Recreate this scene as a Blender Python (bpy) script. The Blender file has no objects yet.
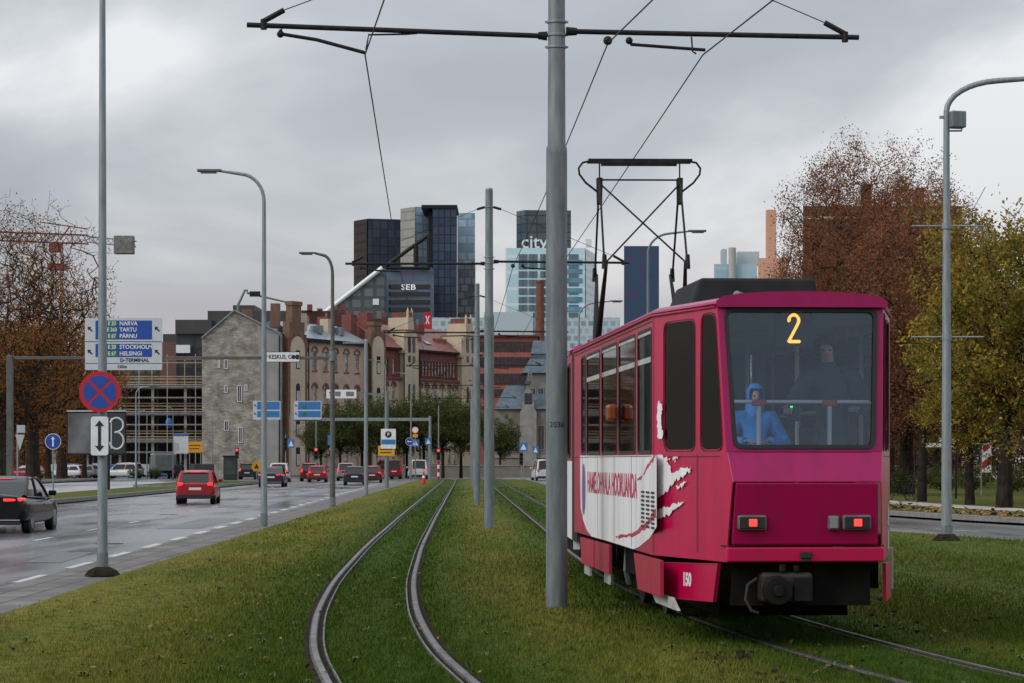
import bpy, bmesh, math, random
import numpy as np
from mathutils import Vector, Matrix, Euler

random.seed(7); np.random.seed(7)
SC = bpy.context.scene
COL = SC.collection
PI = math.pi
R = math.radians
FPX = 85.0 / 36.0 * 1024.0          # focal length in pixels of the 85 mm lens
HY, CX, CZ = 461.0, 512.0, 1.6      # horizon row, centre column, eye height
ROADZ = -0.25

def X(px, d): return (px - CX) * d / FPX
def Z(py, d): return CZ - (py - HY) * d / FPX
def at(px, py, d): return Vector((X(px, d), d, Z(py, d)))

# ------------------------------------------------------------------ materials
def rgb(r, g, b):
    def f(c):
        c /= 255.0
        return c / 12.92 if c <= 0.04045 else ((c + 0.055) / 1.055) ** 2.4
    return (f(r), f(g), f(b), 1)

def c4(c): return (c[0], c[1], c[2], 1)

def mat(name, col, col2=None, scale=4.0, rough=0.6, metal=0.0, bump=0.0, bscale=40.0, emit=None, estr=0.0,
        coat=0.0, spec=0.5, detail=4.0, rough2=None, stretch=None, lo=0.35, hi=0.65):
    m = bpy.data.materials.new(name); m.use_nodes = True
    nt = m.node_tree; N = nt.nodes; L = nt.links
    b = N['Principled BSDF']
    b.inputs['Base Color'].default_value = c4(col)
    b.inputs['Roughness'].default_value = rough
    b.inputs['Metallic'].default_value = metal
    b.inputs['Specular IOR Level'].default_value = spec
    b.inputs['Coat Weight'].default_value = coat
    b.inputs['Coat Roughness'].default_value = 0.08
    if emit is not None:
        b.inputs['Emission Color'].default_value = c4(emit); b.inputs['Emission Strength'].default_value = estr
    if col2 is not None or bump or rough2 is not None:
        tc = N.new('ShaderNodeTexCoord'); src = tc.outputs['Object']
        if stretch:
            mp = N.new('ShaderNodeMapping'); mp.inputs['Scale'].default_value = stretch
            L.new(src, mp.inputs['Vector']); src = mp.outputs['Vector']
        if col2 is not None or rough2 is not None:
            n = N.new('ShaderNodeTexNoise'); n.inputs['Scale'].default_value = scale; n.inputs['Detail'].default_value = detail
            L.new(src, n.inputs['Vector'])
            cr = N.new('ShaderNodeMapRange'); cr.inputs[1].default_value = lo; cr.inputs[2].default_value = hi
            L.new(n.outputs['Fac'], cr.inputs[0])
            if col2 is not None:
                mx = N.new('ShaderNodeMix'); mx.data_type = 'RGBA'
                mx.inputs[6].default_value = c4(col); mx.inputs[7].default_value = c4(col2)
                L.new(cr.outputs[0], mx.inputs[0]); L.new(mx.outputs[2], b.inputs['Base Color'])
            if rough2 is not None:
                mr = N.new('ShaderNodeMapRange'); mr.inputs[3].default_value = rough; mr.inputs[4].default_value = rough2
                L.new(cr.outputs[0], mr.inputs[0]); L.new(mr.outputs[0], b.inputs['Roughness'])
        if bump:
            n2 = N.new('ShaderNodeTexNoise'); n2.inputs['Scale'].default_value = bscale; n2.inputs['Detail'].default_value = 3
            L.new(src, n2.inputs['Vector'])
            bp = N.new('ShaderNodeBump'); bp.inputs['Strength'].default_value = bump; bp.inputs['Distance'].default_value = 0.02
            L.new(n2.outputs['Fac'], bp.inputs['Height']); L.new(bp.outputs['Normal'], b.inputs['Normal'])
    return m

def glass(name, tint=(0.5, 0.55, 0.6), clear=0.75, rough=0.03, ior=1.5, gcol=(.9, .92, .95)):
    """window glass: a mirror by Fresnel over a tinted see-through sheet"""
    m = bpy.data.materials.new(name); m.use_nodes = True
    nt = m.node_tree; N = nt.nodes; L = nt.links
    N.remove(N['Principled BSDF']); out = N['Material Output']
    g = N.new('ShaderNodeBsdfGlossy'); g.inputs['Roughness'].default_value = rough; g.inputs['Color'].default_value = c4(gcol)
    t = N.new('ShaderNodeBsdfTransparent'); t.inputs['Color'].default_value = c4(tuple(c * clear for c in tint))
    f = N.new('ShaderNodeFresnel'); f.inputs['IOR'].default_value = ior
    mx = N.new('ShaderNodeMixShader')
    L.new(f.outputs[0], mx.inputs[0]); L.new(t.outputs[0], mx.inputs[1]); L.new(g.outputs[0], mx.inputs[2])
    L.new(mx.outputs[0], out.inputs['Surface'])
    return m

def panel_mat(name, c1, c2, mortar, bw, bh, msize=0.08, rough=0.25, offset=0.0, bump=0.0, noise=None, spec=0.5, bias=0.0, metal=0.0):
    """wall cladding laid out in metres along the wall (u) and up it (v)"""
    m = bpy.data.materials.new(name); m.use_nodes = True
    nt = m.node_tree; N = nt.nodes; L = nt.links
    b = N['Principled BSDF']; b.inputs['Roughness'].default_value = rough; b.inputs['Specular IOR Level'].default_value = spec
    b.inputs['Metallic'].default_value = metal
    uv = N.new('ShaderNodeUVMap'); uv.uv_map = 'UVMap'
    br = N.new('ShaderNodeTexBrick'); br.offset = offset; br.squash = 1.0
    br.inputs['Color1'].default_value = c4(c1); br.inputs['Color2'].default_value = c4(c2); br.inputs['Mortar'].default_value = c4(mortar)
    br.inputs['Scale'].default_value = 1.0; br.inputs['Mortar Size'].default_value = msize; br.inputs['Mortar Smooth'].default_value = 0.0
    br.inputs['Brick Width'].default_value = bw; br.inputs['Row Height'].default_value = bh; br.inputs['Bias'].default_value = bias
    L.new(uv.outputs[0], br.inputs['Vector'])
    colout = br.outputs['Color']
    if noise:
        n = N.new('ShaderNodeTexNoise'); n.inputs['Scale'].default_value = noise[0]; n.inputs['Detail'].default_value = 5
        L.new(uv.outputs[0], n.inputs['Vector'])
        mr = N.new('ShaderNodeMapRange'); mr.inputs[1].default_value = 0.3; mr.inputs[2].default_value = 0.7
        mr.inputs[3].default_value = noise[1]; mr.inputs[4].default_value = noise[2]
        L.new(n.outputs['Fac'], mr.inputs[0])
        mx = N.new('ShaderNodeMix'); mx.data_type = 'RGBA'; mx.blend_type = 'MULTIPLY'; mx.inputs[0].default_value = 1
        L.new(colout, mx.inputs[6]); L.new(mr.outputs[0], mx.inputs[7]); colout = mx.outputs[2]
    L.new(colout, b.inputs['Base Color'])
    if bump:
        bp = N.new('ShaderNodeBump'); bp.inputs['Strength'].default_value = bump; bp.inputs['Distance'].default_value = 0.03
        L.new(br.outputs['Fac'], bp.inputs['Height']); bp.invert = True; L.new(bp.outputs['Normal'], b.inputs['Normal'])
    return m

M = {}
M['galv'] = mat('galvanised steel', (.17, .20, .22), (.28, .31, .33), 5, .55, .4, .05, 60, stretch=(3, 3, .5), lo=.3, hi=.75)
M['galv_dark'] = mat('weathered galvanised steel', (.105, .125, .134), (.19, .215, .225), 5, .6, .2, .06, 70, stretch=(3, 3, .5), lo=.3, hi=.75)
M['black_metal'] = mat('dark painted steel', (.010, .010, .011), (.022, .021, .02), 8, .6, .1, spec=.2)
M['rust_metal'] = mat('grimy steel', (.02, .018, .016), (.04, .03, .025), 9, .7, .3, .15, 60)
M['rail'] = mat('worn rail steel', (.17, .17, .17), (.085, .078, .072), 2.6, .5, .65, .1, 80)
M['rail_rust'] = mat('rusty rail steel', (.10, .09, .085), (.05, .038, .032), 3, .55, .6, .1, 80)
M['groove'] = mat('dirty rail groove', (.022, .02, .018), (.09, .085, .08), 7, .9, 0, .3, 60)
M['wire'] = mat('catenary wire', (.02, .02, .022), None, rough=.5, metal=.4)
M['insul'] = mat('ceramic insulator', (.03, .02, .018), None, rough=.3)
M['concrete'] = mat('concrete', (.26, .25, .235), (.36, .345, .32), 2, .85, 0, .2, 30)
M['conc_dark'] = mat('damp concrete', (.12, .115, .11), (.2, .195, .185), 1.2, .8, 0, .2, 30)
M['white'] = mat('white enamel', (.72, .73, .74), (.62, .63, .64), 5, .35)
M['sign_grey'] = mat('grey sign sheet', (.50, .53, .56), (.45, .48, .51), 3, .4)
M['sign_back'] = mat('sign back aluminium', (.38, .39, .40), None, rough=.45, metal=.3)
M['sign_blue'] = mat('sign blue', (.008, .055, .30), None, rough=.4)
M['sign_lblue'] = mat('pale sign blue', (.03, .16, .42), None, rough=.4)
M['sign_red'] = mat('sign red', (.42, .008, .018), None, rough=.4)
M['sign_green'] = mat('sign green', (.01, .16, .06), None, rough=.4)
M['sign_yellow'] = mat('sign yellow', (.62, .30, .01), None, rough=.45)
M['sign_black'] = mat('sign black', (.008, .008, .009), None, rough=.5)
M['black'] = mat('black rubber', (.009, .009, .009), None, rough=.6)
M['dark'] = mat('dark underframe', (.006, .006, .006), (.012, .010, .009), 5, .85, spec=.1)
M['tyre'] = mat('tyre rubber', (.012, .012, .012), None, rough=.75)
M['rim'] = mat('alloy rim', (.35, .35, .36), None, rough=.35, metal=.8)
M['plate'] = mat('number plate', (.6, .6, .58), None, rough=.4)
M['car_glass'] = mat('car glass', (.008, .010, .012), None, rough=.04, spec=.6)
M['tail'] = mat('lit tail lamp', (.35, .005, .008), None, rough=.2, emit=(1, .05, .04), estr=.9)
M['tail_dim'] = mat('tail lamp', (.30, .006, .01), None, rough=.15, emit=(1, .03, .04), estr=.18)
M['brake'] = mat('brake lamp', (.5, .02, .02), None, rough=.2, emit=(1, .06, .045), estr=1.2)
M['head'] = mat('headlamp', (.8, .8, .75), None, rough=.1, emit=(1, .95, .8), estr=3.0)
M['lamp_glass'] = mat('lamp lens', (.45, .47, .48), None, rough=.2)
M['bark'] = mat('bark', (.014, .011, .009), (.032, .026, .021), 3, .9, 0, .5, 14, spec=.1)
M['bark_grey'] = mat('grey bark', (.024, .018, .014), (.044, .035, .028), 3, .9, 0, .5, 14, spec=.1)

def paint(name, c, c2=None, coat=.15, spec=.28): return mat(name, c, c2 or tuple(x * .85 for x in c[:3]), 1.5, .26, 0, coat=coat, spec=spec)

# ------------------------------------------------------------------ mesh builder
class MB:
    def __init__(s): s.v = []; s.f = []; s.m = []; s.uv = {}
    def add(s, vs, fs, mi=0, uvs=None):
        b = len(s.v)
        s.v += [tuple(v) for v in vs]
        for k, f in enumerate(fs):
            if uvs: s.uv[len(s.f)] = uvs[k]
            s.f.append(tuple(i + b for i in f)); s.m.append(mi)
        return s
    def box(s, c, sz, rz=0.0, mi=0, rx=0.0, ry=0.0):
        hx, hy, hz = sz[0] / 2, sz[1] / 2, sz[2] / 2
        rm = Euler((rx, ry, rz)).to_matrix(); c = Vector(c)
        vs = [c + rm @ Vector((x * hx, y * hy, z * hz)) for z in (-1, 1) for y in (-1, 1) for x in (-1, 1)]
        return s.add(vs, [(0, 2, 3, 1), (4, 5, 7, 6), (0, 1, 5, 4), (2, 6, 7, 3), (0, 4, 6, 2), (1, 3, 7, 5)], mi)
    def bb(s, x0, x1, y0, y1, z0, z1, mi=0):
        return s.box(((x0 + x1) / 2, (y0 + y1) / 2, (z0 + z1) / 2), (x1 - x0, y1 - y0, z1 - z0), 0, mi)
    def tube(s, pts, rad, n=8, caps=True, mi=0):
        pts = [Vector(p) for p in pts]
        if not hasattr(rad, '__len__'): rad = [rad] * len(pts)
        vs = []; up = None
        for i, p in enumerate(pts):
            t = (pts[min(i + 1, len(pts) - 1)] - pts[max(i - 1, 0)])
            t = t.normalized() if t.length > 1e-9 else Vector((0, 0, 1))
            if up is None:
                up = Vector((0, 1, 0)) if abs(t.y) < .9 else Vector((1, 0, 0))
            a = up - t * up.dot(t)
            a = a.normalized() if a.length > 1e-6 else t.orthogonal().normalized()
            up = a; b = t.cross(a)
            for k in range(n):
                w = 2 * PI * k / n
                vs.append(p + (a * math.cos(w) + b * math.sin(w)) * rad[i])
        fs = []
        for i in range(len(pts) - 1):
            for k in range(n):
                fs.append((i * n + k, i * n + (k + 1) % n, (i + 1) * n + (k + 1) % n, (i + 1) * n + k))
        if caps:
            fs.append(tuple(range(n - 1, -1, -1))); fs.append(tuple(range((len(pts) - 1) * n, len(pts) * n)))
        return s.add(vs, fs, mi)
    def cyl(s, p0, p1, r0, r1=None, n=12, mi=0): return s.tube([p0, p1], [r0, r0 if r1 is None else r1], n, True, mi)
    def prism(s, poly, z0, z1, mi=0, top=None, uvoff=0.0):
        """vertical prism over a ground outline (x, y); walls carry metric uv; top: material of the cap"""
        n = len(poly)
        area = sum(poly[i][0] * poly[(i + 1) % n][1] - poly[(i + 1) % n][0] * poly[i][1] for i in range(n))
        if area < 0: poly = poly[::-1]
        vs = [(p[0], p[1], z0) for p in poly] + [(p[0], p[1], z1) for p in poly]
        fs = []; uvs = []; u = uvoff
        for i in range(n):
            j = (i + 1) % n
            l = math.hypot(poly[j][0] - poly[i][0], poly[j][1] - poly[i][1])
            fs.append((i, j, n + j, n + i)); uvs.append([(u, z0), (u + l, z0), (u + l, z1), (u, z1)]); u += l
        s.add(vs, fs, mi, uvs)
        s.add(vs, [tuple(range(n, 2 * n)), tuple(range(n - 1, -1, -1))], mi if top is None else top)
        return s
    def ball(s, c, r, n=12, m=8, sc=(1, 1, 1), mi=0):
        c = Vector(c); vs = []; fs = []
        for i in range(m + 1):
            a = PI * i / m
            for k in range(n):
                b = 2 * PI * k / n
                vs.append(c + Vector((r * sc[0] * math.sin(a) * math.cos(b), r * sc[1] * math.sin(a) * math.sin(b), r * sc[2] * math.cos(a))))
        for i in range(m):
            for k in range(n):
                fs.append((i * n + k, (i + 1) * n + k, (i + 1) * n + (k + 1) % n, i * n + (k + 1) % n))
        return s.add(vs, fs, mi)
    def disc(s, c, r, th, n=32, mi=0):
        """a round plate facing -y, its front at c"""
        c = Vector(c); return s.cyl(c, c + Vector((0, th, 0)), r, r, n, mi)
    def flat(s, poly, y, th=0.004, mi=0):
        """an (x, z) outline as a thin plate, front at y, facing -y"""
        n = len(poly)
        area = sum(poly[i][0] * poly[(i + 1) % n][1] - poly[(i + 1) % n][0] * poly[i][1] for i in range(n))
        if area < 0: poly = poly[::-1]
        vs = [(p[0], y, p[1]) for p in poly] + [(p[0], y + th, p[1]) for p in poly]
        fs = [tuple(range(n)), tuple(range(2 * n - 1, n - 1, -1))] + [((i + 1) % n, i, n + i, n + (i + 1) % n) for i in range(n)]
        return s.add(vs, fs, mi)
    def xf(s, mx):
        s.v = [tuple(mx @ Vector(v)) for v in s.v]; return s
    def mesh(s, name):
        me = bpy.data.meshes.new(name); me.from_pydata(s.v, [], s.f)
        if s.uv:
            ul = me.uv_layers.new(name='UVMap')
            for p in me.polygons:
                if p.index in s.uv:
                    for k, li in enumerate(p.loop_indices): ul.data[li].uv = s.uv[p.index][k]
        return me
    def build(s, name, mats, parent=None, bevel=0.0, smooth=False, seg=2, loc=None):
        me = s.mesh(name)
        if not isinstance(mats, (list, tuple)): mats = [mats]
        for m in mats: me.materials.append(m)
        if len(mats) > 1: me.polygons.foreach_set('material_index', s.m)
        if smooth:
            me.shade_smooth(); me.set_sharp_from_angle(angle=R(42))
        o = bpy.data.objects.new(name, me); COL.objects.link(o)
        if parent is not None: o.parent = parent
        if loc is not None: o.location = loc
        if bevel:
            b = o.modifiers.new('edge', 'BEVEL'); b.width = bevel; b.segments = seg; b.limit_method = 'ANGLE'; b.angle_limit = R(35)
        return o

def tag(o, label=None, cat=None, group=None, kind=None):
    if label: o['label'] = label
    if cat: o['category'] = cat
    if group: o['group'] = group
    if kind: o['kind'] = kind
    return o

def thing(name, label, cat, loc=(0, 0, 0), rz=0.0, group=None):
    o = bpy.data.objects.new(name, None); COL.objects.link(o)
    o.location = loc; o.rotation_euler = (0, 0, rz); o.empty_display_size = .2
    return tag(o, label, cat, group)

def copy_tree(o, parent=None):
    c = o.copy(); COL.objects.link(c)
    if parent is not None: c.parent = parent
    for ch in list(o.children): copy_tree(ch, c)
    return c

def curve_mesh(splines, thick):
    """2-D outlines (holes inside) filled and given a thickness: verts in (u, v, w)"""
    cu = bpy.data.curves.new('outline', 'CURVE'); cu.dimensions = '2D'; cu.fill_mode = 'BOTH'; cu.extrude = thick / 2
    for pts in splines:
        sp = cu.splines.new('POLY'); sp.points.add(len(pts) - 1); sp.use_cyclic_u = True
        for p, q in zip(sp.points, pts): p.co = (q[0], q[1], 0, 1)
    o = bpy.data.objects.new('outline', cu)
    me = bpy.data.meshes.new_from_object(o)
    vs = [tuple(v.co) for v in me.vertices]; fs = [tuple(p.vertices) for p in me.polygons]
    bpy.data.objects.remove(o); bpy.data.curves.remove(cu); bpy.data.meshes.remove(me)
    return vs, fs

def rr(u0, v0, u1, v1, r=0.06, n=4):
    pts = []
    for cx, cy, a0 in ((u1 - r, v1 - r, 0), (u0 + r, v1 - r, 90), (u0 + r, v0 + r, 180), (u1 - r, v0 + r, 270)):
        for k in range(n + 1):
            a = R(a0 + 90 * k / n); pts.append((cx + r * math.cos(a), cy + r * math.sin(a)))
    return pts

def archpts(u0, v0, u1, v1, n=8):
    r = (u1 - u0) / 2; c = (u0 + u1) / 2
    return [(u0, v0), (u1, v0)] + [(c + r * math.cos(PI * k / n), v1 - r + r * math.sin(PI * k / n)) for k in range(n + 1)]

def on_plane(mb, splines, thick, O, U, V, w0=0.0, mi=0, back=None):
    """lay filled outlines on the plane O + u U + v V, w along the normal U x V"""
    vs, fs = curve_mesh(splines, thick)
    O = Vector(O); U = Vector(U); V = Vector(V); Nn = U.cross(V).normalized()
    mb.add([O + U * a + V * b + Nn * (c + w0) for a, b, c in vs], fs, mi)
    if back is not None:        # the inner side of a wall panel gets its own lining material
        for q, f in enumerate(fs):
            if all(vs[i][2] < 0 for i in f): mb.m[len(mb.m) - len(fs) + q] = back
    return mb

def text_verts(s, size, th=0.006, bold=0.0, sx=1.0, align='CENTER'):
    cu = bpy.data.curves.new('letters', 'FONT'); cu.body = s; cu.size = size; cu.extrude = th / 2; cu.offset = bold
    cu.align_x = align; cu.align_y = 'CENTER'; cu.resolution_u = 3
    o = bpy.data.objects.new('letters', cu); me = bpy.data.meshes.new_from_object(o)
    vs = [(v.co.x * sx, v.co.y, v.co.z) for v in me.vertices]; fs = [tuple(p.vertices) for p in me.polygons]
    bpy.data.objects.remove(o); bpy.data.curves.remove(cu); bpy.data.meshes.remove(me)
    return vs, fs

def text_on(mb, s, size, O, U=(1, 0, 0), V=(0, 0, 1), th=0.006, bold=0.0, sx=1.0, align='CENTER', mi=0):
    vs, fs = text_verts(s, size, th, bold, sx, align)
    O = Vector(O); U = Vector(U); V = Vector(V); Nn = U.cross(V).normalized()
    return mb.add([O + U * a + V * b + Nn * (c + th / 2) for a, b, c in vs], fs, mi)

def hermite(xs, ys):
    xs = np.array(xs, float); ys = np.array(ys, float)
    m = np.gradient(ys, xs)
    def f(x):
        x = np.asarray(x, float)
        i = np.clip(np.searchsorted(xs, x) - 1, 0, len(xs) - 2)
        h = xs[i + 1] - xs[i]; t = (x - xs[i]) / h
        return ((2*t**3 - 3*t**2 + 1) * ys[i] + (t**3 - 2*t**2 + t) * h * m[i] + (-2*t**3 + 3*t**2) * ys[i + 1] + (t**3 - t**2) * h * m[i + 1])
    return f

# ------------------------------------------------------------------ camera, world, light
cam = bpy.data.cameras.new('camera'); camo = bpy.data.objects.new('camera', cam); COL.objects.link(camo)
camo.location = (0, 0, CZ); camo.rotation_euler = (R(90), 0, 0)
cam.lens = 85; cam.sensor_width = 36; cam.shift_y = (HY - 341.5) / 1024.0
cam.clip_start = .1; cam.clip_end = 8000
SC.camera = camo

SUN_EL, SUN_AZ = R(34), R(-122)      # behind the cloud deck, to the left and a little behind
def make_world():
    w = bpy.data.worlds.new('World'); SC.world = w; w.use_nodes = True
    nt = w.node_tree; N = nt.nodes; L = nt.links
    bg = N['Background']; bg.inputs['Strength'].default_value = 0.1
    sky = N.new('ShaderNodeTexSky'); sky.sky_type = 'NISHITA'; sky.sun_disc = False
    sky.sun_elevation = SUN_EL; sky.sun_rotation = SUN_AZ
    sky.air_density = 1.5; sky.dust_density = 3
    tc = N.new('ShaderNodeTexCoord')
    sep = N.new('ShaderNodeSeparateXYZ'); L.new(tc.outputs['Generated'], sep.inputs[0])
    ad = N.new('ShaderNodeMath'); ad.operation = 'ADD'; ad.inputs[1].default_value = .34; L.new(sep.outputs['Z'], ad.inputs[0])
    mxm = N.new('ShaderNodeMath'); mxm.operation = 'MAXIMUM'; mxm.inputs[1].default_value = .20; L.new(ad.outputs[0], mxm.inputs[0])
    dx = N.new('ShaderNodeMath'); dx.operation = 'DIVIDE'; L.new(sep.outputs['X'], dx.inputs[0]); L.new(mxm.outputs[0], dx.inputs[1])
    dy = N.new('ShaderNodeMath'); dy.operation = 'DIVIDE'; L.new(sep.outputs['Y'], dy.inputs[0]); L.new(mxm.outputs[0], dy.inputs[1])
    cb = N.new('ShaderNodeCombineXYZ'); L.new(dx.outputs[0], cb.inputs[0]); L.new(dy.outputs[0], cb.inputs[1])
    mp = N.new('ShaderNodeMapping'); mp.inputs['Location'].default_value = (10.2, 16.13, 0); mp.inputs['Rotation'].default_value = (0, 0, R(25)); L.new(cb.outputs[0], mp.inputs[0])
    n1 = N.new('ShaderNodeTexNoise'); n1.inputs['Scale'].default_value = 2.1; n1.inputs['Detail'].default_value = 7; n1.inputs['Roughness'].default_value = .5
    n1.inputs['Distortion'].default_value = .35
    L.new(mp.outputs[0], n1.inputs['Vector'])
    r1 = N.new('ShaderNodeValToRGB'); L.new(n1.outputs['Fac'], r1.inputs[0])
    e = r1.color_ramp.elements
    e[0].position = .36; e[0].color = (4.15, 4.5, 5.0, 1)
    e[1].position = .62; e[1].color = (7.9, 8.05, 8.3, 1)
    k = e.new(.47); k.color = (4.85, 5.22, 5.75, 1)
    k = e.new(.54); k.color = (6.1, 6.35, 6.7, 1)
    # a warmer, duller band where the deck meets the horizon
    rz = N.new('ShaderNodeMapRange'); rz.inputs[1].default_value = 0.0; rz.inputs[2].default_value = .11; rz.inputs[3].default_value = .8; rz.inputs[4].default_value = 0
    L.new(sep.outputs['Z'], rz.inputs[0])
    mh = N.new('ShaderNodeMix'); mh.data_type = 'RGBA'; mh.inputs[7].default_value = (5.5, 4.75, 4.7, 1)
    L.new(rz.outputs[0], mh.inputs[0]); L.new(r1.outputs[0], mh.inputs[6])
    ms = N.new('ShaderNodeMix'); ms.data_type = 'RGBA'; ms.inputs[0].default_value = .94
    L.new(sky.outputs[0], ms.inputs[6]); L.new(mh.outputs[2], ms.inputs[7])
    # an overcast sky is brighter overhead than towards the horizon
    zr = N.new('ShaderNodeMapRange'); zr.inputs[1].default_value = .10; zr.inputs[2].default_value = .75; zr.inputs[3].default_value = .80; zr.inputs[4].default_value = 1.50
    L.new(sep.outputs['Z'], zr.inputs[0])
    mz = N.new('ShaderNodeMix'); mz.data_type = 'RGBA'; mz.blend_type = 'MULTIPLY'; mz.inputs[0].default_value = 1
    L.new(ms.outputs[2], mz.inputs[6]); L.new(zr.outputs[0], mz.inputs[7])
    L.new(mz.outputs[2], bg.inputs['Color'])
make_world()
sl = bpy.data.lights.new('sun', 'SUN'); so = bpy.data.objects.new('sun', sl); COL.objects.link(so)
sl.energy = 1.3; sl.angle = R(30); sl.color = (1, .97, .93)
sd = Vector((math.sin(SUN_AZ) * math.cos(SUN_EL), math.cos(SUN_AZ) * math.cos(SUN_EL), math.sin(SUN_EL)))
so.rotation_euler = (-sd).to_track_quat('-Z', 'Y').to_euler()
so.location = sd * 200
SC.view_settings.view_transform = 'Standard'; SC.view_settings.look = 'None'; SC.view_settings.gamma = 1
SC.view_settings.exposure = 0.33; SC.view_settings.use_curve_mapping = False
SC.cycles.max_bounces = 6; SC.cycles.transparent_max_bounces = 16; SC.cycles.glossy_bounces = 3; SC.cycles.diffuse_bounces = 3
SC.cycles.caustics_reflective = False; SC.cycles.caustics_refractive = False
SC.cycles.use_denoising = True
# ------------------------------------------------------------------ ground, roads, lawn, rails
TL = hermite([4, 10, 14, 17.43, 19.84, 23.88, 29.76, 39.9, 60.45, 93.2, 154.8, 230], [1.3, .25, -.36, -.80, -1.083, -1.416, -1.733, -2.066, -2.52, -3.14, -4.29, -5.75])
TR = hermite([4, 10, 14, 17.67, 19.7, 21.4, 25, 30, 40, 54.5, 90, 143, 230], [6.6, 4.95, 4.05, 3.34, 3.0, 2.76, 2.36, 1.98, 1.62, 1.33, .60, -.50, -2.1])
EL = hermite([-6, 10, 25.5, 60, 90, 120, 150, 214], [-4.9, -5.05, -5.39, -6.0, -6.45, -7.0, -7.4, -8.1])      # lawn edge on the left
ER = hermite([-6, 20, 35, 49.2, 55, 65, 80, 115, 160, 214], [33, 22.3, 16, 10.6, 8.9, 6.9, 5.4, 3.7, 2.4, 1.1])   # lawn edge on the right
FR = hermite([-6, 40, 55, 69, 80, 100, 140, 214], [45, 26, 20, 14.6, 12.3, 10.2, 8.6, 7.4])     # far kerb of the right road
MF = lambda d: -18.1 - .012 * d          # near kerb of the left median
MBK = lambda d: MF(d) - 3.9

def sheet(name, mat_, x0, x1, y0, y1, z, nx=1, ny=1, label=None, cat=None):
    mb = MB()
    xs = np.linspace(x0, x1, nx + 1); ys = np.linspace(y0, y1, ny + 1)
    vs = [(x, y, z) for y in ys for x in xs]
    fs = [(j*(nx+1)+i, j*(nx+1)+i+1, (j+1)*(nx+1)+i+1, (j+1)*(nx+1)+i) for j in range(ny) for i in range(nx)]
    mb.add(vs, fs)
    return tag(mb.build(name, mat_), label, cat, None, 'structure')

def ribbon(name, mat_, fl, fr, ds, z, drop=None, nu=1, smooth=False):
    """a strip of ground between two plan curves; drop = depth of the skirt (a kerb face)"""
    mb = MB(); vs = []; fs = []
    for d in ds:
        a, b = float(fl(d)), float(fr(d))
        for k in range(nu + 1): vs.append((a + (b - a) * k / nu, d, z))
    w = nu + 1
    for j in range(len(ds) - 1):
        for k in range(nu): fs.append((j*w+k, j*w+k+1, (j+1)*w+k+1, (j+1)*w+k))
    if drop:
        ring = [j * w for j in range(len(ds))] + [(len(ds)-1)*w + k for k in range(1, nu+1)] + [j*w+nu for j in range(len(ds)-2, -1, -1)] + list(range(nu-1, 0, -1))
        b0 = len(vs); vs += [(vs[i][0], vs[i][1], z - drop) for i in ring]; n = len(ring)
        fs += [(ring[i], b0 + i, b0 + (i+1) % n, ring[(i+1) % n]) for i in range(n)]
    mb.add(vs, fs)
    o = mb.build(name, mat_); o['kind'] = 'structure'
    return o

def grass_mat(name, dry, mid, lush, attr=True):
    m = bpy.data.materials.new(name); m.use_nodes = True
    nt = m.node_tree; N = nt.nodes; L = nt.links; b = N['Principled BSDF']
    b.inputs['Roughness'].default_value = .9; b.inputs['Specular IOR Level'].default_value = .06
    g = N.new('ShaderNodeNewGeometry')
    n1 = N.new('ShaderNodeTexNoise'); n1.inputs['Scale'].default_value = .55; n1.inputs['Detail'].default_value = 6; n1.inputs['Roughness'].default_value = .62
    mpg = N.new('ShaderNodeMapping'); mpg.inputs['Scale'].default_value = (1.5, .22, 1); L.new(g.outputs['Position'], mpg.inputs[0]); L.new(mpg.outputs[0], n1.inputs['Vector'])
    n2 = N.new('ShaderNodeTexNoise'); n2.inputs['Scale'].default_value = 6; n2.inputs['Detail'].default_value = 4
    L.new(g.outputs['Position'], n2.inputs['Vector'])
    cr = N.new('ShaderNodeMapRange'); cr.inputs[1].default_value = .36; cr.inputs[2].default_value = .64; L.new(n1.outputs['Fac'], cr.inputs[0])
    m1 = N.new('ShaderNodeMix'); m1.data_type = 'RGBA'; m1.inputs[6].default_value = c4(mid); m1.inputs[7].default_value = c4(dry); L.new(cr.outputs[0], m1.inputs[0])
    cr2 = N.new('ShaderNodeMapRange'); cr2.inputs[1].default_value = .3; cr2.inputs[2].default_value = .7; cr2.inputs[3].default_value = .65; cr2.inputs[4].default_value = 1.35; L.new(n2.outputs['Fac'], cr2.inputs[0])
    last = m1.outputs[2]
    if attr:
        at_ = N.new('ShaderNodeAttribute'); at_.attribute_name = 'lush'
        m2 = N.new('ShaderNodeMix'); m2.data_type = 'RGBA'; m2.inputs[7].default_value = c4(lush)
        L.new(at_.outputs['Fac'], m2.inputs[0]); L.new(last, m2.inputs[6]); last = m2.outputs[2]
    m3 = N.new('ShaderNodeMix'); m3.data_type = 'RGBA'; m3.blend_type = 'MULTIPLY'; m3.inputs[0].default_value = 1
    L.new(last, m3.inputs[6]); L.new(cr2.outputs[0], m3.inputs[7]); L.new(m3.outputs[2], b.inputs['Base Color'])
    bp = N.new('ShaderNodeBump'); bp.inputs['Strength'].default_value = .6; bp.inputs['Distance'].default_value = .03
    n3 = N.new('ShaderNodeTexNoise'); n3.inputs['Scale'].default_value = 30; n3.inputs['Detail'].default_value = 3; L.new(g.outputs['Position'], n3.inputs['Vector'])
    L.new(n3.outputs['Fac'], bp.inputs['Height']); L.new(bp.outputs['Normal'], b.inputs['Normal'])
    return m
M['lawn'] = grass_mat('lawn grass', (.138, .122, .026), (.074, .092, .014), (.033, .058, .008))
M['blade'] = grass_mat('grass blades', (.165, .150, .032), (.088, .114, .018), (.040, .075, .009))
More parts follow.
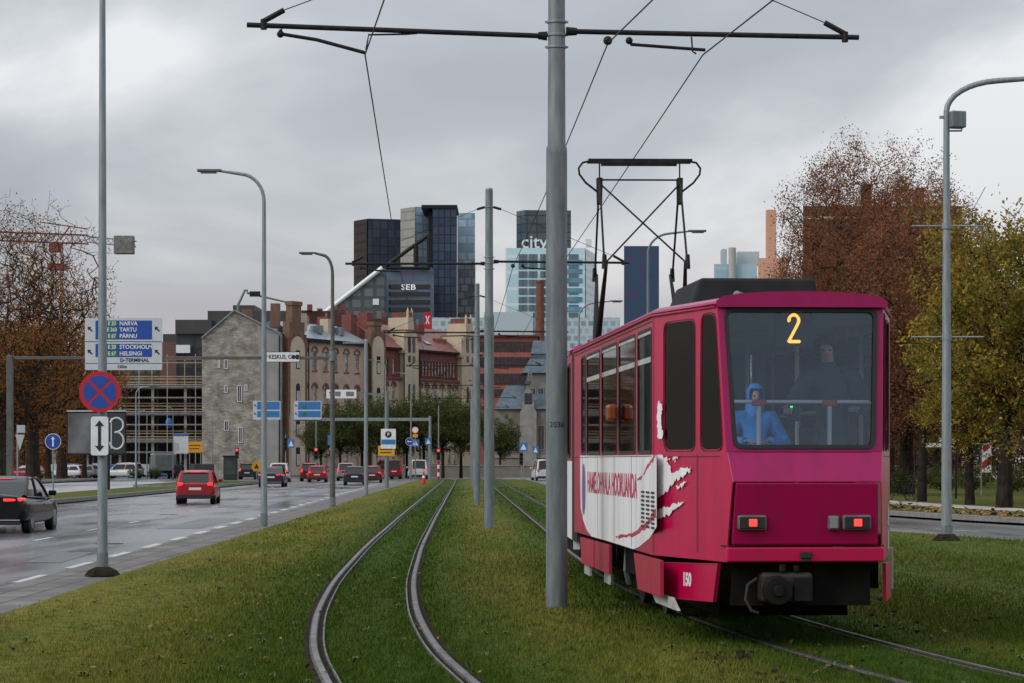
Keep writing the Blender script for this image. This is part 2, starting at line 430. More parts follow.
M['park'] = grass_mat('park grass', (.095, .085, .02), (.060, .090, .016), (.05, .08, .015), False)

def asphalt(name, c1, c2, r1, r2, streak=(.35, .05, 1)):
    m = bpy.data.materials.new(name); m.use_nodes = True
    nt = m.node_tree; N = nt.nodes; L = nt.links; b = N['Principled BSDF']
    g = N.new('ShaderNodeNewGeometry')
    mp = N.new('ShaderNodeMapping'); mp.inputs['Scale'].default_value = streak; L.new(g.outputs['Position'], mp.inputs[0])
    n1 = N.new('ShaderNodeTexNoise'); n1.inputs['Scale'].default_value = 1.6; n1.inputs['Detail'].default_value = 6; L.new(mp.outputs[0], n1.inputs['Vector'])
    n2 = N.new('ShaderNodeTexNoise'); n2.inputs['Scale'].default_value = 60; n2.inputs['Detail'].default_value = 2; L.new(g.outputs['Position'], n2.inputs['Vector'])
    cr = N.new('ShaderNodeMapRange'); cr.inputs[1].default_value = .35; cr.inputs[2].default_value = .65; L.new(n1.outputs['Fac'], cr.inputs[0])
    mx = N.new('ShaderNodeMix'); mx.data_type = 'RGBA'; mx.inputs[6].default_value = c4(c1); mx.inputs[7].default_value = c4(c2); L.new(cr.outputs[0], mx.inputs[0])
    L.new(mx.outputs[2], b.inputs['Base Color'])
    mr = N.new('ShaderNodeMapRange'); mr.inputs[3].default_value = r1; mr.inputs[4].default_value = r2; L.new(cr.outputs[0], mr.inputs[0]); L.new(mr.outputs[0], b.inputs['Roughness'])
    bp = N.new('ShaderNodeBump'); bp.inputs['Strength'].default_value = .08; bp.inputs['Distance'].default_value = .008
    L.new(n2.outputs['Fac'], bp.inputs['Height']); L.new(bp.outputs['Normal'], b.inputs['Normal'])
    return m
M['asphalt'] = asphalt('wet asphalt', (.075, .077, .083), (.145, .145, .15), .13, .36)
M['asphalt_dry'] = asphalt('damp asphalt', (.06, .06, .063), (.085, .083, .082), .5, .7)
M['lane'] = asphalt('worn reddish lane', (.085, .070, .068), (.115, .095, .09), .4, .6)
M['kerb'] = mat('granite kerb', (.14, .135, .13), (.22, .21, .2), 5, .8, 0, .3, 40)
M['paving'] = mat('damp paving slabs', (.075, .07, .066), (.125, .118, .108), 1.5, .7, 0, .35, 25)
def slab_mat(name, c1, c2, joint, bw, bh):
    m = mat(name, c1, rough=.7); nt = m.node_tree; N = nt.nodes; L = nt.links; b = N['Principled BSDF']
    g = N.new('ShaderNodeNewGeometry'); mp = N.new('ShaderNodeMapping'); mp.inputs['Rotation'].default_value = (0, 0, R(90)); L.new(g.outputs['Position'], mp.inputs[0])
    br = N.new('ShaderNodeTexBrick'); br.offset = .5; br.inputs['Scale'].default_value = 1; br.inputs['Brick Width'].default_value = bw; br.inputs['Row Height'].default_value = bh; br.inputs['Mortar Size'].default_value = .02
    br.inputs['Color1'].default_value = c4(c1); br.inputs['Color2'].default_value = c4(c2); br.inputs['Mortar'].default_value = c4(joint); L.new(mp.outputs[0], br.inputs['Vector'])
    n = N.new('ShaderNodeTexNoise'); n.inputs['Scale'].default_value = 1.3; n.inputs['Detail'].default_value = 6; L.new(g.outputs['Position'], n.inputs['Vector'])
    mr = N.new('ShaderNodeMapRange'); mr.inputs[1].default_value = .3; mr.inputs[2].default_value = .7; mr.inputs[3].default_value = .5; mr.inputs[4].default_value = 1.3; L.new(n.outputs['Fac'], mr.inputs[0])
    mx = N.new('ShaderNodeMix'); mx.data_type = 'RGBA'; mx.blend_type = 'MULTIPLY'; mx.inputs[0].default_value = 1; L.new(br.outputs['Color'], mx.inputs[6]); L.new(mr.outputs[0], mx.inputs[7]); L.new(mx.outputs[2], b.inputs['Base Color'])
    return m
M['slabs'] = slab_mat('dirty jointed paving slabs', (.085, .078, .072), (.13, .122, .112), (.025, .022, .017), .9, .42)
M['path'] = mat('pale gravel path', (.32, .30, .28), (.42, .40, .37), 2, .85, 0, .3, 30)
M['soil'] = mat('dark damp soil', (.014, .011, .007), (.032, .026, .016), 5, .95, 0, .8, 22, spec=.05)
M['roadpaint'] = mat('worn road paint', (.44, .44, .43), (.22, .22, .22), 9, .5, lo=.42, hi=.72)

sheet('ground', mat('distant ground', (.07, .068, .06), (.09, .085, .07), .02, .9), -3000, 3000, -300, 5000, -.40, label='dark ground under the town', cat='ground')
sheet('road', M['asphalt'], -90, 90, -40, 300, ROADZ, label='wet grey asphalt road', cat='road')
DS = list(np.concatenate([np.arange(-6, 60, 1.0), np.arange(60, 214.1, 3.5)]))
# the lane next to the kerb is worn reddish
ribbon('cycle_lane', M['lane'], lambda d: -6.75 - .021 * d, lambda d: EL(d) - 1.05, DS, ROADZ + .004)
ribbon('kerb_path', M['slabs'], lambda d: EL(d) - 1.1, lambda d: EL(d) + .12, DS, -.035, .14)
ribbon('kerb_path', M['paving'], lambda d: ER(d) - .1, lambda d: ER(d) + .38, DS, -.035, .14)

def build_lawn():
    ds = np.concatenate([np.arange(-6, 12, 1.5), np.arange(12, 60, .5), np.arange(60, 214, 2.5), [214]])
    nu = 120; vs = []; lush = []
    t = np.linspace(0, 1, nu + 1)
    def lushness(x, d):
        a = np.minimum(np.abs(x - TL(d)), np.abs(x - TR(d)))
        w = 1 / (1 + np.exp((a - 1.25) / .28))
        return np.maximum(w, .55 / (1 + np.exp(-(x - 3.6 + (d - 22) * .03) / .4)))
    rng = np.random.RandomState(3)
    for d in ds:
        a, b = EL(d), ER(d)
        # columns gathered round the tracks
        x = a + (b - a) * (t if b - a < 14 else np.where(t < .8, t / .8 * 12 / (b - a), 12 / (b - a) + (t - .8) / .2 * (1 - 12 / (b - a))))
        z = .010 * np.sin(x * 1.7 + d * .12) + rng.uniform(-.004, .004, len(x))
        z += .05 * np.exp(-((x - (TL(d) + TR(d)) / 2) / .8) ** 2)          # low crown between the two tracks
        z -= .02
        for rail in (TL(d) - .533, TL(d) + .533, TR(d) - .533, TR(d) + .533):
            z = np.where(np.abs(x - rail) < .3, np.minimum(z, -.025), z)
        for i in range(len(x)): vs.append((x[i], d, z[i]))
        lush += list(lushness(x, d))
    w = nu + 1; fs = []
    for j in range(len(ds) - 1):
        for k in range(nu): fs.append((j*w+k, j*w+k+1, (j+1)*w+k+1, (j+1)*w+k))
    mb = MB(); mb.add(vs, fs); o = mb.build('lawn', M['lawn'])
    o.data.shade_smooth()
    at_ = o.data.attributes.new('lush', 'FLOAT', 'POINT'); at_.data.foreach_set('value', np.array(lush, dtype=np.float32))
    tag(o, 'green track-bed lawn between the two roads', 'lawn', None, 'structure')
build_lawn()

def rail_mesh(fc, off, inner, dz=0.0):
    """grooved tram rail along the plan curve; inner = +1 when the groove lies to the right of the head"""
    ds = np.concatenate([np.arange(5, 60, .4), np.arange(60, 231, 2.0)])
    x = fc(ds); tx = np.gradient(x, ds); n = 1 / np.sqrt(1 + tx ** 2)
    prof = [(-.060, -.05, 1), (-.050, .006, 1), (-.036, .018, 0), (.010, .020, 0), (.018, .012, 1), (.028, -.022, 1), (.064, -.022, 1), (.068, .004, 1), (.072, .010, 0), (.086, .008, 1), (.094, -.05, 1)]
    vs = []; fs = []; ms = []; P = len(prof)
    for i, d in enumerate(ds):
        for u, z, _ in prof:
            s = off + u * inner
            vs.append((x[i] + s * n[i], d - s * tx[i] * n[i], z + dz))
    for i in range(len(ds) - 1):
        for k in range(P - 1):
            q = (i*P+k, i*P+k+1, (i+1)*P+k+1, (i+1)*P+k)
            fs.append(q if inner < 0 else q[::-1]); ms.append(prof[k][2])
    mb = MB(); mb.v = vs; mb.f = fs; mb.m = ms
    return mb

for fc, lab in ((TL, 'steel tram track curving through the grass, free of traffic'), (TR, 'steel tram track passing under the pink tram')):
    t = thing('tram_track', lab, 'track'); t['kind'] = 'structure'; t['group'] = 'tram tracks'
    for s_ in (-1, 1):
        rail_mesh(fc, s_ * .533 - s_ * .02, -s_, 0 if fc is TL else -.016).build('rail', [M['rail'] if fc is TL else M['rail_rust'], M['groove']], t, smooth=True)
        ribbon('soil_strip', M['soil'], lambda d, fc=fc, s_=s_: fc(d) + s_ * .533 - .085, lambda d, fc=fc, s_=s_: fc(d) + s_ * .533 + .085, list(np.arange(5, 60, .5)) + list(np.arange(60, 214, 3)), -.006).parent = t

def build_blades():
    rng = np.random.RandomState(11); N0 = 420000
    # spread in depth so that the picture is covered evenly
    u = rng.rand(N0); a, b = 16.4, 150.0; p = -1.1
    d = (a ** p + u * (b ** p - a ** p)) ** (1 / p)
    x = (rng.rand(N0) - .5) * .50 * d
    keep = (x > EL(d) + .1 + rng.randn(N0) * .07) & (x < ER(d) - .05)
    for f in (TL, TR):
        for s_ in (-1, 1):
            c = f(d) + s_ * .533
            dist = np.abs(x - c); keep &= dist > ((.062 if f is TL else .035) + np.abs(rng.randn(N0)) * .045)
    # bare soil patches on the right of the first mast
    bare = (np.abs(x - 1.55) < .45) & (d < 20.5) & (rng.rand(N0) < .45)
    keep &= ~bare
    d = d[keep]; x = x[keep]; n = len(d)
    la = np.minimum(np.abs(x - TL(d)), np.abs(x - TR(d))); lush = np.maximum(1 / (1 + np.exp((la - 1.25) / .28)), .55 / (1 + np.exp(-(x - 3.6 + (d - 22) * .03) / .4)))
    patch = np.sin(x * 2.3 + 1.7 * np.sin(d * .17)) * np.sin(d * .23 + 2 * np.sin(x * 1.9))
    cl = np.sin(x * 9.1 + 2 * np.sin(d * 3.3)) * np.sin(d * 7.3 + 2 * np.sin(x * 5.7)) * np.sin(x * 3.7 + d * 2.9)
    h = (.016 + .024 * rng.rand(n) ** 1.5) * (1 + .4 * np.clip(cl, 0, 1)) * (1 + .25 * patch) * (1 + .30 * lush) * np.clip(1 + (d - 20) * .006, 1, 1.5)
    w = np.maximum(.0045, d * .00021) * (.7 + .6 * rng.rand(n))
    th = rng.rand(n) * 2 * PI; lean = (rng.rand(n) ** .7) * .9 * h; la_ = rng.rand(n) * 2 * PI
    z0 = -.03 + .05 * np.exp(-((x - (TL(d) + TR(d)) / 2) / .8) ** 2)
    V = np.zeros((n, 3, 3), np.float32)
    V[:, 0] = np.stack([x - np.cos(th) * w, d - np.sin(th) * w, z0], 1)
    V[:, 1] = np.stack([x + np.cos(th) * w, d + np.sin(th) * w, z0], 1)
    V[:, 2] = np.stack([x + np.cos(la_) * lean, d + np.sin(la_) * lean, z0 + .012 + h], 1)
    me = bpy.data.meshes.new('grass'); me.vertices.add(n * 3); me.vertices.foreach_set('co', V.ravel())
    me.loops.add(n * 3); me.loops.foreach_set('vertex_index', np.arange(n * 3, dtype=np.int32))
    me.polygons.add(n); me.polygons.foreach_set('loop_start', np.arange(0, n * 3, 3, dtype=np.int32))
    me.update()
    at_ = me.attributes.new('lush', 'FLOAT', 'POINT'); at_.data.foreach_set('value', np.repeat(lush, 3).astype(np.float32))
    me.materials.append(M['blade'])
    o = bpy.data.objects.new('grass', me); COL.objects.link(o)
    tag(o, 'short mown grass growing round the tram tracks', 'grass', None, 'stuff')
build_blades()

def scatter_leaves(name, label, n, fx, mats, size, z, seed, cat='leaves'):
    rng = random.Random(seed); mb = MB()
    for _ in range(n):
        px, d = fx(rng)
        s = size * rng.uniform(.6, 1.4); a = rng.uniform(0, 6.28); tilt = rng.uniform(-.6, .6); t2 = rng.uniform(-.6, .6)
        rm = Euler((tilt, t2, a)).to_matrix(); c = Vector((px, d, z + rng.uniform(0, .03)))
        pts = [(-1, 0, 0), (-.35, -.55, .12), (.5, -.4, .08), (1, 0, 0), (.45, .5, .15), (-.4, .5, .05)]
        mb.add([c + rm @ (Vector(p) * s) for p in pts], [(0, 1, 2, 3, 4, 5)], rng.randrange(len(mats)))
    return tag(mb.build(name, mats), label, cat, None, 'stuff')
LEAF = [mat('fallen leaf brown', (.10, .045, .018), None, rough=.8), mat('fallen leaf ochre', (.20, .105, .022), None, rough=.8), mat('fallen leaf dark', (.04, .024, .013), None, rough=.8)]
def lf(rng):
    d = 16.8 * (70 / 16.8) ** (rng.random() ** 1.2)
    for _ in range(30):
        x = rng.uniform(-.23, .23) * d
        if EL(d) + .2 < x < ER(d) - .2: return x, d
    return 3.5, d
scatter_leaves('fallen_leaves', 'brown fallen leaves scattered over the lawn', 560, lf, LEAF, .022, .012, 5)
def lf2(rng):
    d = rng.uniform(66, 100); return float(FR(d)) + abs(rng.gauss(0, 1.6)) + .1, d
scatter_leaves('fallen_leaves', 'ochre fallen leaves along the far kerb of the side road', 900, lf2, LEAF[:2], .09, .0, 6)
def clods():
    rng = random.Random(9); mb = MB()
    for _ in range(150):
        if rng.random() < .72: x, d = rng.gauss(1.62, .22), rng.uniform(17.1, 20.2)
        elif rng.random() < .5: x, d = rng.gauss(3.9, .5), rng.uniform(20, 27)
        else: x, d = rng.gauss(1.1, .3), rng.uniform(22, 30)
        r = rng.uniform(.008, .03)
        mb.ball((x, d, .012), r, 6, 4, (rng.uniform(.8, 1.6), rng.uniform(.8, 1.5), .7))
    tag(mb.build('soil_clods', M['soil']), 'dark clods of soil thrown up beside the track', 'soil', None, 'stuff')
clods()

# left median, opposite carriageway, pavement and park on the left
def island(name, label, fl, fr, d0, d1, z, m_top, kerbw=.2):
    ds = list(np.linspace(d0, d1, 28))
    o = ribbon(name, m_top, lambda d: fl(d) + kerbw, lambda d: fr(d) - kerbw, ds, z + .004, .1, 4)
    tag(o, label, name.replace('_', ' '))
    ribbon('kerb', M['kerb'], fl, fr, [d0 - .2] + ds[1:-1] + [d1 + .2], z, .17)
    return o
island('median', 'narrow grass median between the two carriageways', MBK, MF, 20, 152, -.03, M['park'])
island('median', 'short grass island before the crossing, behind the red hatchback', lambda d: MBK(d) - 2, MF, 166, 200, -.03, M['park'])
M['carriageway'] = asphalt('pale wet carriageway', (.30, .30, .31), (.38, .38, .39), .3, .5)  # base colour set paler than the main road
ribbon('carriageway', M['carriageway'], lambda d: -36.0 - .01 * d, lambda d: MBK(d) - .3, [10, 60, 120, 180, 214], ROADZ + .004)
ribbon('pavement', M['paving'], lambda d: -43.0, lambda d: -36.0 - .01 * d, [10, 120, 232], -.05, .12)
ribbon('park_lawn', M['park'], lambda d: -160, lambda d: -42.0, [10, 100, 228], -.02, .1, 6)
# park on the right of the side road
ribbon('kerb', M['kerb'], lambda d: FR(d), lambda d: FR(d) + .25, [float(v) for v in np.arange(20, 214, 4)], -.03, .15)
ribbon('park_lawn', M['park'], lambda d: FR(d) + .24, lambda d: FR(d) + 150, [float(v) for v in np.arange(20, 214, 4)], -.025, .15, 8)
ribbon('footpath', M['path'], lambda d: FR(d) + 3.6 - (d - 80) * .02, lambda d: FR(d) + 5.6 - (d - 80) * .02, [float(v) for v in np.arange(30, 214, 3)], -.02)

# repairs and ironwork in the carriageway
M['patch'] = asphalt('asphalt repair', (.035, .036, .04), (.055, .055, .058), .25, .45)
mb = MB()
for (x0, x1, d0, d1) in ((-9.7, -8.5, 66, 78), (-12.6, -10.6, 96, 101), (-16.2, -14.9, 70, 90), (-8.9, -8.2, 44, 49), (-11.4, -10.5, 128, 150)):
    mb.add([(x0, d0, 0), (x1, d0, 0), (x1 - .25, d1, 0), (x0 - .25, d1, 0)], [(0, 1, 2, 3)])
mb.build('asphalt_repair', M['patch'], loc=(0, 0, ROADZ + .005))['kind'] = 'structure'
for i, (x, d) in enumerate(((-9.0, 54), (-11.8, 83), (-9.2, 112))):
    mb = MB(); mb.cyl((0, 0, 0), (0, 0, .004), .33, .33, 24); mb.cyl((0, 0, .004), (0, 0, .006), .24, .24, 20); o = mb.build('manhole_cover', M['rust_metal'], loc=(x, d, ROADZ + .004))
    tag(o, ['round iron manhole cover in the near part of the kerb-side lane', 'round iron manhole cover in the middle lane of the left road', 'round iron manhole cover far up the kerb-side lane'][i], 'manhole cover', 'manhole covers in the left road')
def weeds():
    rng = random.Random(21); mb = MB()
    for _ in range(170):
        d = 16.8 * (60 / 16.8) ** rng.random(); x = rng.uniform(-.23, .23) * d
        if not (EL(d) + .15 < x < ER(d) - .3) or min(abs(x - TL(d) - s * .533) for s in (-1, 1)) < .12 or min(abs(x - TR(d) - s * .533) for s in (-1, 1)) < .12: continue
        for k in range(rng.randint(4, 8)):
            a = rng.uniform(0, 6.28); l = rng.uniform(.03, .07); w = l * .28; c, s = math.cos(a), math.sin(a); hz = rng.uniform(.015, .05)
            mb.add([(x, d, -.01), (x + c * l * .5 - s * w, d + s * l * .5 + c * w, hz), (x + c * l, d + s * l, hz * .7), (x + c * l * .5 + s * w, d + s * l * .5 - c * w, hz)], [(0, 1, 2, 3)], rng.randrange(2))
    tag(mb.build('weeds', [mat('weed leaf', (.07, .10, .02), (.05, .075, .016), 8, .8), mat('clover leaf', (.05, .085, .02), None, rough=.8)]), 'low broad-leaved weeds in the lawn', 'weeds', None, 'stuff')
weeds()

# painted lane marks
def dashes(name, label, f, d0, d1, period, length, w):
    mb = MB(); d = d0
    while d < d1:
        mb.add([(f(d) - w/2, d, 0), (f(d) + w/2, d, 0), (f(d + length) + w/2, d + length, 0), (f(d + length) - w/2, d + length, 0)], [(0, 1, 2, 3)])
        d += period
    o = mb.build(name, M['roadpaint'], loc=(0, 0, ROADZ + .007)); tag(o, label, 'road marking', None, 'structure')
dashes('lane_marking', 'short white dashes beside the reddish kerb lane', lambda d: -6.72 - .021 * d, 22, 205, 4.9, 2.5, .24)
dashes('lane_marking', 'faint white dashes between the two inner lanes', lambda d: -9.9 - .021 * d, 40, 200, 8.0, 2.4, .14)
dashes('lane_marking', 'faint white dashes along the outer lane', lambda d: -13.2 - .021 * d, 40, 200, 8.0, 2.4, .14)
dashes('lane_marking', 'white dashes down the side road on the right', lambda d: (ER(d) + FR(d)) / 2 + .2, 42, 200, 7.0, 2.6, .14)
# ------------------------------------------------------------------ the tram
M['magenta'] = mat('tram magenta', (.30, .0007, .085), (.21, .003, .056), 2.2, .26, spec=.36, bump=.03, bscale=3, stretch=(3, 3, .35), lo=.42, hi=.85)
M['tram_red'] = mat('tram crimson', (.43, .0007, .056), (.31, .006, .040), 2.2, .28, spec=.34, bump=.03, bscale=3, stretch=(3, 3, .35), lo=.42, hi=.85)
M['tram_lower'] = mat('tram dark crimson', (.30, .0007, .058), (.22, .004, .04), 2.2, .40, spec=.26, stretch=(3, 3, .35), lo=.42, hi=.85)
M['tram_pink'] = mat('faded tram pink', (.36, .018, .050), (.25, .022, .038), 2.2, .42, spec=.25, stretch=(3, 3, .35), lo=.4, hi=.8)
M['tram_white'] = mat('tram white', (.76, .75, .78), (.52, .50, .50), 2.0, .4, stretch=(3, 3, .35), lo=.4, hi=.85)
M['tram_grey'] = mat('tram pale grey', (.40, .41, .40), (.30, .30, .29), 3, .5)
M['lining'] = mat('tram lining', (.50, .49, .46), (.42, .41, .39), 3, .6)
M['tram_floor'] = mat('tram floor', (.10, .10, .10), None, rough=.7)
M['tram_glass'] = glass('tram window glass', (.92, .96, 1.0), 1.0, ior=1.52, gcol=(.68, .8, .95))
M['side_glass'] = glass('tram side glass', (.85, .87, .85), 1.0, ior=1.5, gcol=(.95, .96, .97))
M['dark_glass'] = glass('tram dark glass', (.9, .9, .86), 1.0, ior=1.4, gcol=(.38, .37, .34))
M['led'] = mat('amber display', (.5, .2, .02), None, rough=.4, emit=(1, .40, .06), estr=1.5)
M['livery_red'] = mat('livery red', (.40, .02, .06), None, rough=.4)
M['livery_blue'] = mat('livery violet', (.09, .08, .26), (.2, .05, .2), 6, .4)
M['seat'] = mat('seat cloth', (.05, .03, .03), None, rough=.8)
M['red_plastic'] = mat('red clamp', (.45, .03, .03), None, rough=.4)
M['orange_lens'] = mat('orange lens', (.22, .045, .006), None, rough=.25)
M['bellows'] = mat('bellows', (.03, .03, .032), None, rough=.8)
M['pole_grey'] = mat('dull lamp frame', (.13, .13, .125), (.09, .09, .088), 9, .5, .2)
M['coupler'] = mat('oily coupler steel', (.012, .012, .0115), (.007, .0065, .006), 7, .7, .2, spec=.2)
M['lens_dull'] = mat('dull clear lens', (.20, .21, .21), None, rough=.2)
M['rubber'] = mat('window rubber', (.035, .033, .032), None, rough=.6, spec=.2)
M['handrail'] = mat('white handrail', (.62, .64, .66), None, rough=.35)

TW = math.atan(.071)
tram = thing('tram', 'crimson and magenta articulated tram with a route number and raised pantograph', 'tram', (2.495, 20.6, 0), TW)
tram_mx = Matrix.Translation((2.495, 20.6, 0)) @ Matrix.Rotation(TW, 4, 'Z')
tinv = tram_mx.inverted()
def on_wall(O, U, V, px, py):
    """where the line of sight of a reference pixel meets a wall of the tram: (u, v) along the wall in metres"""
    o = tinv @ Vector((0, 0, CZ)); d = tinv.to_3x3() @ Vector(((px - CX) / FPX, 1, -(py - HY) / FPX))
    O = Vector(O); U = Vector(U); V = Vector(V); n = U.cross(V)
    p = o + d * ((O - o).dot(n) / d.dot(n)) - O
    return p.dot(U) / U.dot(U), p.dot(V) / V.dot(V)

def rtrap(pts, r, n=4):
    out = []; N_ = len(pts)
    for i in range(N_):
        p = Vector(pts[i] + (0,)); a = (Vector(pts[i - 1] + (0,)) - p).normalized(); b = (Vector(pts[(i + 1) % N_] + (0,)) - p).normalized()
        s, e = p + a * r, p + b * r
        for k in range(n + 1):
            t = k / n; q = s * (1 - t) ** 2 + p * 2 * t * (1 - t) + e * t ** 2; out.append((q.x, q.y))
    return out
HW, YT, YE = 1.10, 1.6, 9.0            # half width, start of the tapered end, end of the rear car
KT = .40 / 1.48
def hw(y): return HW - KT * max(0, YT - y)
SV = (0, 0, 1)
LM = ((-HW, YE, 0), (0, -1, 0), SV)                                  # left main wall: u runs from the articulation to the rear
tl = math.hypot(.40, 1.48)
LT = ((-HW, YT, 0), (.40 / tl, -1.48 / tl, 0), SV)                   # left tapered wall
RT = ((hw(.12), .12, 0), (.40 / tl, 1.48 / tl, 0), SV)               # right tapered wall: u runs from the rear forwards
RM = ((HW, YT, 0), (0, 1, 0), SV)
ZB, ZT = .74, 2.96
uend = lambda y: (YT - y) / 1.48 * tl
# --- walls with real window openings
wins = [(px0, px1) for px0, px1 in ((638, 656.6), (619, 635.5), (602, 617), (587, 600))]
mw = []
for a, b in wins:
    u0 = on_wall(*LM, a, 400)[0]; u1 = on_wall(*LM, b, 400)[0]; mw.append((u0, 1.68, min(u1, YE - YT - .05), 2.82))
mw.append((on_wall(*LM, 581.6, 400)[0], 1.68, on_wall(*LM, 585.6, 400)[0], 2.82))
pu = lambda px: on_wall(*LT, px, 400)[0]
qa = [(pu(664.5), 1.70), (pu(694.5), 1.70), (pu(694.5), 2.84), (pu(664.5), 2.84)]
qb = [(pu(701), 1.70), (min(pu(727.5), 1.56), 1.70), (min(pu(717.5), 1.40), 2.87), (pu(702), 2.87)]
rear_prof = [(-.02, .885), (-.10, 1.42), (.02, 1.68), (.20, 2.96)]
mb = MB(); on_plane(mb, [[(0, ZB), (YE - YT, ZB), (YE - YT, ZT), (0, ZT)]] + [rr(*w, .07) for w in mw], .012, *LM, w0=-.006, back=1)
mb.build('side_panel', [M['tram_pink'], M['lining']], tram)
to = [(0, ZB), (uend(.0), ZB), (uend(.0), .885), (uend(-.10), 1.42), (uend(.02), 1.68), (uend(.20), ZT), (0, ZT)]
mb = MB(); on_plane(mb, [to] + [rtrap(q, .11) for q in (qa, qb)], .012, *LT, w0=-.006, back=1); mb.build('corner_panel', [M['tram_red'], M['lining']], tram)
L0 = uend(.12)
to2 = [(L0 - a, b) for a, b in to]
mir = lambda q: [(L0 - a, b) for a, b in q][::-1]
mb = MB(); on_plane(mb, [to2] + [rtrap(mir(q), .11) for q in (qa, qb)], .012, *RT, w0=-.006, back=1); mb.build('corner_panel', [M['tram_red'], M['lining']], tram)
mw2 = [(YE - YT - w[2], w[1], YE - YT - w[0], w[3]) for w in mw]
mb = MB(); on_plane(mb, [[(0, ZB), (YE - YT, ZB), (YE - YT, ZT), (0, ZT)]] + [rr(*w, .07) for w in mw2], .012, *RM, w0=-.006, back=1)
mb.build('side_panel', [M['tram_pink'], M['lining']], tram)

def tram_window(name, plane, w, r, gl, parent=tram, bar=True):
    u0, v0, u1, v1 = w
    f = MB(); on_plane(f, [rr(u0 - .012, v0 - .012, u1 + .012, v1 + .012, r + .012), rr(u0 + .016, v0 + .016, u1 - .016, v1 - .016, max(r - .016, .01))], .008, *plane, w0=.003)
    o = f.build(name, M['rubber'], parent)
    g = MB(); on_plane(g, [rr(u0, v0, u1, v1, r)], .004, *plane, w0=-.005); g.build('pane', gl, o)
    if bar:
        b = MB(); vv = v1 - (v1 - v0) * .25; on_plane(b, [[(u0 + .02, vv - .025), (u1 - .02, vv - .025), (u1 - .02, vv + .025), (u0 + .02, vv + .025)]], .008, *plane, w0=.001)
        on_plane(b, [[(u0 + .02, v1 - .05), (u1 - .02, v1 - .05), (u1 - .02, v1 - .022), (u0 + .02, v1 - .022)]], .008, *plane, w0=.001)
        b.build('transom', M['tram_grey'], o)
    return o
for w in mw: tram_window('side_window', LM, w, .07, M['side_glass'], bar=(w[2] - w[0] > .8))
for w in mw2: tram_window('side_window', RM, w, .07, M['side_glass'], bar=(w[2] - w[0] > .8))
def corner_window(plane, q):
    cx_ = sum(p[0] for p in q) / 4; cz_ = sum(p[1] for p in q) / 4
    gr = lambda e: [(p[0] + math.copysign(e, p[0] - cx_), p[1] + math.copysign(e, p[1] - cz_)) for p in q]
    f = MB(); on_plane(f, [rtrap(gr(.010), .12), rtrap(gr(-.014), .10)], .008, *plane, w0=.003); o = f.build('corner_window', M['rubber'], tram)
    g = MB(); on_plane(g, [rtrap(q, .11)], .004, *plane, w0=-.005); g.build('pane', M['dark_glass'], o)
for q in (qa, qb): corner_window(LT, q); corner_window(RT, mir(q))

# --- rear face
(y0, z0), (y1, z1), (y2, z2), (y3, z3) = rear_prof
def strip(ya, za, yb, zb, m, name, out=.0, inset=0.0, bev=.012):
    mb = MB(); ha, hb = hw(ya) - inset, hw(yb) - inset; t = .03
    vs = [(-ha, ya - out, za), (ha, ya - out, za), (hb, yb - out, zb), (-hb, yb - out, zb), (-ha, ya + t, za), (ha, ya + t, za), (hb, yb + t, zb), (-hb, yb + t, zb)]
    mb.add(vs, [(0, 1, 2, 3), (5, 4, 7, 6), (4, 5, 1, 0), (3, 2, 6, 7), (4, 0, 3, 7), (1, 5, 6, 2)])
    return mb.build(name, m, tram, bevel=bev)
strip(y1, z1, y2, z2, M['magenta'], 'upper_rear_panel')
strip(y0, z0, y1, z1 - .004, M['tram_lower'], 'lower_rear_panel', inset=.03)
O = Vector((0, y2, z2)); Vv = Vector((0, y3 - y2, z3 - z2)); vl = Vv.length; Vv /= vl
RF = (O, (1, 0, 0), Vv)
wb, wt, vb, vt = .60, .655, .035, vl - .06
mb = MB(); on_plane(mb, [[(-hw(y2), 0), (hw(y2), 0), (hw(y3), vl), (-hw(y3), vl)], rtrap([(-wb, vb), (wb, vb), (wt, vt), (-wt, vt)], .07)], .04, *RF, w0=-.02)
mb.build('rear_window_surround', M['magenta'], tram)
f = MB(); on_plane(f, [rtrap([(-wb - .012, vb - .012), (wb + .012, vb - .012), (wt + .012, vt + .012), (-wt - .012, vt + .012)], .08), rtrap([(-wb + .022, vb + .022), (wb - .022, vb + .022), (wt - .022, vt - .022), (-wt + .022, vt - .022)], .06)], .03, *RF)
rw = f.build('rear_window', M['black'], tram)
g = MB(); on_plane(g, [rtrap([(-wb, vb), (wb, vb), (wt, vt), (-wt, vt)], .07)], .008, *RF, w0=-.012); g.build('pane', M['tram_glass'], rw)
# roof of the rear car
def roof(yl, name, parent, mx=None):
    mb = MB(); vs = []; fs = []
    prof = lambda w: [(-w - .012, 2.935), (-w - .012, 2.965), (-w * .95, 2.998), (-w * .75, 3.020), (-w * .4, 3.036), (0, 3.042), (w * .4, 3.036), (w * .75, 3.020), (w * .95, 2.998), (w + .012, 2.965), (w + .012, 2.935)]
    P = 11
    for y, w in yl:
        for x, z in prof(w): vs.append((x, y, z))
    for i in range(len(yl) - 1):
        for k in range(P): fs.append((i*P+k, i*P+(k+1) % P, (i+1)*P+(k+1) % P, (i+1)*P+k))
    fs.append(tuple(range(P))); fs.append(tuple(range(len(yl)*P-1, (len(yl)-1)*P-1, -1)))
    mb.add(vs, fs)
    if mx: mb.xf(mx)
    return mb.build(name, [M['magenta']], parent, bevel=.02, smooth=True)
roof([(.13, .715), (.20, .735), (YT, HW), (YE, HW)], 'roof', tram)
mb = MB(); mb.prism([(-.70, .35), (.70, .35), (1.04, 1.65), (1.04, 8.9), (-1.04, 8.9), (-1.04, 1.65)], 2.89, 2.92); mb.build('ceiling', M['lining'], tram)
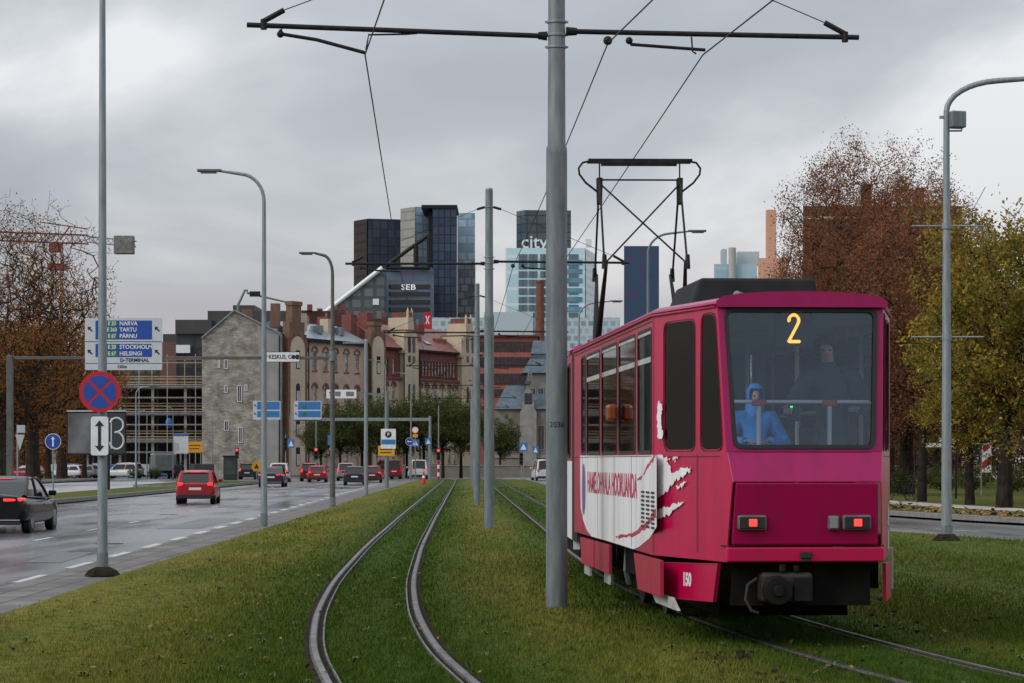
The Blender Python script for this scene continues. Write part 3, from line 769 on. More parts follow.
mb = MB(); mb.add([(-.62, .1, .93), (.62, .1, .93), (1.05, 1.6, .93), (1.05, 8.9, .93), (-1.05, 8.9, .93), (-1.05, 1.6, .93)], [(0, 1, 2, 3, 4, 5)])
mb.build('floor', M['tram_floor'], tram)
# bumper strip and the dark slot over it
mb = MB(); h = hw(0); mb.add([(-h - .02, .02, .868), (h + .02, .02, .868), (h + .06, .3, .868), (-h - .06, .3, .868), (-h - .02, .02, .884), (h + .02, .02, .884), (h + .06, .3, .884), (-h - .06, .3, .884)], [(0, 1, 5, 4), (4, 5, 6, 7), (3, 2, 1, 0), (1, 2, 6, 5), (0, 4, 7, 3)])
mb.build('rubber_joint', M['black'], tram)
mb = MB(); mb.bb(-h - .005, h + .005, -.045, .03, .742, .866); bp = mb.build('bumper', M['tram_red'], tram, bevel=.012)
mb = MB(); mb.bb(-.05, .05, -.07, -.046, .77, .83); mb.bb(-.035, .035, -.062, -.046, .742, .77); mb.build('latch', M['black'], bp, bevel=.008)
# tail lights
def zpx(py, d=20.55): return Z(py, d)
for cx in (-.465, .435):
    yy = -.052
    k = MB(); k.bb(cx - .125, cx + .125, yy - .03, yy + .05, 1.012, 1.142); lt = k.build('tail_light', M['pole_grey'], tram, bevel=.02)
    k = MB(); k.bb(cx - .108, cx + .108, yy - .036, yy - .028, 1.028, 1.126); k.build('lens_base', M['black'], lt, bevel=.004)
    k = MB(); k.bb(cx - .03, cx + .04, yy - .046, yy - .034, 1.045, 1.108); k.build('lit_lens', M['brake'], lt, bevel=.012)
k = MB(); k.bb(.185, .285, -.085, -.0, 1.012, 1.138); rl = k.build('reversing_light', M['pole_grey'], tram, bevel=.02)
k = MB(); k.bb(.202, .268, -.093, -.084, 1.028, 1.122); k.build('lens', M['lens_dull'], rl, bevel=.01)
# route number behind the rear window: a lit dot figure in a dark housing
dx0 = -.03; dz = zpx(328, 20.86); dy = .33
k = MB(); k.bb(dx0 - .16, dx0 + .16, dy + .02, dy + .10, dz - .15, dz + .16); rd = k.build('route_display', M['black'], tram)
k = MB()
fig = []
for t in np.linspace(PI * 1.02, -PI * .18, 22): fig.append((.043 * math.cos(t), .07 + .048 * math.sin(t)))
for t in np.linspace(0, 1, 16)[1:]: fig.append((.038 - .082 * t, .045 - .155 * t))
for t in np.linspace(0, 1, 13)[1:]: fig.append((-.044 + .092 * t, -.113))
for a, b in fig:
    for ox, oz in ((0, 0),): k.box((dx0 + a, dy + .012, dz + b), (.021, .012, .021), ry=.785)
k.build('digit', M['led'], rd)
# handrails in the rear window and along the sides
hz = Z(402, 20.95)
k = MB(); k.tube([(-.60, .28, hz), (.60, .28, hz)], .016, 8)
for x_, in ((-.345,), (.27,)): k.tube([(x_, .28, hz), (x_, .30, 1.2)], .020, 8)
for sx in (-1, 1): k.tube([(sx * .60, .28, hz), (sx * (HW - .12), YT, hz), (sx * (HW - .1), 8.6, hz)], .016, 8)
hr = k.build('handrail', M['handrail'], tram)
k = MB()
for x_ in (-.345, .27): k.box((x_, .28, hz - .01), (.13, .05, .055))
k.build('clamp', M['red_plastic'], hr, bevel=.012)
for yy in (2.6, 3.5, 4.4, 5.3, 6.2, 7.1):
    for sx in (-1, 1):
        k = MB(); k.bb(sx * .75 - .2, sx * .75 + .2, yy - .2, yy + .22, 1.33, 1.40); k.box((sx * .75, yy - .22, 1.62), (.42, .06, .62), rx=.12); k.bb(sx * .75 - .05, sx * .75 + .05, yy - .05, yy + .05, .93, 1.33)
        k.build('seat', M['seat'], tram, bevel=.03)
for yy in (2.2, 5.0, 7.8):
    k = MB(); k.cyl((.35, yy, .93), (.35, yy, 2.87), .017); k.build('grab_pole', M['handrail'], tram)
# --- painted livery on the left wall: white field with a ragged brush edge
def jag(poly, amp, seed, n=5):
    rng = random.Random(seed); out = []
    for i in range(len(poly)):
        a, b = poly[i], poly[(i + 1) % len(poly)]
        for k in range(n):
            t = k / n; e = amp if k else amp * .4
            out.append((a[0] + (b[0] - a[0]) * t + rng.uniform(-e, e), a[1] + (b[1] - a[1]) * t + rng.uniform(-e, e)))
    return out
def decal(name, plane, pxpoly, m, amp=0.0, seed=1, w0=.003, n=5, parent=tram):
    pl = [on_wall(*plane, *p) for p in pxpoly]
    if amp: pl = jag(pl, amp, seed, n)
    mb = MB(); on_plane(mb, [pl], .002, *plane, w0=w0)
    return mb.build(name, m, parent)
wf = [(580.2, 455.5), (600, 455.8), (625, 455.5), (656.9, 455), (656.9, 472), (656.9, 500), (656.9, 527), (650, 538), (640, 546.5), (634, 549.2), (610, 541.5), (592, 536.5), (587, 530), (583.5, 520), (581, 508)]
lw = decal('livery_field', LM, wf, M['tram_white'], 0)
for i, s in enumerate(([(646, 469), (650.5, 461.5), (654, 455.3), (656.2, 455.3), (652.5, 462), (648, 469), (643, 476), (637.5, 481)],
                       [(616, 536.5), (630, 533), (643, 526), (656.5, 509), (656.8, 517), (645, 530), (632, 537), (620, 538.5)])):
    decal('brush_stroke', LM, s, M['livery_red'], .02, 20 + i, .005, parent=lw)
for i, s in enumerate(([(658.3, 454.5), (662, 455.5), (667, 461), (672, 468), (670, 478), (668, 488), (663, 495), (658.3, 499)],
                       [(658.3, 459), (664, 456), (671, 459), (666, 464), (658.3, 471)],
                       [(658.3, 477), (668, 473.5), (678, 470), (692, 467.5), (691.5, 471), (685, 476), (677, 480), (671, 487), (665, 494), (658.3, 498)],
                       [(658.3, 510), (668, 507), (680, 502.5), (686, 502), (676, 509), (669, 515), (658.3, 519)],
                       [(677, 487), (683, 483.5), (688, 481), (684, 486), (679, 489)],
                       [(674, 459), (679, 456.5), (677, 461)],
                       [(660, 402), (664, 405), (663, 420), (664.5, 437), (659.5, 438), (659, 420)])):
    decal('brush_splash', LT, s, M['tram_white'], .018, 30 + i, .0085 + .0015 * i, 7)
# lettering and round emblem on the white field
ua, va = on_wall(*LM, 588, 486); ub, vb2 = on_wall(*LM, 637.5, 486)
vs, fs = text_verts('HAMELOHVALA HOORUANDA', .33, .003, .006)
xs = [v[0] for v in vs]; sc_ = (ub - ua) / (max(xs) - min(xs))
O_, U_, V_ = (Vector(q) for q in LM)
k = MB(); k.add([O_ + U_ * ((ua + ub) / 2 + v[0] * sc_) + V_ * (1.345 + v[1]) + Vector((-.006 - v[2], 0, 0)) for v in vs], fs)
k.build('lettering', M['livery_red'], lw)
ue, ve = on_wall(*LM, 584.2, 490)
k = MB(); on_plane(k, [[(ue + .2 * math.cos(t), 1.27 + .30 * math.sin(t)) for t in np.linspace(0, 2 * PI, 24, endpoint=False)]], .002, *LM, w0=.006); k.build('emblem', M['livery_blue'], lw)
# louvred vent
k = MB()
u0, _ = on_wall(*LM, 641, 510); u1, _ = on_wall(*LM, 656, 510); 
for c_ in range(3):
    k = MB()
    for r_ in range(9):
        a = u0 + (u1 - u0) * c_ / 3 + .07; b = u0 + (u1 - u0) * (c_ + 1) / 3 - .07; v = 1.30 - r_ * .04
        on_plane(k, [[(a, v), (b, v), (b, v + .019), (a, v + .019)]], .008, *LM, w0=.006)
    k.build('vent_grille', M['black'], tram)
# orange marker lamp
u, v = on_wall(*LM, 618.5, 413)
k = MB(); k.bb(-HW - .13, -HW - .02, YE - u - .12, YE - u + .06, v - .085, v + .085); k.build('indicator_lamp', M['orange_lens'], tram, bevel=.03)
# skirts below the body
def skirt(plane, pxpoly, m, w0=-.03, th=.03, name='skirt_panel'):
    pl = [on_wall(*plane, *p) for p in pxpoly]
    mb = MB(); on_plane(mb, [pl], th, *plane, w0=w0); return mb.build(name, m, tram)
s150 = skirt(LT, [(664, 562), (721, 563.5), (716, 602), (665, 597.5)], M['tram_red'], .012)
e_ = [on_wall(*LT, *p) for p in [(664, 562), (721, 563.5), (716, 602), (665, 597.5)]]
c_ = (sum(p[0] for p in e_) / 4, sum(p[1] for p in e_) / 4)
mb = MB(); on_plane(mb, [e_, [(c_[0] + (p[0] - c_[0]) * .965, c_[1] + (p[1] - c_[1]) * .94) for p in e_]], .004, *LT, w0=.03); mb.build('edge_trim', M['tram_pink'], s150)
u, v = on_wall(*LT, 690, 580); O_, U_, V_ = (Vector(q) for q in LT); Nn = U_.cross(V_)
k = MB(); text_on(k, '150', .158, O_ + U_ * u + V_ * v + Nn * .028, U_, V_, .003, .0065, .80); k.build('fleet_number', M['white'], s150)
skirt(LM, [(636, 553), (663, 560.5), (663, 597), (640, 589)], M['tram_pink'], .008)
skirt(LM, [(646, 591), (666, 597.6), (672, 611), (651, 602.5)], M['tram_grey'], -.06, name='deflector')
skirt(LM, [(596.5, 541), (611, 545), (611, 574), (596.5, 568)], M['tram_pink'], .006)
skirt(LM, [(582, 537), (595.5, 540.8), (595.5, 567.6), (583, 563)], M['tram_pink'], .006)
skirt(LM, [(583, 563), (588, 565), (588, 576), (583, 573)], M['tram_grey'], -.03, name='deflector')
skirt(LM, [(601, 571), (608, 574), (607, 585), (601, 582)], M['tram_grey'], -.05, name='deflector')
mb = MB(); on_plane(mb, [[(L0 - a, b) for a, b in e_]], .03, *RT, w0=.012); mb.build('skirt_panel', M['tram_pink'], tram)
mb = MB(); on_plane(mb, [[(L0 + .01, .42), (L0 + .13, .42), (L0 + .13, .80), (L0 + .01, .80)]], .03, *RT, w0=.012); mb.build('edge_strip', M['tram_grey'], tram)
k = MB(); 
for zz in (1.02, .80): on_plane(k, [jag([(.95, zz), (1.25, zz), (1.25, zz + .17), (.95, zz + .17)], .02, 3)], .002, *RT, w0=.004)
k.build('notice', M['tram_grey'], tram)
for yy in (3.2, 6.4):
    k = MB(); k.bb(HW - .02, HW + .01, yy, yy + 1.3, .46, .72); k.build('skirt_panel', M['tram_pink'], tram)
# underframe, running gear
k = MB(); k.bb(-.60, .60, .16, 1.6, .36, .74); k.bb(-.95, .95, 1.4, 8.8, .44, .74); k.bb(-.58, .58, 1.0, 3.9, .22, .46); k.bb(-.62, .62, 3.9, 8.6, .2, .46); k.build('underframe', M['dark'], tram)  # the two lowest boxes are added to block light under the tram
k = MB(); k.bb(-.38, .06, -.05, .3, .40, .65); cp = k.build('coupler', M['rust_metal'], tram, bevel=.03)
k = MB(); k.cyl((-.25, -.13, .50), (-.25, -.05, .50), .12, .13, 20); k.cyl((-.25, -.17, .50), (-.25, -.12, .50), .045, .05, 14); k.box((-.03, -.075, .51), (.16, .03, .2)); k.cyl((-.2, -.04, .66), (-.2, -.04, .72), .03); k.cyl((-.08, -.04, .66), (-.08, -.04, .71), .025); k.build('coupler_head', M['coupler'], cp, bevel=.006)
k = MB(); k.tube([(-.42, -.02, .6), (-.50, -.05, .55), (-.52, -.06, .42), (-.47, -.07, .33), (-.41, -.07, .31)], .014, 8); k.build('brake_hose', M['rust_metal'], cp)
k = MB(); k.ball((.72 - .05, .1, .43), .03); k.build('hook', M['rust_metal'], tram)
for yc in (5.4,):
    k = MB(); k.bb(-.78, .78, yc - 1.25, yc + 1.25, .38, .5); k.bb(-.86, -.74, yc - 1.3, yc + 1.3, .30, .46); k.bb(.74, .86, yc - 1.3, yc + 1.3, .30, .46)
    bg_ = k.build('bogie', M['dark'], tram, bevel=.02)
    for yy in (yc - .95, yc + .95):
        for sx in (-1, 1):
            k = MB(); k.cyl((sx * .50, yy, .345), (sx * .60, yy, .345), .325, .325, 28); k.cyl((sx * .6, yy, .345), (sx * .75, yy, .345), .12, .1, 16); k.build('wheel', M['rust_metal'], bg_)
    for yy in (yc - .4, yc + .35):
        k = MB(); k.tube([(-.9, yy, .72), (-.92, yy, .45), (-.88, yy + .1, .32)], .05, 8); k.build('spring', M['galv_dark'], bg_)
# drip rails under the roof edge and seams between the body panels
k = MB(); k.tube([(-hw(.2) - .01, .22, 2.925), (-HW - .012, YT, 2.925), (-HW - .012, YE - .02, 2.925)], .012, 6); k.build('drip_rail', M['tram_pink'], tram)
k = MB(); k.tube([(hw(.2) + .01, .22, 2.925), (HW + .012, YT, 2.925), (HW + .012, YE - .02, 2.925)], .012, 6); k.build('drip_rail', M['tram_pink'], tram)
def seam(plane, a, b, w=.006):
    k = MB(); du, dv = b[0] - a[0], b[1] - a[1]; l = math.hypot(du, dv); nu, nv = -dv / l * w / 2, du / l * w / 2
    on_plane(k, [[(a[0] + nu, a[1] + nv), (b[0] + nu, b[1] + nv), (b[0] - nu, b[1] - nv), (a[0] - nu, a[1] - nv)]], .002, *plane, w0=.0062); return k.build('panel_seam', M['rubber'], tram)
seam(LT, (.03, .76), (.03, 2.9)); seam(LT, (pu(697.5), .80), (pu(697.5), 1.66)); seam(LT, (.03, 1.64), (1.5, 1.64)); seam(LM, (.1, 1.645), (7.36, 1.645)); seam(LM, (.1, 2.88), (7.36, 2.88)); seam(RT, (.12, 1.64), (1.52, 1.64))
for uu in (1.05, 2.75, 4.35, 5.85): seam(LM, (uu, .76), (uu, 1.64))
# roof equipment box
k = MB(); k.add([(-.58, 3.0, 3.0), (.72, 3.0, 3.0), (.72, 4.7, 3.0), (-.60, 4.7, 3.0), (-.44, 3.05, 3.39), (.70, 3.05, 3.39), (.70, 4.6, 3.39), (-.46, 4.6, 3.39)], [(0, 1, 5, 4), (1, 2, 6, 5), (2, 3, 7, 6), (3, 0, 4, 7), (4, 5, 6, 7), (3, 2, 1, 0)])
rb = k.build('roof_box', mat('roof box grey', (.024, .027, .028), (.018, .02, .021), 3, .8, spec=.15), tram, bevel=.03)
k = MB(); k.tube([(-.3, 2.0, 3.08), (-.22, 2.2, 3.17), (-.05, 2.6, 3.16), (0, 3.0, 3.2)], .035, 8); k.build('cable_duct', M['galv_dark'], rb)
# --- front car, turned a little to the right at the articulation
FMX = Matrix.Translation((0, 9.0, 0)) @ Matrix.Rotation(math.atan(.0215) - TW, 4, 'Z')
k = MB()
for i in range(7):
    y_ = 9.02 + i * .085; w_ = 1.02 if i % 2 else 1.07
    k.bb(-w_ - (.0 if i else 0), w_, y_, y_ + .08, .62, 3.0)
k.build('bellows', M['bellows'], tram)
FLM = ((-HW, 9.0, 0), (0, -1, 0), SV)
for sx in (-1, 1):
    pl = FLM if sx < 0 else ((HW, .62, 0), (0, 1, 0), SV)
    fw = [(0.35 + i * 1.32, 1.66, 1.47 + i * 1.32, 2.82) for i in range(6)]
    mb = MB(); on_plane(mb, [[(0, .62), (8.38, .62), (8.38, 1.6), (0, 1.6)]], .04, *pl, w0=-.02); mb.xf(FMX); mb.build('side_panel', M['tram_white'], tram)
    mb = MB(); on_plane(mb, [[(0, 1.6), (8.38, 1.6), (8.38, ZT), (0, ZT)]] + [rr(*w, .07) for w in fw], .04, *pl, w0=-.02); mb.xf(FMX); mb.build('side_panel', M['tram_pink'], tram)
    for w in fw:
        f = MB(); on_plane(f, [rr(w[0] - .015, w[1] - .015, w[2] + .015, w[3] + .015, .08), rr(w[0] + .022, w[1] + .022, w[2] - .022, w[3] - .022, .05)], .03, *pl); f.xf(FMX); o = f.build('side_window', M['black'], tram)
        g = MB(); on_plane(g, [rr(*w, .07)], .006, *pl, w0=-.014); g.xf(FMX); g.build('pane', M['dark_glass'], o)
mb = MB(); mb.bb(-HW + .02, -HW + .10, .56, .615, .5, 2.95); mb.bb(HW - .1, HW - .02, .56, .615, .5, 2.95); mb.bb(-HW + .1, HW - .1, .56, .6, 2.6, 2.95); mb.xf(FMX); mb.build('end_frame', M['tram_white'], tram)
roof([(.6, HW), (7.5, HW), (9.0, .75)], 'roof', tram, FMX)
mb = MB(); mb.bb(-1.0, 1.0, .7, 8.6, .4, .72); mb.bb(-.7, .7, 3, 5.5, .2, .45); mb.xf(FMX); mb.build('underframe', M['dark'], tram)
mb = MB(); mb.bb(-HW + .03, HW - .03, 8.9, 9.0, .62, 2.95); mb.bb(-1, 1, .7, 8.9, .90, .93); mb.xf(FMX); mb.build('front_bulkhead', M['tram_red'], tram)
# --- pantograph
PX, PY = .10, 5.35
def pm(mb): return mb.xf(FMX @ Matrix.Translation((PX, PY, 0)))
k = MB(); k.bb(-.75, .75, -.05, .05, 3.28, 3.34); k.bb(-.66, -.58, -.9, .9, 3.26, 3.32); k.bb(.58, .66, -.9, .9, 3.26, 3.32); k.bb(-.3, .3, -.3, .3, 3.1, 3.3)
for sx in (-1, 1):
    for yy in (-.8, .8): k.cyl((sx * .62, yy, 3.05), (sx * .62, yy, 3.27), .05, .05, 10)
pg = pm(k).build('pantograph', M['black_metal'], tram)
zk, zt, hb_, ht = 4.38, 5.66, .55, .58
for s_ in (-1, 1):
    for sx in (-1, 1):
        k = MB(); k.tube([(sx * .62, s_ * .22, 3.30), (sx * hb_, s_ * 1.22, zk)], [.05, .022], 8); pm(k).build('lower_arm', M['black_metal'], pg)
        k = MB()
        k.cyl((sx * (hb_ + .03), s_ * 1.22, zk - .1), (sx * (hb_ + .03), s_ * 1.22, zk + .1), .04, .03, 8)
        k.tube([(sx * (hb_ + .03), s_ * 1.22, zk - .06), (sx * ht, s_ * .05, zt)], .017, 6)
        k.cyl((sx * ht, s_ * .1, zt - .35), (sx * ht, s_ * .05, zt + .02), .035, .045, 8)
        if s_ < 0: k.tube([(sx * hb_, s_ * 1.2, zk), (-sx * ht, s_ * .07, zt - .06)], .014, 6)
        pm(k).build('upper_arm', M['black_metal'], pg)
k = MB(); k.tube([(-ht, 0, zt), (ht, 0, zt)], .014, 6)
for sx in (-1, 1):
    k.cyl((sx * ht, 0, zt - .05), (sx * ht, 0, zt + .24), .012, .012, 6)
    pts = [(sx * .72, 0, 5.93), (sx * .82, 0, 5.91), (sx * .88, 0, 5.83), (sx * .87, 0, 5.74), (sx * .78, 0, 5.62), (sx * .60, 0, 5.48)]
    k.tube(pts, .017, 6)
for yy in (-.14, .14): k.box((0, yy, 5.93), (1.5, .05, .035)); k.box((0, yy, 5.905), (1.1, .07, .05))
pm(k).build('collector_head', M['black_metal'], pg)
# ------------------------------------------------------------------ masts, wires, lamps, signs
def mast_x(i): return [.48, -.53, -1.24, -1.75, -2.28, -2.88, -3.45][i]
mast_lab = ['tall grey steel catenary mast beside the tram, stencilled 2036', 'second grey catenary mast along the grass, seen whole with its two arms', 'third grey catenary mast in the row, just left of and behind the second',
            'fourth catenary mast in the row between the tracks', 'fifth catenary mast in the row between the tracks', 'sixth catenary mast in the far end of the row', 'farthest catenary mast before the crossing']
def make_mast(i):
    d = 26 + 30 * i; x = mast_x(i)
    t = thing('catenary_mast', mast_lab[i], 'mast', (x, d, 0), 0, 'catenary masts between the tracks')
    hl = 3.33; hr = 3.25; za = 6.29 if i == 0 else 6.17; zb_ = 6.155 if i == 0 else 6.19
    k = MB(); k.tube([(0, 0, -.1), (0, 0, 4.90), (0, 0, 4.96), (0, 0, 5.0), (0, 0, 7.88)], [.116, .113, .112, .096, .086], 28); k.build('post', M['galv_dark'], t, smooth=True)
    k = MB(); k.cyl((0, 0, 7.88), (0, 0, 7.92), .09, .07, 20); k.build('cap', M['galv'], t)
    for z_ in (6.05, 6.18, 6.32, 7.48):
        k = MB(); k.cyl((0, 0, z_ - .012), (0, 0, z_ + .012), .104, .104, 24); k.box((.11, 0, z_), (.03, .03, .02)); k.box((-.11, 0, z_), (.03, .03, .02)); k.build('clamp_band', M['galv'], t)
    al = MB(); al.tube([(-.13, 0, 6.17), (-hl, 0, za)], .028, 10); al.cyl((-.1, 0, 6.17), (-.2, 0, 6.175), .05, .04, 10); a1 = al.build('left_arm', M['black_metal'], t)
    k = MB(); k.tube([(-1.5, 0, 6.2), (-1.62, 0, 6.19), (-2.02, -.02, 6.18), (-2.05, 0, 6.02)], .011, 6); k.tube([(-hl + .36, 0, za - .05), (-hl + .38, 0, za - .1), (-hl + .75, 0, za - .16), (-2.06, 0, 5.99)], .02, 8); k.ball((-hl + .36, 0, za - .1), .04, 8, 6); k.build('registration_arm', M['black_metal'], a1)
    al = MB(); al.tube([(.13, 0, 6.22), (hr, 0, zb_)], .028, 10); al.cyl((.1, 0, 6.22), (.22, 0, 6.218), .05, .04, 10); a2 = al.build('right_arm', M['black_metal'], t)
    k = MB(); k.tube([(.78, 0, 6.12), (.8, 0, 6.08), (1.6, 0, 6.02)], .018, 8); k.tube([(1.45, 0, 6.16), (1.46, -.02, 6.0), (1.5, 0, 5.98)], .010, 6); k.ball((.78, 0, 6.12), .04, 8, 6); k.ball((.55, 0, 6.12), .05, 8, 6); k.build('registration_arm', M['black_metal'], a2)
    for sx, hl_, ze in ((-1, hl - .18, za), (1, hr - .15, zb_)):
        k = MB(); k.tube([(sx * .1, 0, 7.48), (sx * .28, 0, 7.43)], .03, 8); k.tube([(sx * .28, 0, 7.43), (sx * (hl_ - .22), 0, ze + .16)], .006, 5); k.tube([(sx * (hl_ - .22), 0, ze + .16), (sx * hl_, 0, ze + .04)], .03, 8); k.tube([(sx * hl_, 0, ze + .06), (sx * hl_, 0, ze - .05)], .035, 8)
        k.build('stay_wire', M['black_metal'], t)
    if i == 0:
        # stencilled number at eye height
        k = MB(); vs, fs = text_verts('2036', .085, .003, .001)
        r_ = .1155; zz = Z(425, d)
        k.add([(r_ * math.sin(v[0] / r_), -(r_ + v[2]) * math.cos(v[0] / r_), zz + v[1]) for v in vs], fs); k.build('stencil_number', M['sign_black'], t)
    return t
for i in range(7): make_mast(i)

def wire(name, label, pts, r, group=None):
    k = MB(); k.tube(pts, r, 6); o = k.build(name, M['wire']); return tag(o, label, 'wire', group)
dl = [0.5] + [26 + 30 * i for i in range(7)] + [240]
def wpts(f, zc, sag=.10):
    out = []
    for a, b in zip(dl[:-1], dl[1:]):
        for t in np.linspace(0, 1, 8)[:-1]:
            d = a + (b - a) * t; out.append((float(f(d)), d, zc - sag * 4 * t * (1 - t) * (.2 if a < 1 else 1)))
    return out
# contact wires run straight between the registration points on the arms
sup_l = [(-.2, .5)] + [(mast_x(i) - 2.06, 26 + 30 * i) for i in range(7)] + [(-6, 240)]
sup_l[0] = (1.45, .5)
sup_r = [(5.5, .5)] + [(mast_x(i) + 1.55, 26 + 30 * i) for i in range(7)] + [(-2.2, 240)]
sup_f = [(4.5, .5)] + [(mast_x(i) + .55, 26 + 30 * i) for i in range(7)] + [(-3, 240)]
def lin(s): 
    a = np.array(s); return lambda d: np.interp(d, a[:, 1], a[:, 0])
sup_r[1] = (mast_x(0) + 1.57, 26)
wire('contact_wire', 'overhead contact wire above the left track', wpts(lin(sup_l), 5.97, .04), .008)
wire('contact_wire', 'overhead contact wire above the tram', wpts(lin(sup_r), 5.965, .02), .008)
wire('feeder_wire', 'thin feeder wire strung just right of the catenary masts', wpts(lin(sup_f), 6.09, .06), .008)

M['pole_dark'] = mat('dull dark pole', (.075, .075, .07), (.11, .108, .10), 4, .6, .2, .06, 60)
def street_lamp(label, px, d, ztop, dirx, alen, r0=.085, zb=0.0, group='tall street lamps', rise=.75, head='cobra', diry=0.0, xx=None, mk='galv'):
    x = X(px, d) if xx is None else xx
    t = thing('street_lamp', label, 'street lamp', (x, d, zb), 0, group)
    h = ztop - zb; hs = h - rise
    k = MB(); k.tube([(0, 0, -.15), (0, 0, hs * .5), (0, 0, hs)], [r0, r0 * .78, r0 * .56], 16); k.build('pole', M[mk], t, smooth=True)
    k = MB(); k.cyl((0, 0, 0), (0, 0, .30), r0 * 1.12, r0 * 1.08, 16); k.build('pole_base', M['galv_dark'], t)
    pts = []
    for q in np.linspace(0, 1, 9):
        a = q * PI / 2 * .93
        pts.append((dirx * alen * .55 * (1 - math.cos(a)), diry * alen * .55 * (1 - math.cos(a)), hs + rise * .9 * math.sin(a)))
    l = pts[-1]; pts.append((dirx * alen, diry * alen, h))
    k = MB(); k.tube(pts, [r0 * .54] * 9 + [r0 * .4], 10); ar = k.build('arm', M[mk], t, smooth=True)
    k = MB(); e = Vector(pts[-1]); dv = Vector((dirx, diry, .04)).normalized()
    k.box(e + dv * .28, (.60 if dirx else .2, .16 if dirx else .62, .065), rz=0); k.box(e + dv * .3 - Vector((0, 0, .055)), (.4 if dirx else .15, .15 if dirx else .4, .03))
    k.build('lamp_head', M['pole_dark'], ar, bevel=.025)
    return t
l0 = street_lamp('tall grey street lamp on the verge carrying the round no-stopping sign', 102.5, 34.3, 9.1, -1, 1.7, .075)
k = MB(); k.tube([(0, 0, -.02), (0, 0, .05), (0, 0, .10)], [.26, .2, .1], 14); k.build('base_mound', M['soil'], l0)
street_lamp('tall grey street lamp standing on the verge in front of the limestone house', 264, 60.2, 8.82, -1, 1.08, .085)
street_lamp('grey street lamp on the verge that holds up the sign gantry over the road', 332.5, 86.7, 9.05, -1, .62, .105, mk='pole_dark')
street_lamp('street lamp whose bent arm shows against the cream tower of the brick house', 411, 203, 9.0, -1, .95, .075)
street_lamp('street lamp with bent arm before the arched wing of the brick house', 385.5, 177, 9.0, -1, .9, .075)
rl = street_lamp('tall grey street lamp beside the side road with floodlight and banner rods', 946.5, 49.0, 9.38, 1, 2.1, .11, rise=.7)
k = MB(); k.tube([(0, 0, 0), (0, 0, .12)], [.30, .16], 12); k.build('base_mound', M['soil'], rl)
zf = Z(120, 49)
k = MB(); k.box((.20, -.02, zf), (.32, .28, .34), rz=.25); fl = k.build('floodlight', M['galv_dark'], rl, bevel=.03)
k = MB(); k.bb(-.14, .1, -.04, .04, zf + .03, zf + .08); k.tube([(.02, 0, zf - .22), (.3, 0, zf - .22), (.34, 0, zf - .08)], .02, 6); k.build('bracket', M['galv'], fl)
for py in (226, 337):
    k = MB(); zz = Z(py, 49); k.tube([(-.70, 0, zz), (.76, 0, zz)], .017, 8); k.cyl((0, 0, zz - .06), (0, 0, zz + .06), .10, .10, 12); k.build('banner_rod', M['galv'], rl)
street_lamp('dark street lamp seen through the raised pantograph', 648, 80, 9.2, 1, 1.35, .075, mk='galv_dark')
street_lamp('distant street lamp seen left of the pantograph against the pale hotel', 579, 115, 9.2, 1, 1.5, .075)
for px, d, dr, lab in ((136, 146, 1, 'grey street lamp on the far edge of the median before the concrete frame'), (173, 240, -1, 'street lamp beside the white billboard at the building site'), (147, 256, -1, 'slender street lamp in front of the concrete frame building'),
                   (212, 262, 1, 'slender street lamp in front of the limestone gable'), (290, 268, 1, 'slender street lamp before the brown brick stair tower')):
    street_lamp(lab, px, d, 7.0 if d > 150 else 6.1, dr, .8, .07, ROADZ if d > 150 else -.03, group='street lamps across the road', rise=.5)

# ---- sign helpers
def post(t, x, z0, z1, r=.035, m='galv', y=0.0):
    k = MB(); k.cyl((x, y, z0), (x, y, z1), r, r, 12); return k.build('post', M[m], t)
def letters(parent, s, size, x, y, z, m, bold=.004, sx=1.0, align='CENTER', th=.004, name='lettering'):
    k = MB(); text_on(k, s, size, (x, y, z), th=th, bold=bold, sx=sx, align=align); return k.build(name, M[m], parent)
def board(parent, x0, x1, z0, z1, y, m, name='panel', th=.03, r=.04):
    k = MB(); k.flat(rr(x0, z0, x1, z1, r), y, th); return k.build(name, M[m] if isinstance(m, str) else m, parent)
def arrow_up(parent, x, z, y, h, w, m, name='arrow', ang=0.0, both=False):
    hw_, sw = w / 2, w * .16
    P = [(0, h/2), (hw_, h/2 - w*.62), (sw, h/2 - w*.62)] + ([(sw, -h/2 + w*.62), (hw_, -h/2 + w*.62), (0, -h/2), (-hw_, -h/2 + w*.62), (-sw, -h/2 + w*.62)] if both else [(sw, -h/2), (-sw, -h/2)]) + [(-sw, h/2 - w*.62), (-hw_, h/2 - w*.62)]
    ca, sa = math.cos(ang), math.sin(ang)
    k = MB(); k.flat([(x + p[0]*ca - p[1]*sa, z + p[0]*sa + p[1]*ca) for p in P], y, .004); return k.build(name, M[m], parent)

# the round no-stopping sign and its plate hang on the first lamp post
d = 34.3; sx_ = X(101, d); 
t = thing('no_stopping_sign', 'round blue no-stopping sign with red rim and cross on the lamp post', 'road sign', (sx_, d - .12, Z(392, d)))
k = MB(); k.disc((0, 0, 0), .292, .02); k.build('disc', M['sign_red'], t)
k = MB()
for q in range(4):
    a = q * PI / 2; pts = [(.232 * math.cos(a + v), .232 * math.sin(a + v)) for v in np.linspace(.085, PI/2 - .085, 14)]
    c = (.028 * math.cos(a + PI/4), .028 * math.sin(a + PI/4))
    ca, sa = math.cos(PI/4), math.sin(PI/4)
    k.flat([(c[0]*ca - c[1]*sa, c[0]*sa + c[1]*ca)] + [(p[0]*ca - p[1]*sa, p[0]*sa + p[1]*ca) for p in pts], -.004, .004)
k.build('blue_field', M['sign_blue'], t)
k = MB(); k.box((0, .05, .1), (.1, .07, .04)); k.box((0, .05, -.1), (.1, .07, .04)); k.build('bracket', M['galv'], t)
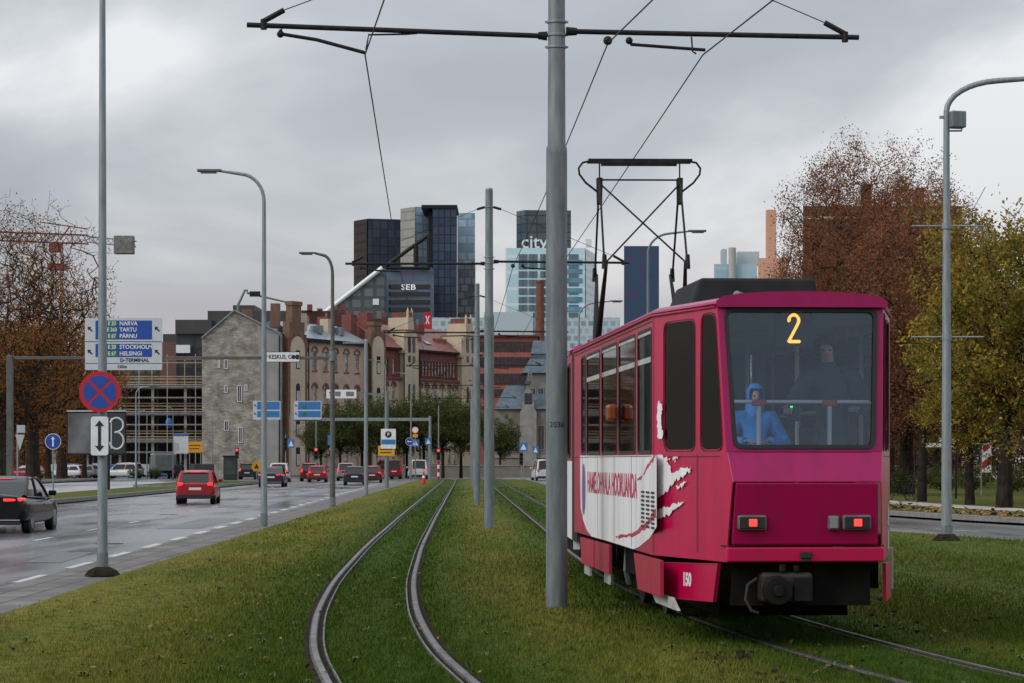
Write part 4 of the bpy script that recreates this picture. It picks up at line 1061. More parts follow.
t = thing('arrow_plate', 'white plate with black double arrow under the round no-stopping sign', 'road sign', (sx_, d - .12, Z(436, d)))
board(t, -.135, .135, -.285, .285, 0, 'sign_black', 'backing', .015, .04); board(t, -.125, .125, -.275, .275, -.004, 'white', 'face', .004, .035)
arrow_up(t, 0, 0, -.009, .44, .13, 'sign_black', both=True)
k = MB(); k.box((0, .05, .1), (.1, .07, .04)); k.build('bracket', M['galv'], t)

# gantry over the left road
gd = 88.0; gx0, gx1 = X(10, gd), X(332.5, 86.7); gz = Z(357.5, gd)
t = thing('sign_gantry', 'grey steel gantry spanning the left road in front of the limestone house', 'gantry', (gx0, gd, -.03))
L_ = gx1 - gx0
k = MB(); k.bb(-.11, .11, -.11, .11, 0, gz + .11); k.build('upright', M['pole_dark'], t, bevel=.02)
k = MB(); k.bb(.13, L_ - .1, -.07, .07, gz - .04, gz + .07); k.build('beam', M['pole_dark'], t, bevel=.01)
k = MB(); k.cyl((L_, -gd + 86.7 + 1.3 - .0, gz - .1), (L_, 0, gz + .2), .16, .16, 12) if False else k.box((L_ - .05, -.65, gz + .03), (.22, 1.5, .12)); k.cyl((L_, -1.3, gz - .15), (L_, -1.3, gz + .2), .135, .135, 14); k.build('collar', M['galv_dark'], t)
# the big direction sign on the gantry
kx = gd / FPX; sd_ = gd - .12
t = thing('direction_sign', 'large grey and blue direction sign for ferries and highways on the gantry', 'road sign', (X(123.5, sd_), sd_, Z(344, sd_)))
w2, h2 = 38.5 * kx, 26 * kx
board(t, -w2, w2, -h2, h2, 0, 'sign_grey', 'panel', .05, .05)
def sp(px): return (px - 123.5) * kx
def sz(py): return (344 - py) * kx
for y0_, y1_ in ((320.5, 339.5), (343.8, 357)): board(t, sp(95.5), sp(152), sz(y1_), sz(y0_), -.005, 'sign_blue', 'blue_field', .004, .03)
for y0_, y1_ in ((320.8, 326.4), (326.9, 332.6), (333.2, 339.2), (344.2, 350), (350.8, 356.7)): board(t, sp(106.5), sp(117.5), sz(y1_ - .2), sz(y0_ + .2), -.010, 'sign_green', 'route_patch', .004, .02)
k = MB(); k.bb(-w2 + .01, w2 - .01, -.006, -.002, sz(341.9), sz(341.3)); k.bb(-w2 + .01, w2 - .01, -.006, -.002, sz(363.6), sz(363.1)); k.build('divider', M['sign_black'], t)
for s, py in (('E 20', 323.7), ('E 263', 329.8), ('E 67', 336.2), ('E 20', 347.1), ('E 67', 353.7)): letters(t, s, .20, sp(112), -.015, sz(py), 'white', .004, .8)
for s, py in (('NARVA', 323.7), ('TARTU', 329.8), ('PÄRNU', 336.2), ('STOCKHOLM', 347.1), ('HELSINGI', 353.7)): letters(t, s, .205, sp(119.5), -.010, sz(py), 'white', .004, .96, 'LEFT')
letters(t, 'D-TERMINAL', .18, sp(120), -.006, sz(360.2), 'sign_black', .004, 1.02, 'LEFT'); letters(t, '150m', .16, sp(122), -.006, sz(366.7), 'sign_black', .003)
for px, py in ((90, 329), (157, 329), (90, 352), (157, 352)): arrow_up(t, sp(px), sz(py), -.006, .24, .17, 'sign_black', ang=PI/4)
# KESKUS sign on the gantry
sd_ = gd - .1; kx2 = sd_ / FPX
t = thing('city_centre_sign', 'long white KESKUS sign on the gantry beam in front of the stair tower', 'road sign', (X(281.5, sd_), sd_, Z(357, sd_)))
w2, h2 = 18.5 * kx2, 5.2 * kx2
board(t, -w2, w2, -h2, h2, -.02, 'sign_black', 'backing', .02, .03); board(t, -w2 + .02, w2 - .02, -h2 + .02, h2 - .02, -.025, 'white', 'face', .004, .03)
letters(t, 'KESKUS, C', .21, -.47, -.03, -.0, 'sign_black', .003, .86, 'LEFT'); arrow_up(t, -.56, 0, -.03, .2, .14, 'sign_black')
k = MB(); k.flat([(.44 + .08 * math.cos(a), .08 * math.sin(a)) for a in np.linspace(0, 2*PI, 16, endpoint=False)], -.03, .003); k.flat(rr(.52, -.09, .64, .09, .03), -.03, .003); k.build('pictogram', M['sign_black'], t)

# second gantry, by the crossing, with two blue signs
gd2 = 205.0; zz = Z(419.5, gd2)
t = thing('sign_gantry', 'distant grey sign gantry at the crossing before the dark trees', 'gantry', (X(430, gd2), gd2, ROADZ))
k = MB(); k.cyl((0, 0, 0), (0, 0, zz - ROADZ + .3), .13, .11, 14); k.build('upright', M['galv'], t)
k = MB(); k.box(((X(292, gd2) - X(430, gd2)) / 2, 0, zz - ROADZ), (X(430, gd2) - X(292, gd2), .16, .26)); k.build('beam', M['galv'], t, bevel=.02)
for px0, px1, lab in ((253, 280.5, 'small blue direction sign in front of the limestone gable, left of its pair'), (294, 321.5, 'small blue direction sign hung in front of the brown stair tower')):
    dd = gd2 - .2; kk = dd / FPX; c = (px0 + px1) / 2
    t = thing('direction_sign', lab, 'road sign', (X(c, dd), dd, Z(410.3, dd)), group='blue signs over the crossing')
    w2, h2 = (px1 - px0) / 2 * kk, 9.3 * kk
    board(t, -w2, w2, -h2, h2, 0, 'sign_grey', 'panel', .05, .04)
    board(t, -w2 * .7, w2 * .94, .06, h2 * .92, -.005, 'sign_lblue', 'blue_field', .004, .03); board(t, -w2 * .7, w2 * .94, -h2 * .75, -.06, -.005, 'sign_lblue', 'blue_field', .004, .03)
    for zz_ in (.12, -h2 * .6): board(t, -w2 * .4, -w2 * .08, zz_, zz_ + .3, -.010, 'sign_green', 'route_patch', .004, .02)
    arrow_up(t, -w2 * .84, h2 * .5, -.006, .3, .2, 'sign_black', ang=PI/4); arrow_up(t, -w2 * .84, -h2 * .4, -.006, .3, .2, 'sign_black', ang=PI/4)
    k = MB(); k.cyl((0, .12, -h2 - .2), (0, .12, h2), .05); k.build('bracket', M['galv'], t)
# cantilever sign post in the verge
cd = 146.0; kx3 = cd / FPX
t = thing('cantilever_post', 'grey cantilever sign post on the verge holding the white lane sign', 'sign post', (X(387, cd), cd, 0))
zt_ = Z(391, cd); zs = Z(394, cd)
k = MB(); k.cyl((0, 0, -.1), (0, 0, zt_), .115, .105, 16); k.build('post', M['galv_dark'], t)
k = MB(); k.bb(-61 * kx3, 0, -.05, .05, zs - .05, zs + .05); k.build('arm', M['galv_dark'], t)
t = thing('lane_sign', 'white lane sign with arrow and vehicle symbols on the cantilever arm', 'road sign', (X(341.5, cd), cd - .1, zs))
w2 = 15 * kx3; board(t, -w2, w2, -.26, .26, 0, 'white', 'panel', .03, .03); arrow_up(t, -w2 * .72, 0, -.006, .38, .22, 'sign_black')
k = MB(); k.flat(rr(-w2*.42, -.15, -w2*.05, .15, .05), -.005, .003); k.flat(rr(w2*.3, -.14, w2*.85, .14, .08), -.005, .003); k.build('pictogram', M['sign_grey'] if False else M['conc_dark'], t)
# parking board and yellow board on the same post
t = thing('parking_sign', 'white and blue information sign on the cantilever post', 'road sign', (X(388.5, cd), cd - .16, Z(438.5, cd)))
board(t, -.45, .45, -.62, .58, 0, 'white', 'panel', .03, .05); board(t, -.42, .42, -.36, -.06, -.006, 'sign_lblue', 'blue_field', .004, .02)
k = MB(); k.disc((0, -.006, .24), .2, .004, 20); k.build('pictogram', M['sign_black'], t); letters(t, 'P', .26, 0, -.01, .24, 'white', .008)
t = thing('detour_sign', 'yellow roadworks sign lower on the cantilever post', 'road sign', (X(386.5, cd), cd - .145, Z(450.7, cd)))
board(t, -.5, .5, -.31, .31, 0, 'sign_yellow', 'panel', .03, .03); k = MB(); k.bb(-.38, .38, -.006, -.002, .05, .12); k.bb(-.38, .3, -.006, -.002, -.14, -.08); k.build('dark_line', M['sign_black'], t)
# small mast between them
t = thing('signal_mast', 'plain grey mast on the verge left of the cantilever sign post', 'mast', (X(366, 115), 115, 0))
k = MB(); k.tube([(0, 0, -.1), (0, 0, Z(341, 115))], [.10, .085], 14); k.build('post', M['galv'], t)
k = MB(); k.cyl((0, 0, Z(341, 115)), (0, 0, Z(339.5, 115)), .1, .06, 14); k.bb(-1.1, 0, -.04, .04, Z(343.5, 115), Z(342, 115)); k.build('short_arm', M['galv'], t)

def round_sign(label, px, py, d, r, face, zb, arrow=None, post_m='galv', name='road_sign'):
    t = thing(name, label, 'road sign', (X(px, d), d, zb)); z = Z(py, d) - zb
    k = MB(); k.cyl((0, .04, 0), (0, .04, z + r * .5), .03, .03, 8); k.build('post', M[post_m], t)
    k = MB(); k.disc((0, 0, z), r, .02); k.build('rim', M['white'], t)
    k = MB(); k.disc((0, -.004, z), r * .93, .004); k.build('face', M[face], t)
    if arrow is not None: arrow_up(t, 0, z, -.009, r * 1.25, r * .55, 'white', ang=arrow)
    return t
round_sign('round blue sign with white upward arrow on the median', 53, 441.5, 92, .305, 'sign_blue', -.03, 0)
round_sign('round blue direction arrow sign near the crossing, left of the pale blue square sign', 409.5, 441.5, 200, .33, 'sign_blue', 0, PI/2)
def square_sign(label, px, py, d, w, h, face, zb, tri=True):
    t = thing('road_sign', label, 'road sign', (X(px, d), d, zb)); z = Z(py, d) - zb
    k = MB(); k.cyl((0, .04, 0), (0, .04, z + h * .4), .035, .035, 8); k.build('post', M['galv'], t)
    board(t, -w/2, w/2, z - h/2, z + h/2, 0, face, 'panel', .02, .03)
    if tri: k = MB(); k.flat([(-w*.36, z - h*.32), (w*.36, z - h*.32), (0, z + h*.36)], -.006, .004); k.build('triangle', M['white'], t)
    return t
square_sign('pale blue square crossing sign under the round white sign', 415.5, 443, 201, .62, .62, 'sign_lblue', 0)
square_sign('pale blue square crossing sign by the crossing, right of the yellow-bordered one', 428.3, 441.5, 204.4, .55, .6, 'sign_lblue', 0)
square_sign('pale blue crossing sign in front of the limestone house corner', 291, 443.5, 212, .6, .75, 'sign_lblue', ROADZ)
square_sign('pale blue crossing sign beside the tram mast on the right side of the tracks', 523.5, 447, 196, .7, .7, 'sign_lblue', 0)
square_sign('small pale blue crossing sign low in front of the little stone palace', 535.5, 450, 202, .5, .62, 'sign_lblue', 0)
square_sign('small blue parking plate behind the street lamp', 330.5, 440, 190, .45, .8, 'sign_lblue', ROADZ, False)
t = thing('speed_sign', 'round white sign with yellow plate above the blue square sign', 'road sign', (X(415.2, 200.6), 200.6, 0)); z = Z(430, 200.6)
k = MB(); k.cyl((0, .04, 0), (0, .04, z), .035); k.build('post', M['galv'], t)
k = MB(); k.disc((0, -.004, z), .3, .02); k.build('rim', M['sign_red'], t); k = MB(); k.disc((0, -.01, z), .24, .006); k.build('face', M['white'], t); board(t, -.22, .22, z - .62, z - .34, 0, 'sign_yellow', 'plate', .02, .02)
# signs seen from behind at the left edge
d = 120
t = thing('road_sign', 'back of a square and a triangular sign on a thin post at the left edge', 'road sign', (X(17.5, d), d, -.03))
k = MB(); k.cyl((0, 0, 0), (0, 0, Z(424, d)), .04); k.build('post', M['galv'], t); z = Z(428.5, d)
board(t, -.02, .38, z - .18, z + .2, -.05, 'sign_back', 'square_plate', .02, .02)
k = MB(); k.flat([(-.1, Z(434, d)), (.36, Z(434, d)), (.12, Z(450, d))], -.05, .02); k.build('triangular_plate', M['sign_back'], t)

# traffic lights
def traffic_light(label, px, py, d, zb, lit=0, h=None, size=1.0, base=None):
    t = thing('traffic_light', label, 'traffic light', (X(px, d), d, zb), 0, 'traffic lights at the crossing'); z = Z(py, d) - zb
    k = MB(); k.cyl((0, .12, 0), (0, .12, (h or z + .5)), .055, .05, 10); k.build('post', M['galv'], t)
    k = MB(); k.box((0, 0, z - .30 * size), (.34 * size, .2, 1.0 * size)); hd = k.build('signal_head', M['black'], t, bevel=.03)
    for q in range(3):
        k = MB(); k.disc((0, -.112, z - .3 * size * q), .115 * size, .01, 16); k.build('lens', M['brake'] if q == lit else M['dark'], hd)
    if base:
        k = MB()
        for q in range(5): k.cyl((0, .12, q * .32), (0, .12, q * .32 + .32), .10, .10, 12, q % 2)
        k.build('striped_base', [M['sign_red'], M['white']], t)
    return t
traffic_light('red traffic light on a tall post in front of the dark trees', 316, 449.5, 216, ROADZ, h=5.4, size=1.1)
traffic_light('red traffic light beside the blue square sign, left of the dark trees', 237, 450, 222, ROADZ)
traffic_light('small red traffic light just behind the street lamp holding the gantry', 330.5, 449, 215, ROADZ, size=.8)
traffic_light('red traffic light on a red and white striped post near the cone', 438.5, 450.5, 203, 0, h=6.2, base=True)
traffic_light('dark traffic light by the road right of the catenary masts', 521.5, 455, 198, 0, lit=9)
traffic_light('dark traffic light in front of the limestone house corner', 285.5, 440, 220, ROADZ, lit=9, size=1.2)

# red traffic cone on the lawn
t = thing('traffic_cone', 'red traffic cone standing on the lawn at the end of the tracks', 'traffic cone', (X(423.7, 168), 168, -.02))
k = MB(); k.box((0, 0, .03), (.46, .46, .06)); k.build('base', M['sign_red'], t); k = MB(); k.tube([(0, 0, .06), (0, 0, .9)], [.17, .04], 16); k.build('cone', M['sign_red'], t)
k = MB(); k.tube([(0, 0, .45), (0, 0, .6)], [.112, .088], 16); k.build('white_band', M['white'], t)

# advertising display behind the no-stopping sign
d = 138
t = thing('billboard', 'free-standing billboard with a pale and a dark face behind the arrow plate', 'billboard', (X(108, d), d, -.03))
k = MB(); k.bb(-.1, .1, 0, .12, 0, Z(452, d)); k.build('post', M['black_metal'], t)
x0, x1, z0, z1 = X(67, d) - X(108, d), X(126, d) - X(108, d), Z(454.5, d), Z(411, d)
xm = X(104, d) - X(108, d)
k = MB(); k.bb(x0, x1, .0, .14, z0, z1); k.build('frame', M['black_metal'], t, bevel=.02); k = MB(); k.bb(x0, x1, -.06, .16, z1, z1 + .06); k.build('top_rail', M['sign_grey'], t)
k = MB(); k.bb(x0 + .06, xm, -.012, -.004, z0 + .1, z1 - .08); k.build('poster', mat('pale poster', (.03, .03, .033), (.15, .155, .165), .55, .3, detail=3), t)
k = MB(); k.bb(xm + .04, x1 - .06, -.012, -.004, z0 + .1, z1 - .08); k.build('dark_poster', mat('dark poster', (.03, .035, .042), None, rough=.2), t)
zc = (z0 + z1) / 2; k = MB(); xc = (xm + x1) / 2 + .1
k.tube([(xc + .38 * math.cos(a), -.03, zc + .48 + .40 * math.sin(a)) for a in np.linspace(PI * .9, -PI * .55, 16)], .06, 6); k.tube([(xc + .40 * math.cos(a), -.03, zc - .42 + .48 * math.sin(a)) for a in np.linspace(PI * .6, -PI * .95, 18)], .06, 6)
k.tube([(xc - .30, -.03, zc + .86), (xc - .30, -.03, zc - .88)], .04, 6); k.build('white_curl', M['sign_grey'], t)

# yellow board and white-blue billboard at the building site
d = 258
t = thing('yellow_board', 'yellow roadworks board beside the limestone house', 'road sign', (X(195, d), d, ROADZ)); z = Z(445, d)
k = MB(); 
for q in (-.6, .6): k.cyl((q, .1, 0), (q, .1, z + .6), .05)
k.build('post', M['galv'], t); board(t, -.8, .8, z - .55, z + .6, 0, 'sign_yellow', 'panel', .04, .03)
k = MB(); k.bb(-.6, .6, -.006, -.002, z + .15, z + .25); k.bb(-.6, .45, -.006, -.002, z - .2, z - .1); k.build('dark_line', M['sign_black'], t)
t = thing('billboard', 'white and blue billboard in front of the concrete frame', 'billboard', (X(180.5, 252), 252, ROADZ)); z = Z(442, 252)
k = MB(); k.cyl((0, .1, 0), (0, .1, z), .09); k.build('post', M['galv'], t); board(t, -.8, .8, z - .95, z + 1.1, 0, 'white', 'panel', .08, .03); board(t, -.8, .8, z + .85, z + 1.1, -.006, 'sign_lblue', 'top_band', .004, .02)
k = MB(); k.flat([(-.75, z + .3), (-.2, z + .1), (-.05, z - .5), (-.6, z - .85), (-.75, z - .85)], -.006, .004); k.build('picture', M['sign_grey'], t)
t = thing('roadworks_sign', 'orange roadworks sign on the grass island by the crossing', 'road sign', (X(256.5, 199), 199, -.03)); z = Z(466, 199) + .03
k = MB(); k.cyl((0, .05, 0), (0, .05, z), .03); k.build('post', M['galv'], t)
k = MB(); k.flat([(-.46, z - .1), (-.2, z + .38), (.2, z + .38), (.46, z - .1), (.2, z - .42), (-.2, z - .42)], 0, .03); k.build('panel', M['sign_yellow'], t); k = MB(); k.flat([(-.2, z - .2), (0, z + .2), (.2, z - .2)], -.006, .004); k.build('symbol', M['sign_black'], t)

# direction finger post, banner and bicycles in the park on the right
d = 104
t = thing('finger_post', 'finger post with three white direction boards in the park', 'sign post', (X(956, d), d, -.02))
post(t, 0, 0, Z(434, d), .05, 'black_metal')
for x0_, x1_, py in ((925, 954, 444.6), (939, 963, 439.6), (958, 980, 441.5)):
    k = MB(); a, b = X(x0_, d) - X(956, d), X(x1_, d) - X(956, d); z = Z(py, d); k.bb(a, b, -.08, -.05, z - .09, z + .09); k.build('direction_board', M['white'], t)
d = 112
t = thing('banner_sign', 'upright white and red banner sign behind the yellow tree trunk', 'sign', (X(986, d), d, -.02))
k = MB(); k.cyl((-.22, 0, 0), (-.22, 0, Z(436, d)), .03); k.build('post', M['galv'], t); k = MB(); k.bb(-.19, .24, -.02, .02, Z(472, d), Z(437, d)); k.build('panel', M['white'], t)
k = MB(); k.flat([(-.18, Z(462, d)), (.23, Z(455, d)), (.23, Z(463, d)), (-.18, Z(469, d))], -.026, .005); k.flat([(-.18, Z(448, d)), (.1, Z(443, d)), (.2, Z(447, d)), (-.1, Z(452, d))], -.026, .005); k.build('red_mark', M['sign_red'], t)
def bicycle(label, px, d, rz):
    t = thing('bicycle', label, 'bicycle', (X(px, d), d, -.02), rz, 'bicycles parked in the park')
    for xx in (-.52, .52):
        k = MB(); k.tube([(xx + .34 * math.cos(a), 0, .34 + .34 * math.sin(a)) for a in np.linspace(0, 2*PI, 21)], .018, 6, False)
        for a in np.linspace(0, PI, 5)[:-1]: k.cyl((xx + .33*math.cos(a), 0, .34 + .33*math.sin(a)), (xx - .33*math.cos(a), 0, .34 - .33*math.sin(a)), .004, .004, 4)
        k.build('wheel', M['tyre'], t)
    k = MB(); 
    for a, b in (((-.52, 0, .34), (-.05, 0, .32)), ((-.05, 0, .32), (-.2, 0, .82)), ((-.2, 0, .78), (.38, 0, .8)), ((-.05, 0, .32), (.4, 0, .72)), ((.52, 0, .34), (.36, 0, .95)), ((-.52, 0, .34), (-.19, 0, .74))): k.cyl(a, b, .02)
    k.build('frame', M['black_metal'], t)
    k = MB(); k.box((-.22, 0, .86), (.26, .13, .06)); k.build('saddle', M['black'], t, bevel=.02); k = MB(); k.tube([(.42, -.28, 1.0), (.36, 0, .97), (.42, .28, 1.0)], .014, 6); k.build('handlebar', M['black_metal'], t)
bicycle('dark bicycle parked by the path just right of the tram', 899, 100, .3); bicycle('second dark bicycle parked by the path, nearer the thin trunk', 911, 101, 1.1)
# ------------------------------------------------------------------ vehicles
CARSPEC = {  # length, width, height, belt, deck start/end of glasshouse (rear base, rear roof, front roof, front base), rear deck height
    'hatch': dict(L=4.2, W=1.76, H=1.46, belt=.93, rb=.08, rf=.55, ff=2.05, fb=3.05, deck=.95),
    'sedan': dict(L=5.0, W=1.92, H=1.46, belt=.93, rb=.62, rf=1.62, ff=2.75, fb=3.75, deck=1.03),
    'suv': dict(L=4.6, W=1.86, H=1.68, belt=1.02, rb=.08, rf=.42, ff=2.4, fb=3.2, deck=1.05),
    'van': dict(L=5.0, W=1.95, H=2.0, belt=1.12, rb=.04, rf=.18, ff=3.3, fb=4.2, deck=1.12),
}
def make_car(kind, label, loc, body, rz=0.0, lit=1, group='cars on the wide left road', name='car', wrap=False, cat='car'):
    S = CARSPEC[kind]; L_, W_, H_, B_ = S['L'], S['W'], S['H'], S['belt']; w = W_ / 2
    t = thing(name, label, cat, loc, rz, group)
    # lower body: lofted rings along the car
    st = [(0.0, .80, .36, .70, S['deck'] - .10), (.06, .93, .30, .74, S['deck'] - .02), (.30, .985, .24, .72, S['deck']), (.9, 1.0, .20, .70, B_ + .02 if S['rb'] < .3 else S['deck'] - .01), (L_ * .5, 1.0, .19, .70, B_ + .01), (S['fb'], .99, .20, .70, B_ - .01), (L_ - .7, .96, .22, .66, B_ - .12), (L_ - .15, .84, .26, .60, B_ - .24), (L_, .66, .34, .55, B_ - .34)]
    k = MB(); vs = []; fs = []; P = 10
    for y, f, zb, zm, zt in st:
        ww = w * f
        pr = [(-ww * .86, zb), (-ww * .97, zb + .10), (-ww, (zb + zm) / 2), (-ww * .985, zm), (-ww * .90, zt)]
        for x, z in pr + [(-x, z) for x, z in pr[::-1]]: vs.append((x, y, z))
    for i in range(len(st) - 1):
        for j in range(P): fs.append((i*P+j, i*P+(j+1) % P, (i+1)*P+(j+1) % P, (i+1)*P+j))
    fs.append(tuple(range(P))); fs.append(tuple(range(len(st)*P-1, (len(st)-1)*P-1, -1)))
    k.add(vs, fs); bo = k.build('body', body, t, smooth=True); sb_ = bo.modifiers.new('soft', 'SUBSURF'); sb_.levels = 2; sb_.render_levels = 2; bo.data.shade_smooth()
    # glasshouse and roof
    wb, wt = w * .86, w * .69; zb = B_ - .09; zr = H_ - .05
    rb, rf, ff, fb = S['rb'], S['rf'], S['ff'], S['fb']; rz_ = S['deck'] - .11
    mx_ = lambda a, b, f: a + (b - a) * f
    k = MB(); ring = lambda w0, w1, y0, y1, z0, z1, f: [(-mx_(w0[0], w1, f), mx_(y0[0], y1[0], f), mx_(z0[0], z1, f)), (mx_(w0[0], w1, f), mx_(y0[0], y1[0], f), mx_(z0[0], z1, f)), (mx_(w0[1], w1, f), mx_(y0[1], y1[1], f), mx_(z0[1], z1, f)), (-mx_(w0[1], w1, f), mx_(y0[1], y1[1], f), mx_(z0[1], z1, f))]
    gv = []
    for f, g, hgt in ((0, 0, 0), (.38, .28, .42), (.75, .66, .80), (1, 1, 1)):      # sides lean in more towards the roof
        r_ = ring((wb * .94, wb), wt, (rb, fb), (rf, ff), (rz_, zb), zr, g)
        q_ = ring((wb * .94, wb), wt, (rb, fb), (rf, ff), (rz_, zb), zr, hgt)
        y_ = ring((wb * .94, wb), wt, (rb, fb), (rf, ff), (rz_, zb), zr, f)
        gv += [(a[0], c_[1], b_[2]) for a, b_, c_ in zip(r_, q_, y_)]
    gf = [(3, 2, 1, 0), (12, 13, 14, 15)]
    for l_ in range(3):
        for q_ in range(4): gf.append((l_*4+q_, l_*4+(q_+1) % 4, l_*4+4+(q_+1) % 4, l_*4+4+q_))
    k.add(gv, gf)
    gh = k.build('window_glass', M['car_glass'], t, bevel=.05)
    k = MB(); P_ = []
    for y, f, z in ((rf - .12, .93, zr - .035), (rf + .08, 1.0, zr + .02), ((rf + ff) / 2, 1.02, H_), (ff - .1, 1.0, zr + .015), (ff + .06, .96, zr - .03)):
        for x in (-1, -.85, -.4, 0, .4, .85, 1): P_.append((x * (wt + .015) * f, y, z - (.05 if abs(x) == 1 else .015 if abs(x) > .8 else 0)))
    fs = [(i*7+j, i*7+j+1, (i+1)*7+j+1, (i+1)*7+j) for i in range(4) for j in range(6)]
    b0 = len(P_); P_ += [(x, y, z - .035) for x, y, z in P_]; fs += [tuple(q + b0 for q in f[::-1]) for f in fs]
    ring = list(range(7)) + [i*7+6 for i in range(1, 5)] + [28 + j for j in range(5, -1, -1)] + [i*7 for i in range(3, 0, -1)]
    fs += [(ring[(i+1) % len(ring)], ring[i], ring[i] + b0, ring[(i+1) % len(ring)] + b0) for i in range(len(ring))]
    k.add(P_, fs); k.build('roof', body, t, smooth=True)
    for s in (-1, 1):
        k = MB(); pw = .075 if kind == 'sedan' else .12
        G_ = lambda l_, q_: Vector(gv[l_ * 4 + q_])
        a_ = (1, 2) if s > 0 else (0, 3)
        k.tube([G_(l_, a_[0]) + Vector((-s * .02, .04, 0)) for l_ in range(4)], [pw, pw * .85, pw * .7, .05], 6); k.tube([G_(l_, a_[1]) for l_ in range(4)], .04, 6)
        mid = [G_(l_, a_[0]).lerp(G_(l_, a_[1]), .47) for l_ in range(4)]; k.tube([p + Vector((s * .004, 0, 0)) for p in mid], .035, 6)
        k.tube([G_(0, a_[0]) + Vector((s * .01, .05, .02)), G_(0, a_[1]) + Vector((s * .01, -.05, .02))], .022, 6)
        k.build('pillar', body, t, smooth=True)
    # rear details
    if kind == 'sedan':
        for s in (-1, 1):
            k = MB(); k.box((s * w * .60, .04, .86), (.46, .10, .075), rz=s * .12); k.box((s * w * .86, .15, .875), (.08, .20, .065), rz=s * -.25); k.build('tail_light', M['tail'], t, bevel=.02)
        k = MB(); k.box((0, rf - .08, H_ - .08), (.5, .05, .025)); k.build('brake_light', M['tail'], t)
        k = MB(); k.bb(-w * .80, w * .80, -.02, .03, .33, .365); k.build('chrome_strip', M['rim'], t); k = MB(); k.bb(-w * .8, w * .8, -.03, .1, .22, .30); k.build('rear_diffuser', M['black'], t)
        zp = .70
    else:
        tw_ = .22 if kind == 'hatch' else .16; th_ = .13 if kind == 'hatch' else .32; zt_ = .86 if kind == 'hatch' else .98
        for s in (-1, 1):
            k = MB(); k.box((s * (w * .83 - tw_ * .42), .03, zt_), (tw_, .10, th_), rz=s * .22); k.build('tail_light', M['tail'] if lit else M['tail_dim'], t, bevel=.02)
        k = MB(); k.box((0, rf - .10, H_ - .085), (.45, .05, .03)); k.build('brake_light', M['tail'] if lit else M['tail_dim'], t)
        k = MB(); k.box((0, .02, .33), (W_ * .84, .12, .20)); k.build('bumper', M['black'], t, bevel=.03)
        zp = .66 if kind != 'van' else .8
    k = MB(); k.bb(-.26, .26, -.022 if kind == 'sedan' else -.012, .02, zp - .055, zp + .055); k.build('number_plate', M['plate'], t)
    for s in (-1, 1):
        k = MB(); k.box((s * (w + .03), fb - .34, B_ + .07), (.20, .14, .14)); k.build('wing_mirror', body, t, bevel=.03)
        for y in (.88 if kind == 'sedan' else .72, L_ - .85):
            k = MB(); k.cyl((s * (w - .2), y, .36), (s * (w - .045), y, .36), .40, .40, 28); k.build('wheel_arch', M['black'], t)
            k = MB(); k.cyl((s * (w - .27), y, .33), (s * (w - .035), y, .33), .33, .32, 28); wh = k.build('wheel', M['tyre'], t, bevel=.02)
            k = MB(); k.cyl((s * (w - .04), y, .33), (s * (w - .028), y, .33), .22, .21, 24)
            for q in range(5):
                a = q * 2 * PI / 5; k.box((s * (w - .026), y + .12 * math.cos(a), .33 + .12 * math.sin(a)), (.012, .20, .05), rx=a)
            k.build('rim', M['rim'] if kind == 'sedan' else M['galv_dark'], wh)
        k = MB(); k.box((s * w * .70, L_ - .12, .62), (.32, .2, .14)); k.build('headlight', M['lamp_glass'], t, bevel=.03)
        k = MB(); k.box((s * w * .99, L_ * .52, .72), (.03, .18, .03)); k.build('door_handle', M['rim'], t)
    return t
rd_ = lambda px, d: (X(px, d), d, ROADZ + .001)
P_black = paint('black car paint', (.005, .005, .006), None, .12, .2); P_red = paint('red car paint', (.30, .012, .02)); P_white = paint('white car paint', (.55, .56, .57)); P_navy = paint('navy car paint', (.016, .02, .035))
P_purple = paint('plum car paint', (.035, .014, .028)); P_dred = paint('maroon car paint', (.12, .012, .02)); P_silver = paint('silver car paint', (.22, .22, .23)); P_grey = paint('grey car paint', (.10, .105, .11))
make_car('sedan', 'black sedan cut off by the left edge of the photo, tail light glowing', (-13.25, 61.3, ROADZ + .001), P_black, .012)
make_car('hatch', 'bright red hatchback alone in the middle of the left road', rd_(195.0, 103.5), P_red, .055, lit=1)
make_car('sedan', 'plum-coloured sedan braking at the crossing in front of a white car', rd_(271, 172), P_purple, .04)
make_car('suv', 'white SUV waiting at the crossing behind the plum sedan', rd_(278.5, 212), P_white, .04)
make_car('hatch', 'red hatchback waiting under the red traffic light', rd_(317, 210), P_red, .05)
make_car('suv', 'dark maroon SUV half hidden left of the waiting red hatchback', rd_(309.5, 221), P_dred, .05)
make_car('hatch', 'navy blue hatchback in the kerb lane between the lamp posts', rd_(354.5, 184), P_navy, .05, lit=0)
make_car('suv', 'silver SUV ahead and to the left of the navy hatchback', rd_(346, 226), P_silver, .05)
make_car('hatch', 'maroon hatchback ahead of the navy hatchback, close to the kerb', rd_(372, 204), P_dred, .05)
make_car('van', 'red van crossing beyond the yellow detour sign', rd_(394, 246), P_red, .3, lit=0, cat='van', name='van')
make_car('suv', 'black SUV at the crossing beyond the orange roadworks sign', rd_(247, 244), P_navy, .05)
make_car('van', 'white van behind the blue crossing signs at the far end of the tracks', rd_(419, 250), P_white, .1, lit=1, cat='van', name='van')
make_car('van', 'white van on the right side road, half behind the first mast', (X(546, 226), 226, ROADZ + .001), P_white, .1, lit=0, cat='van', name='van')
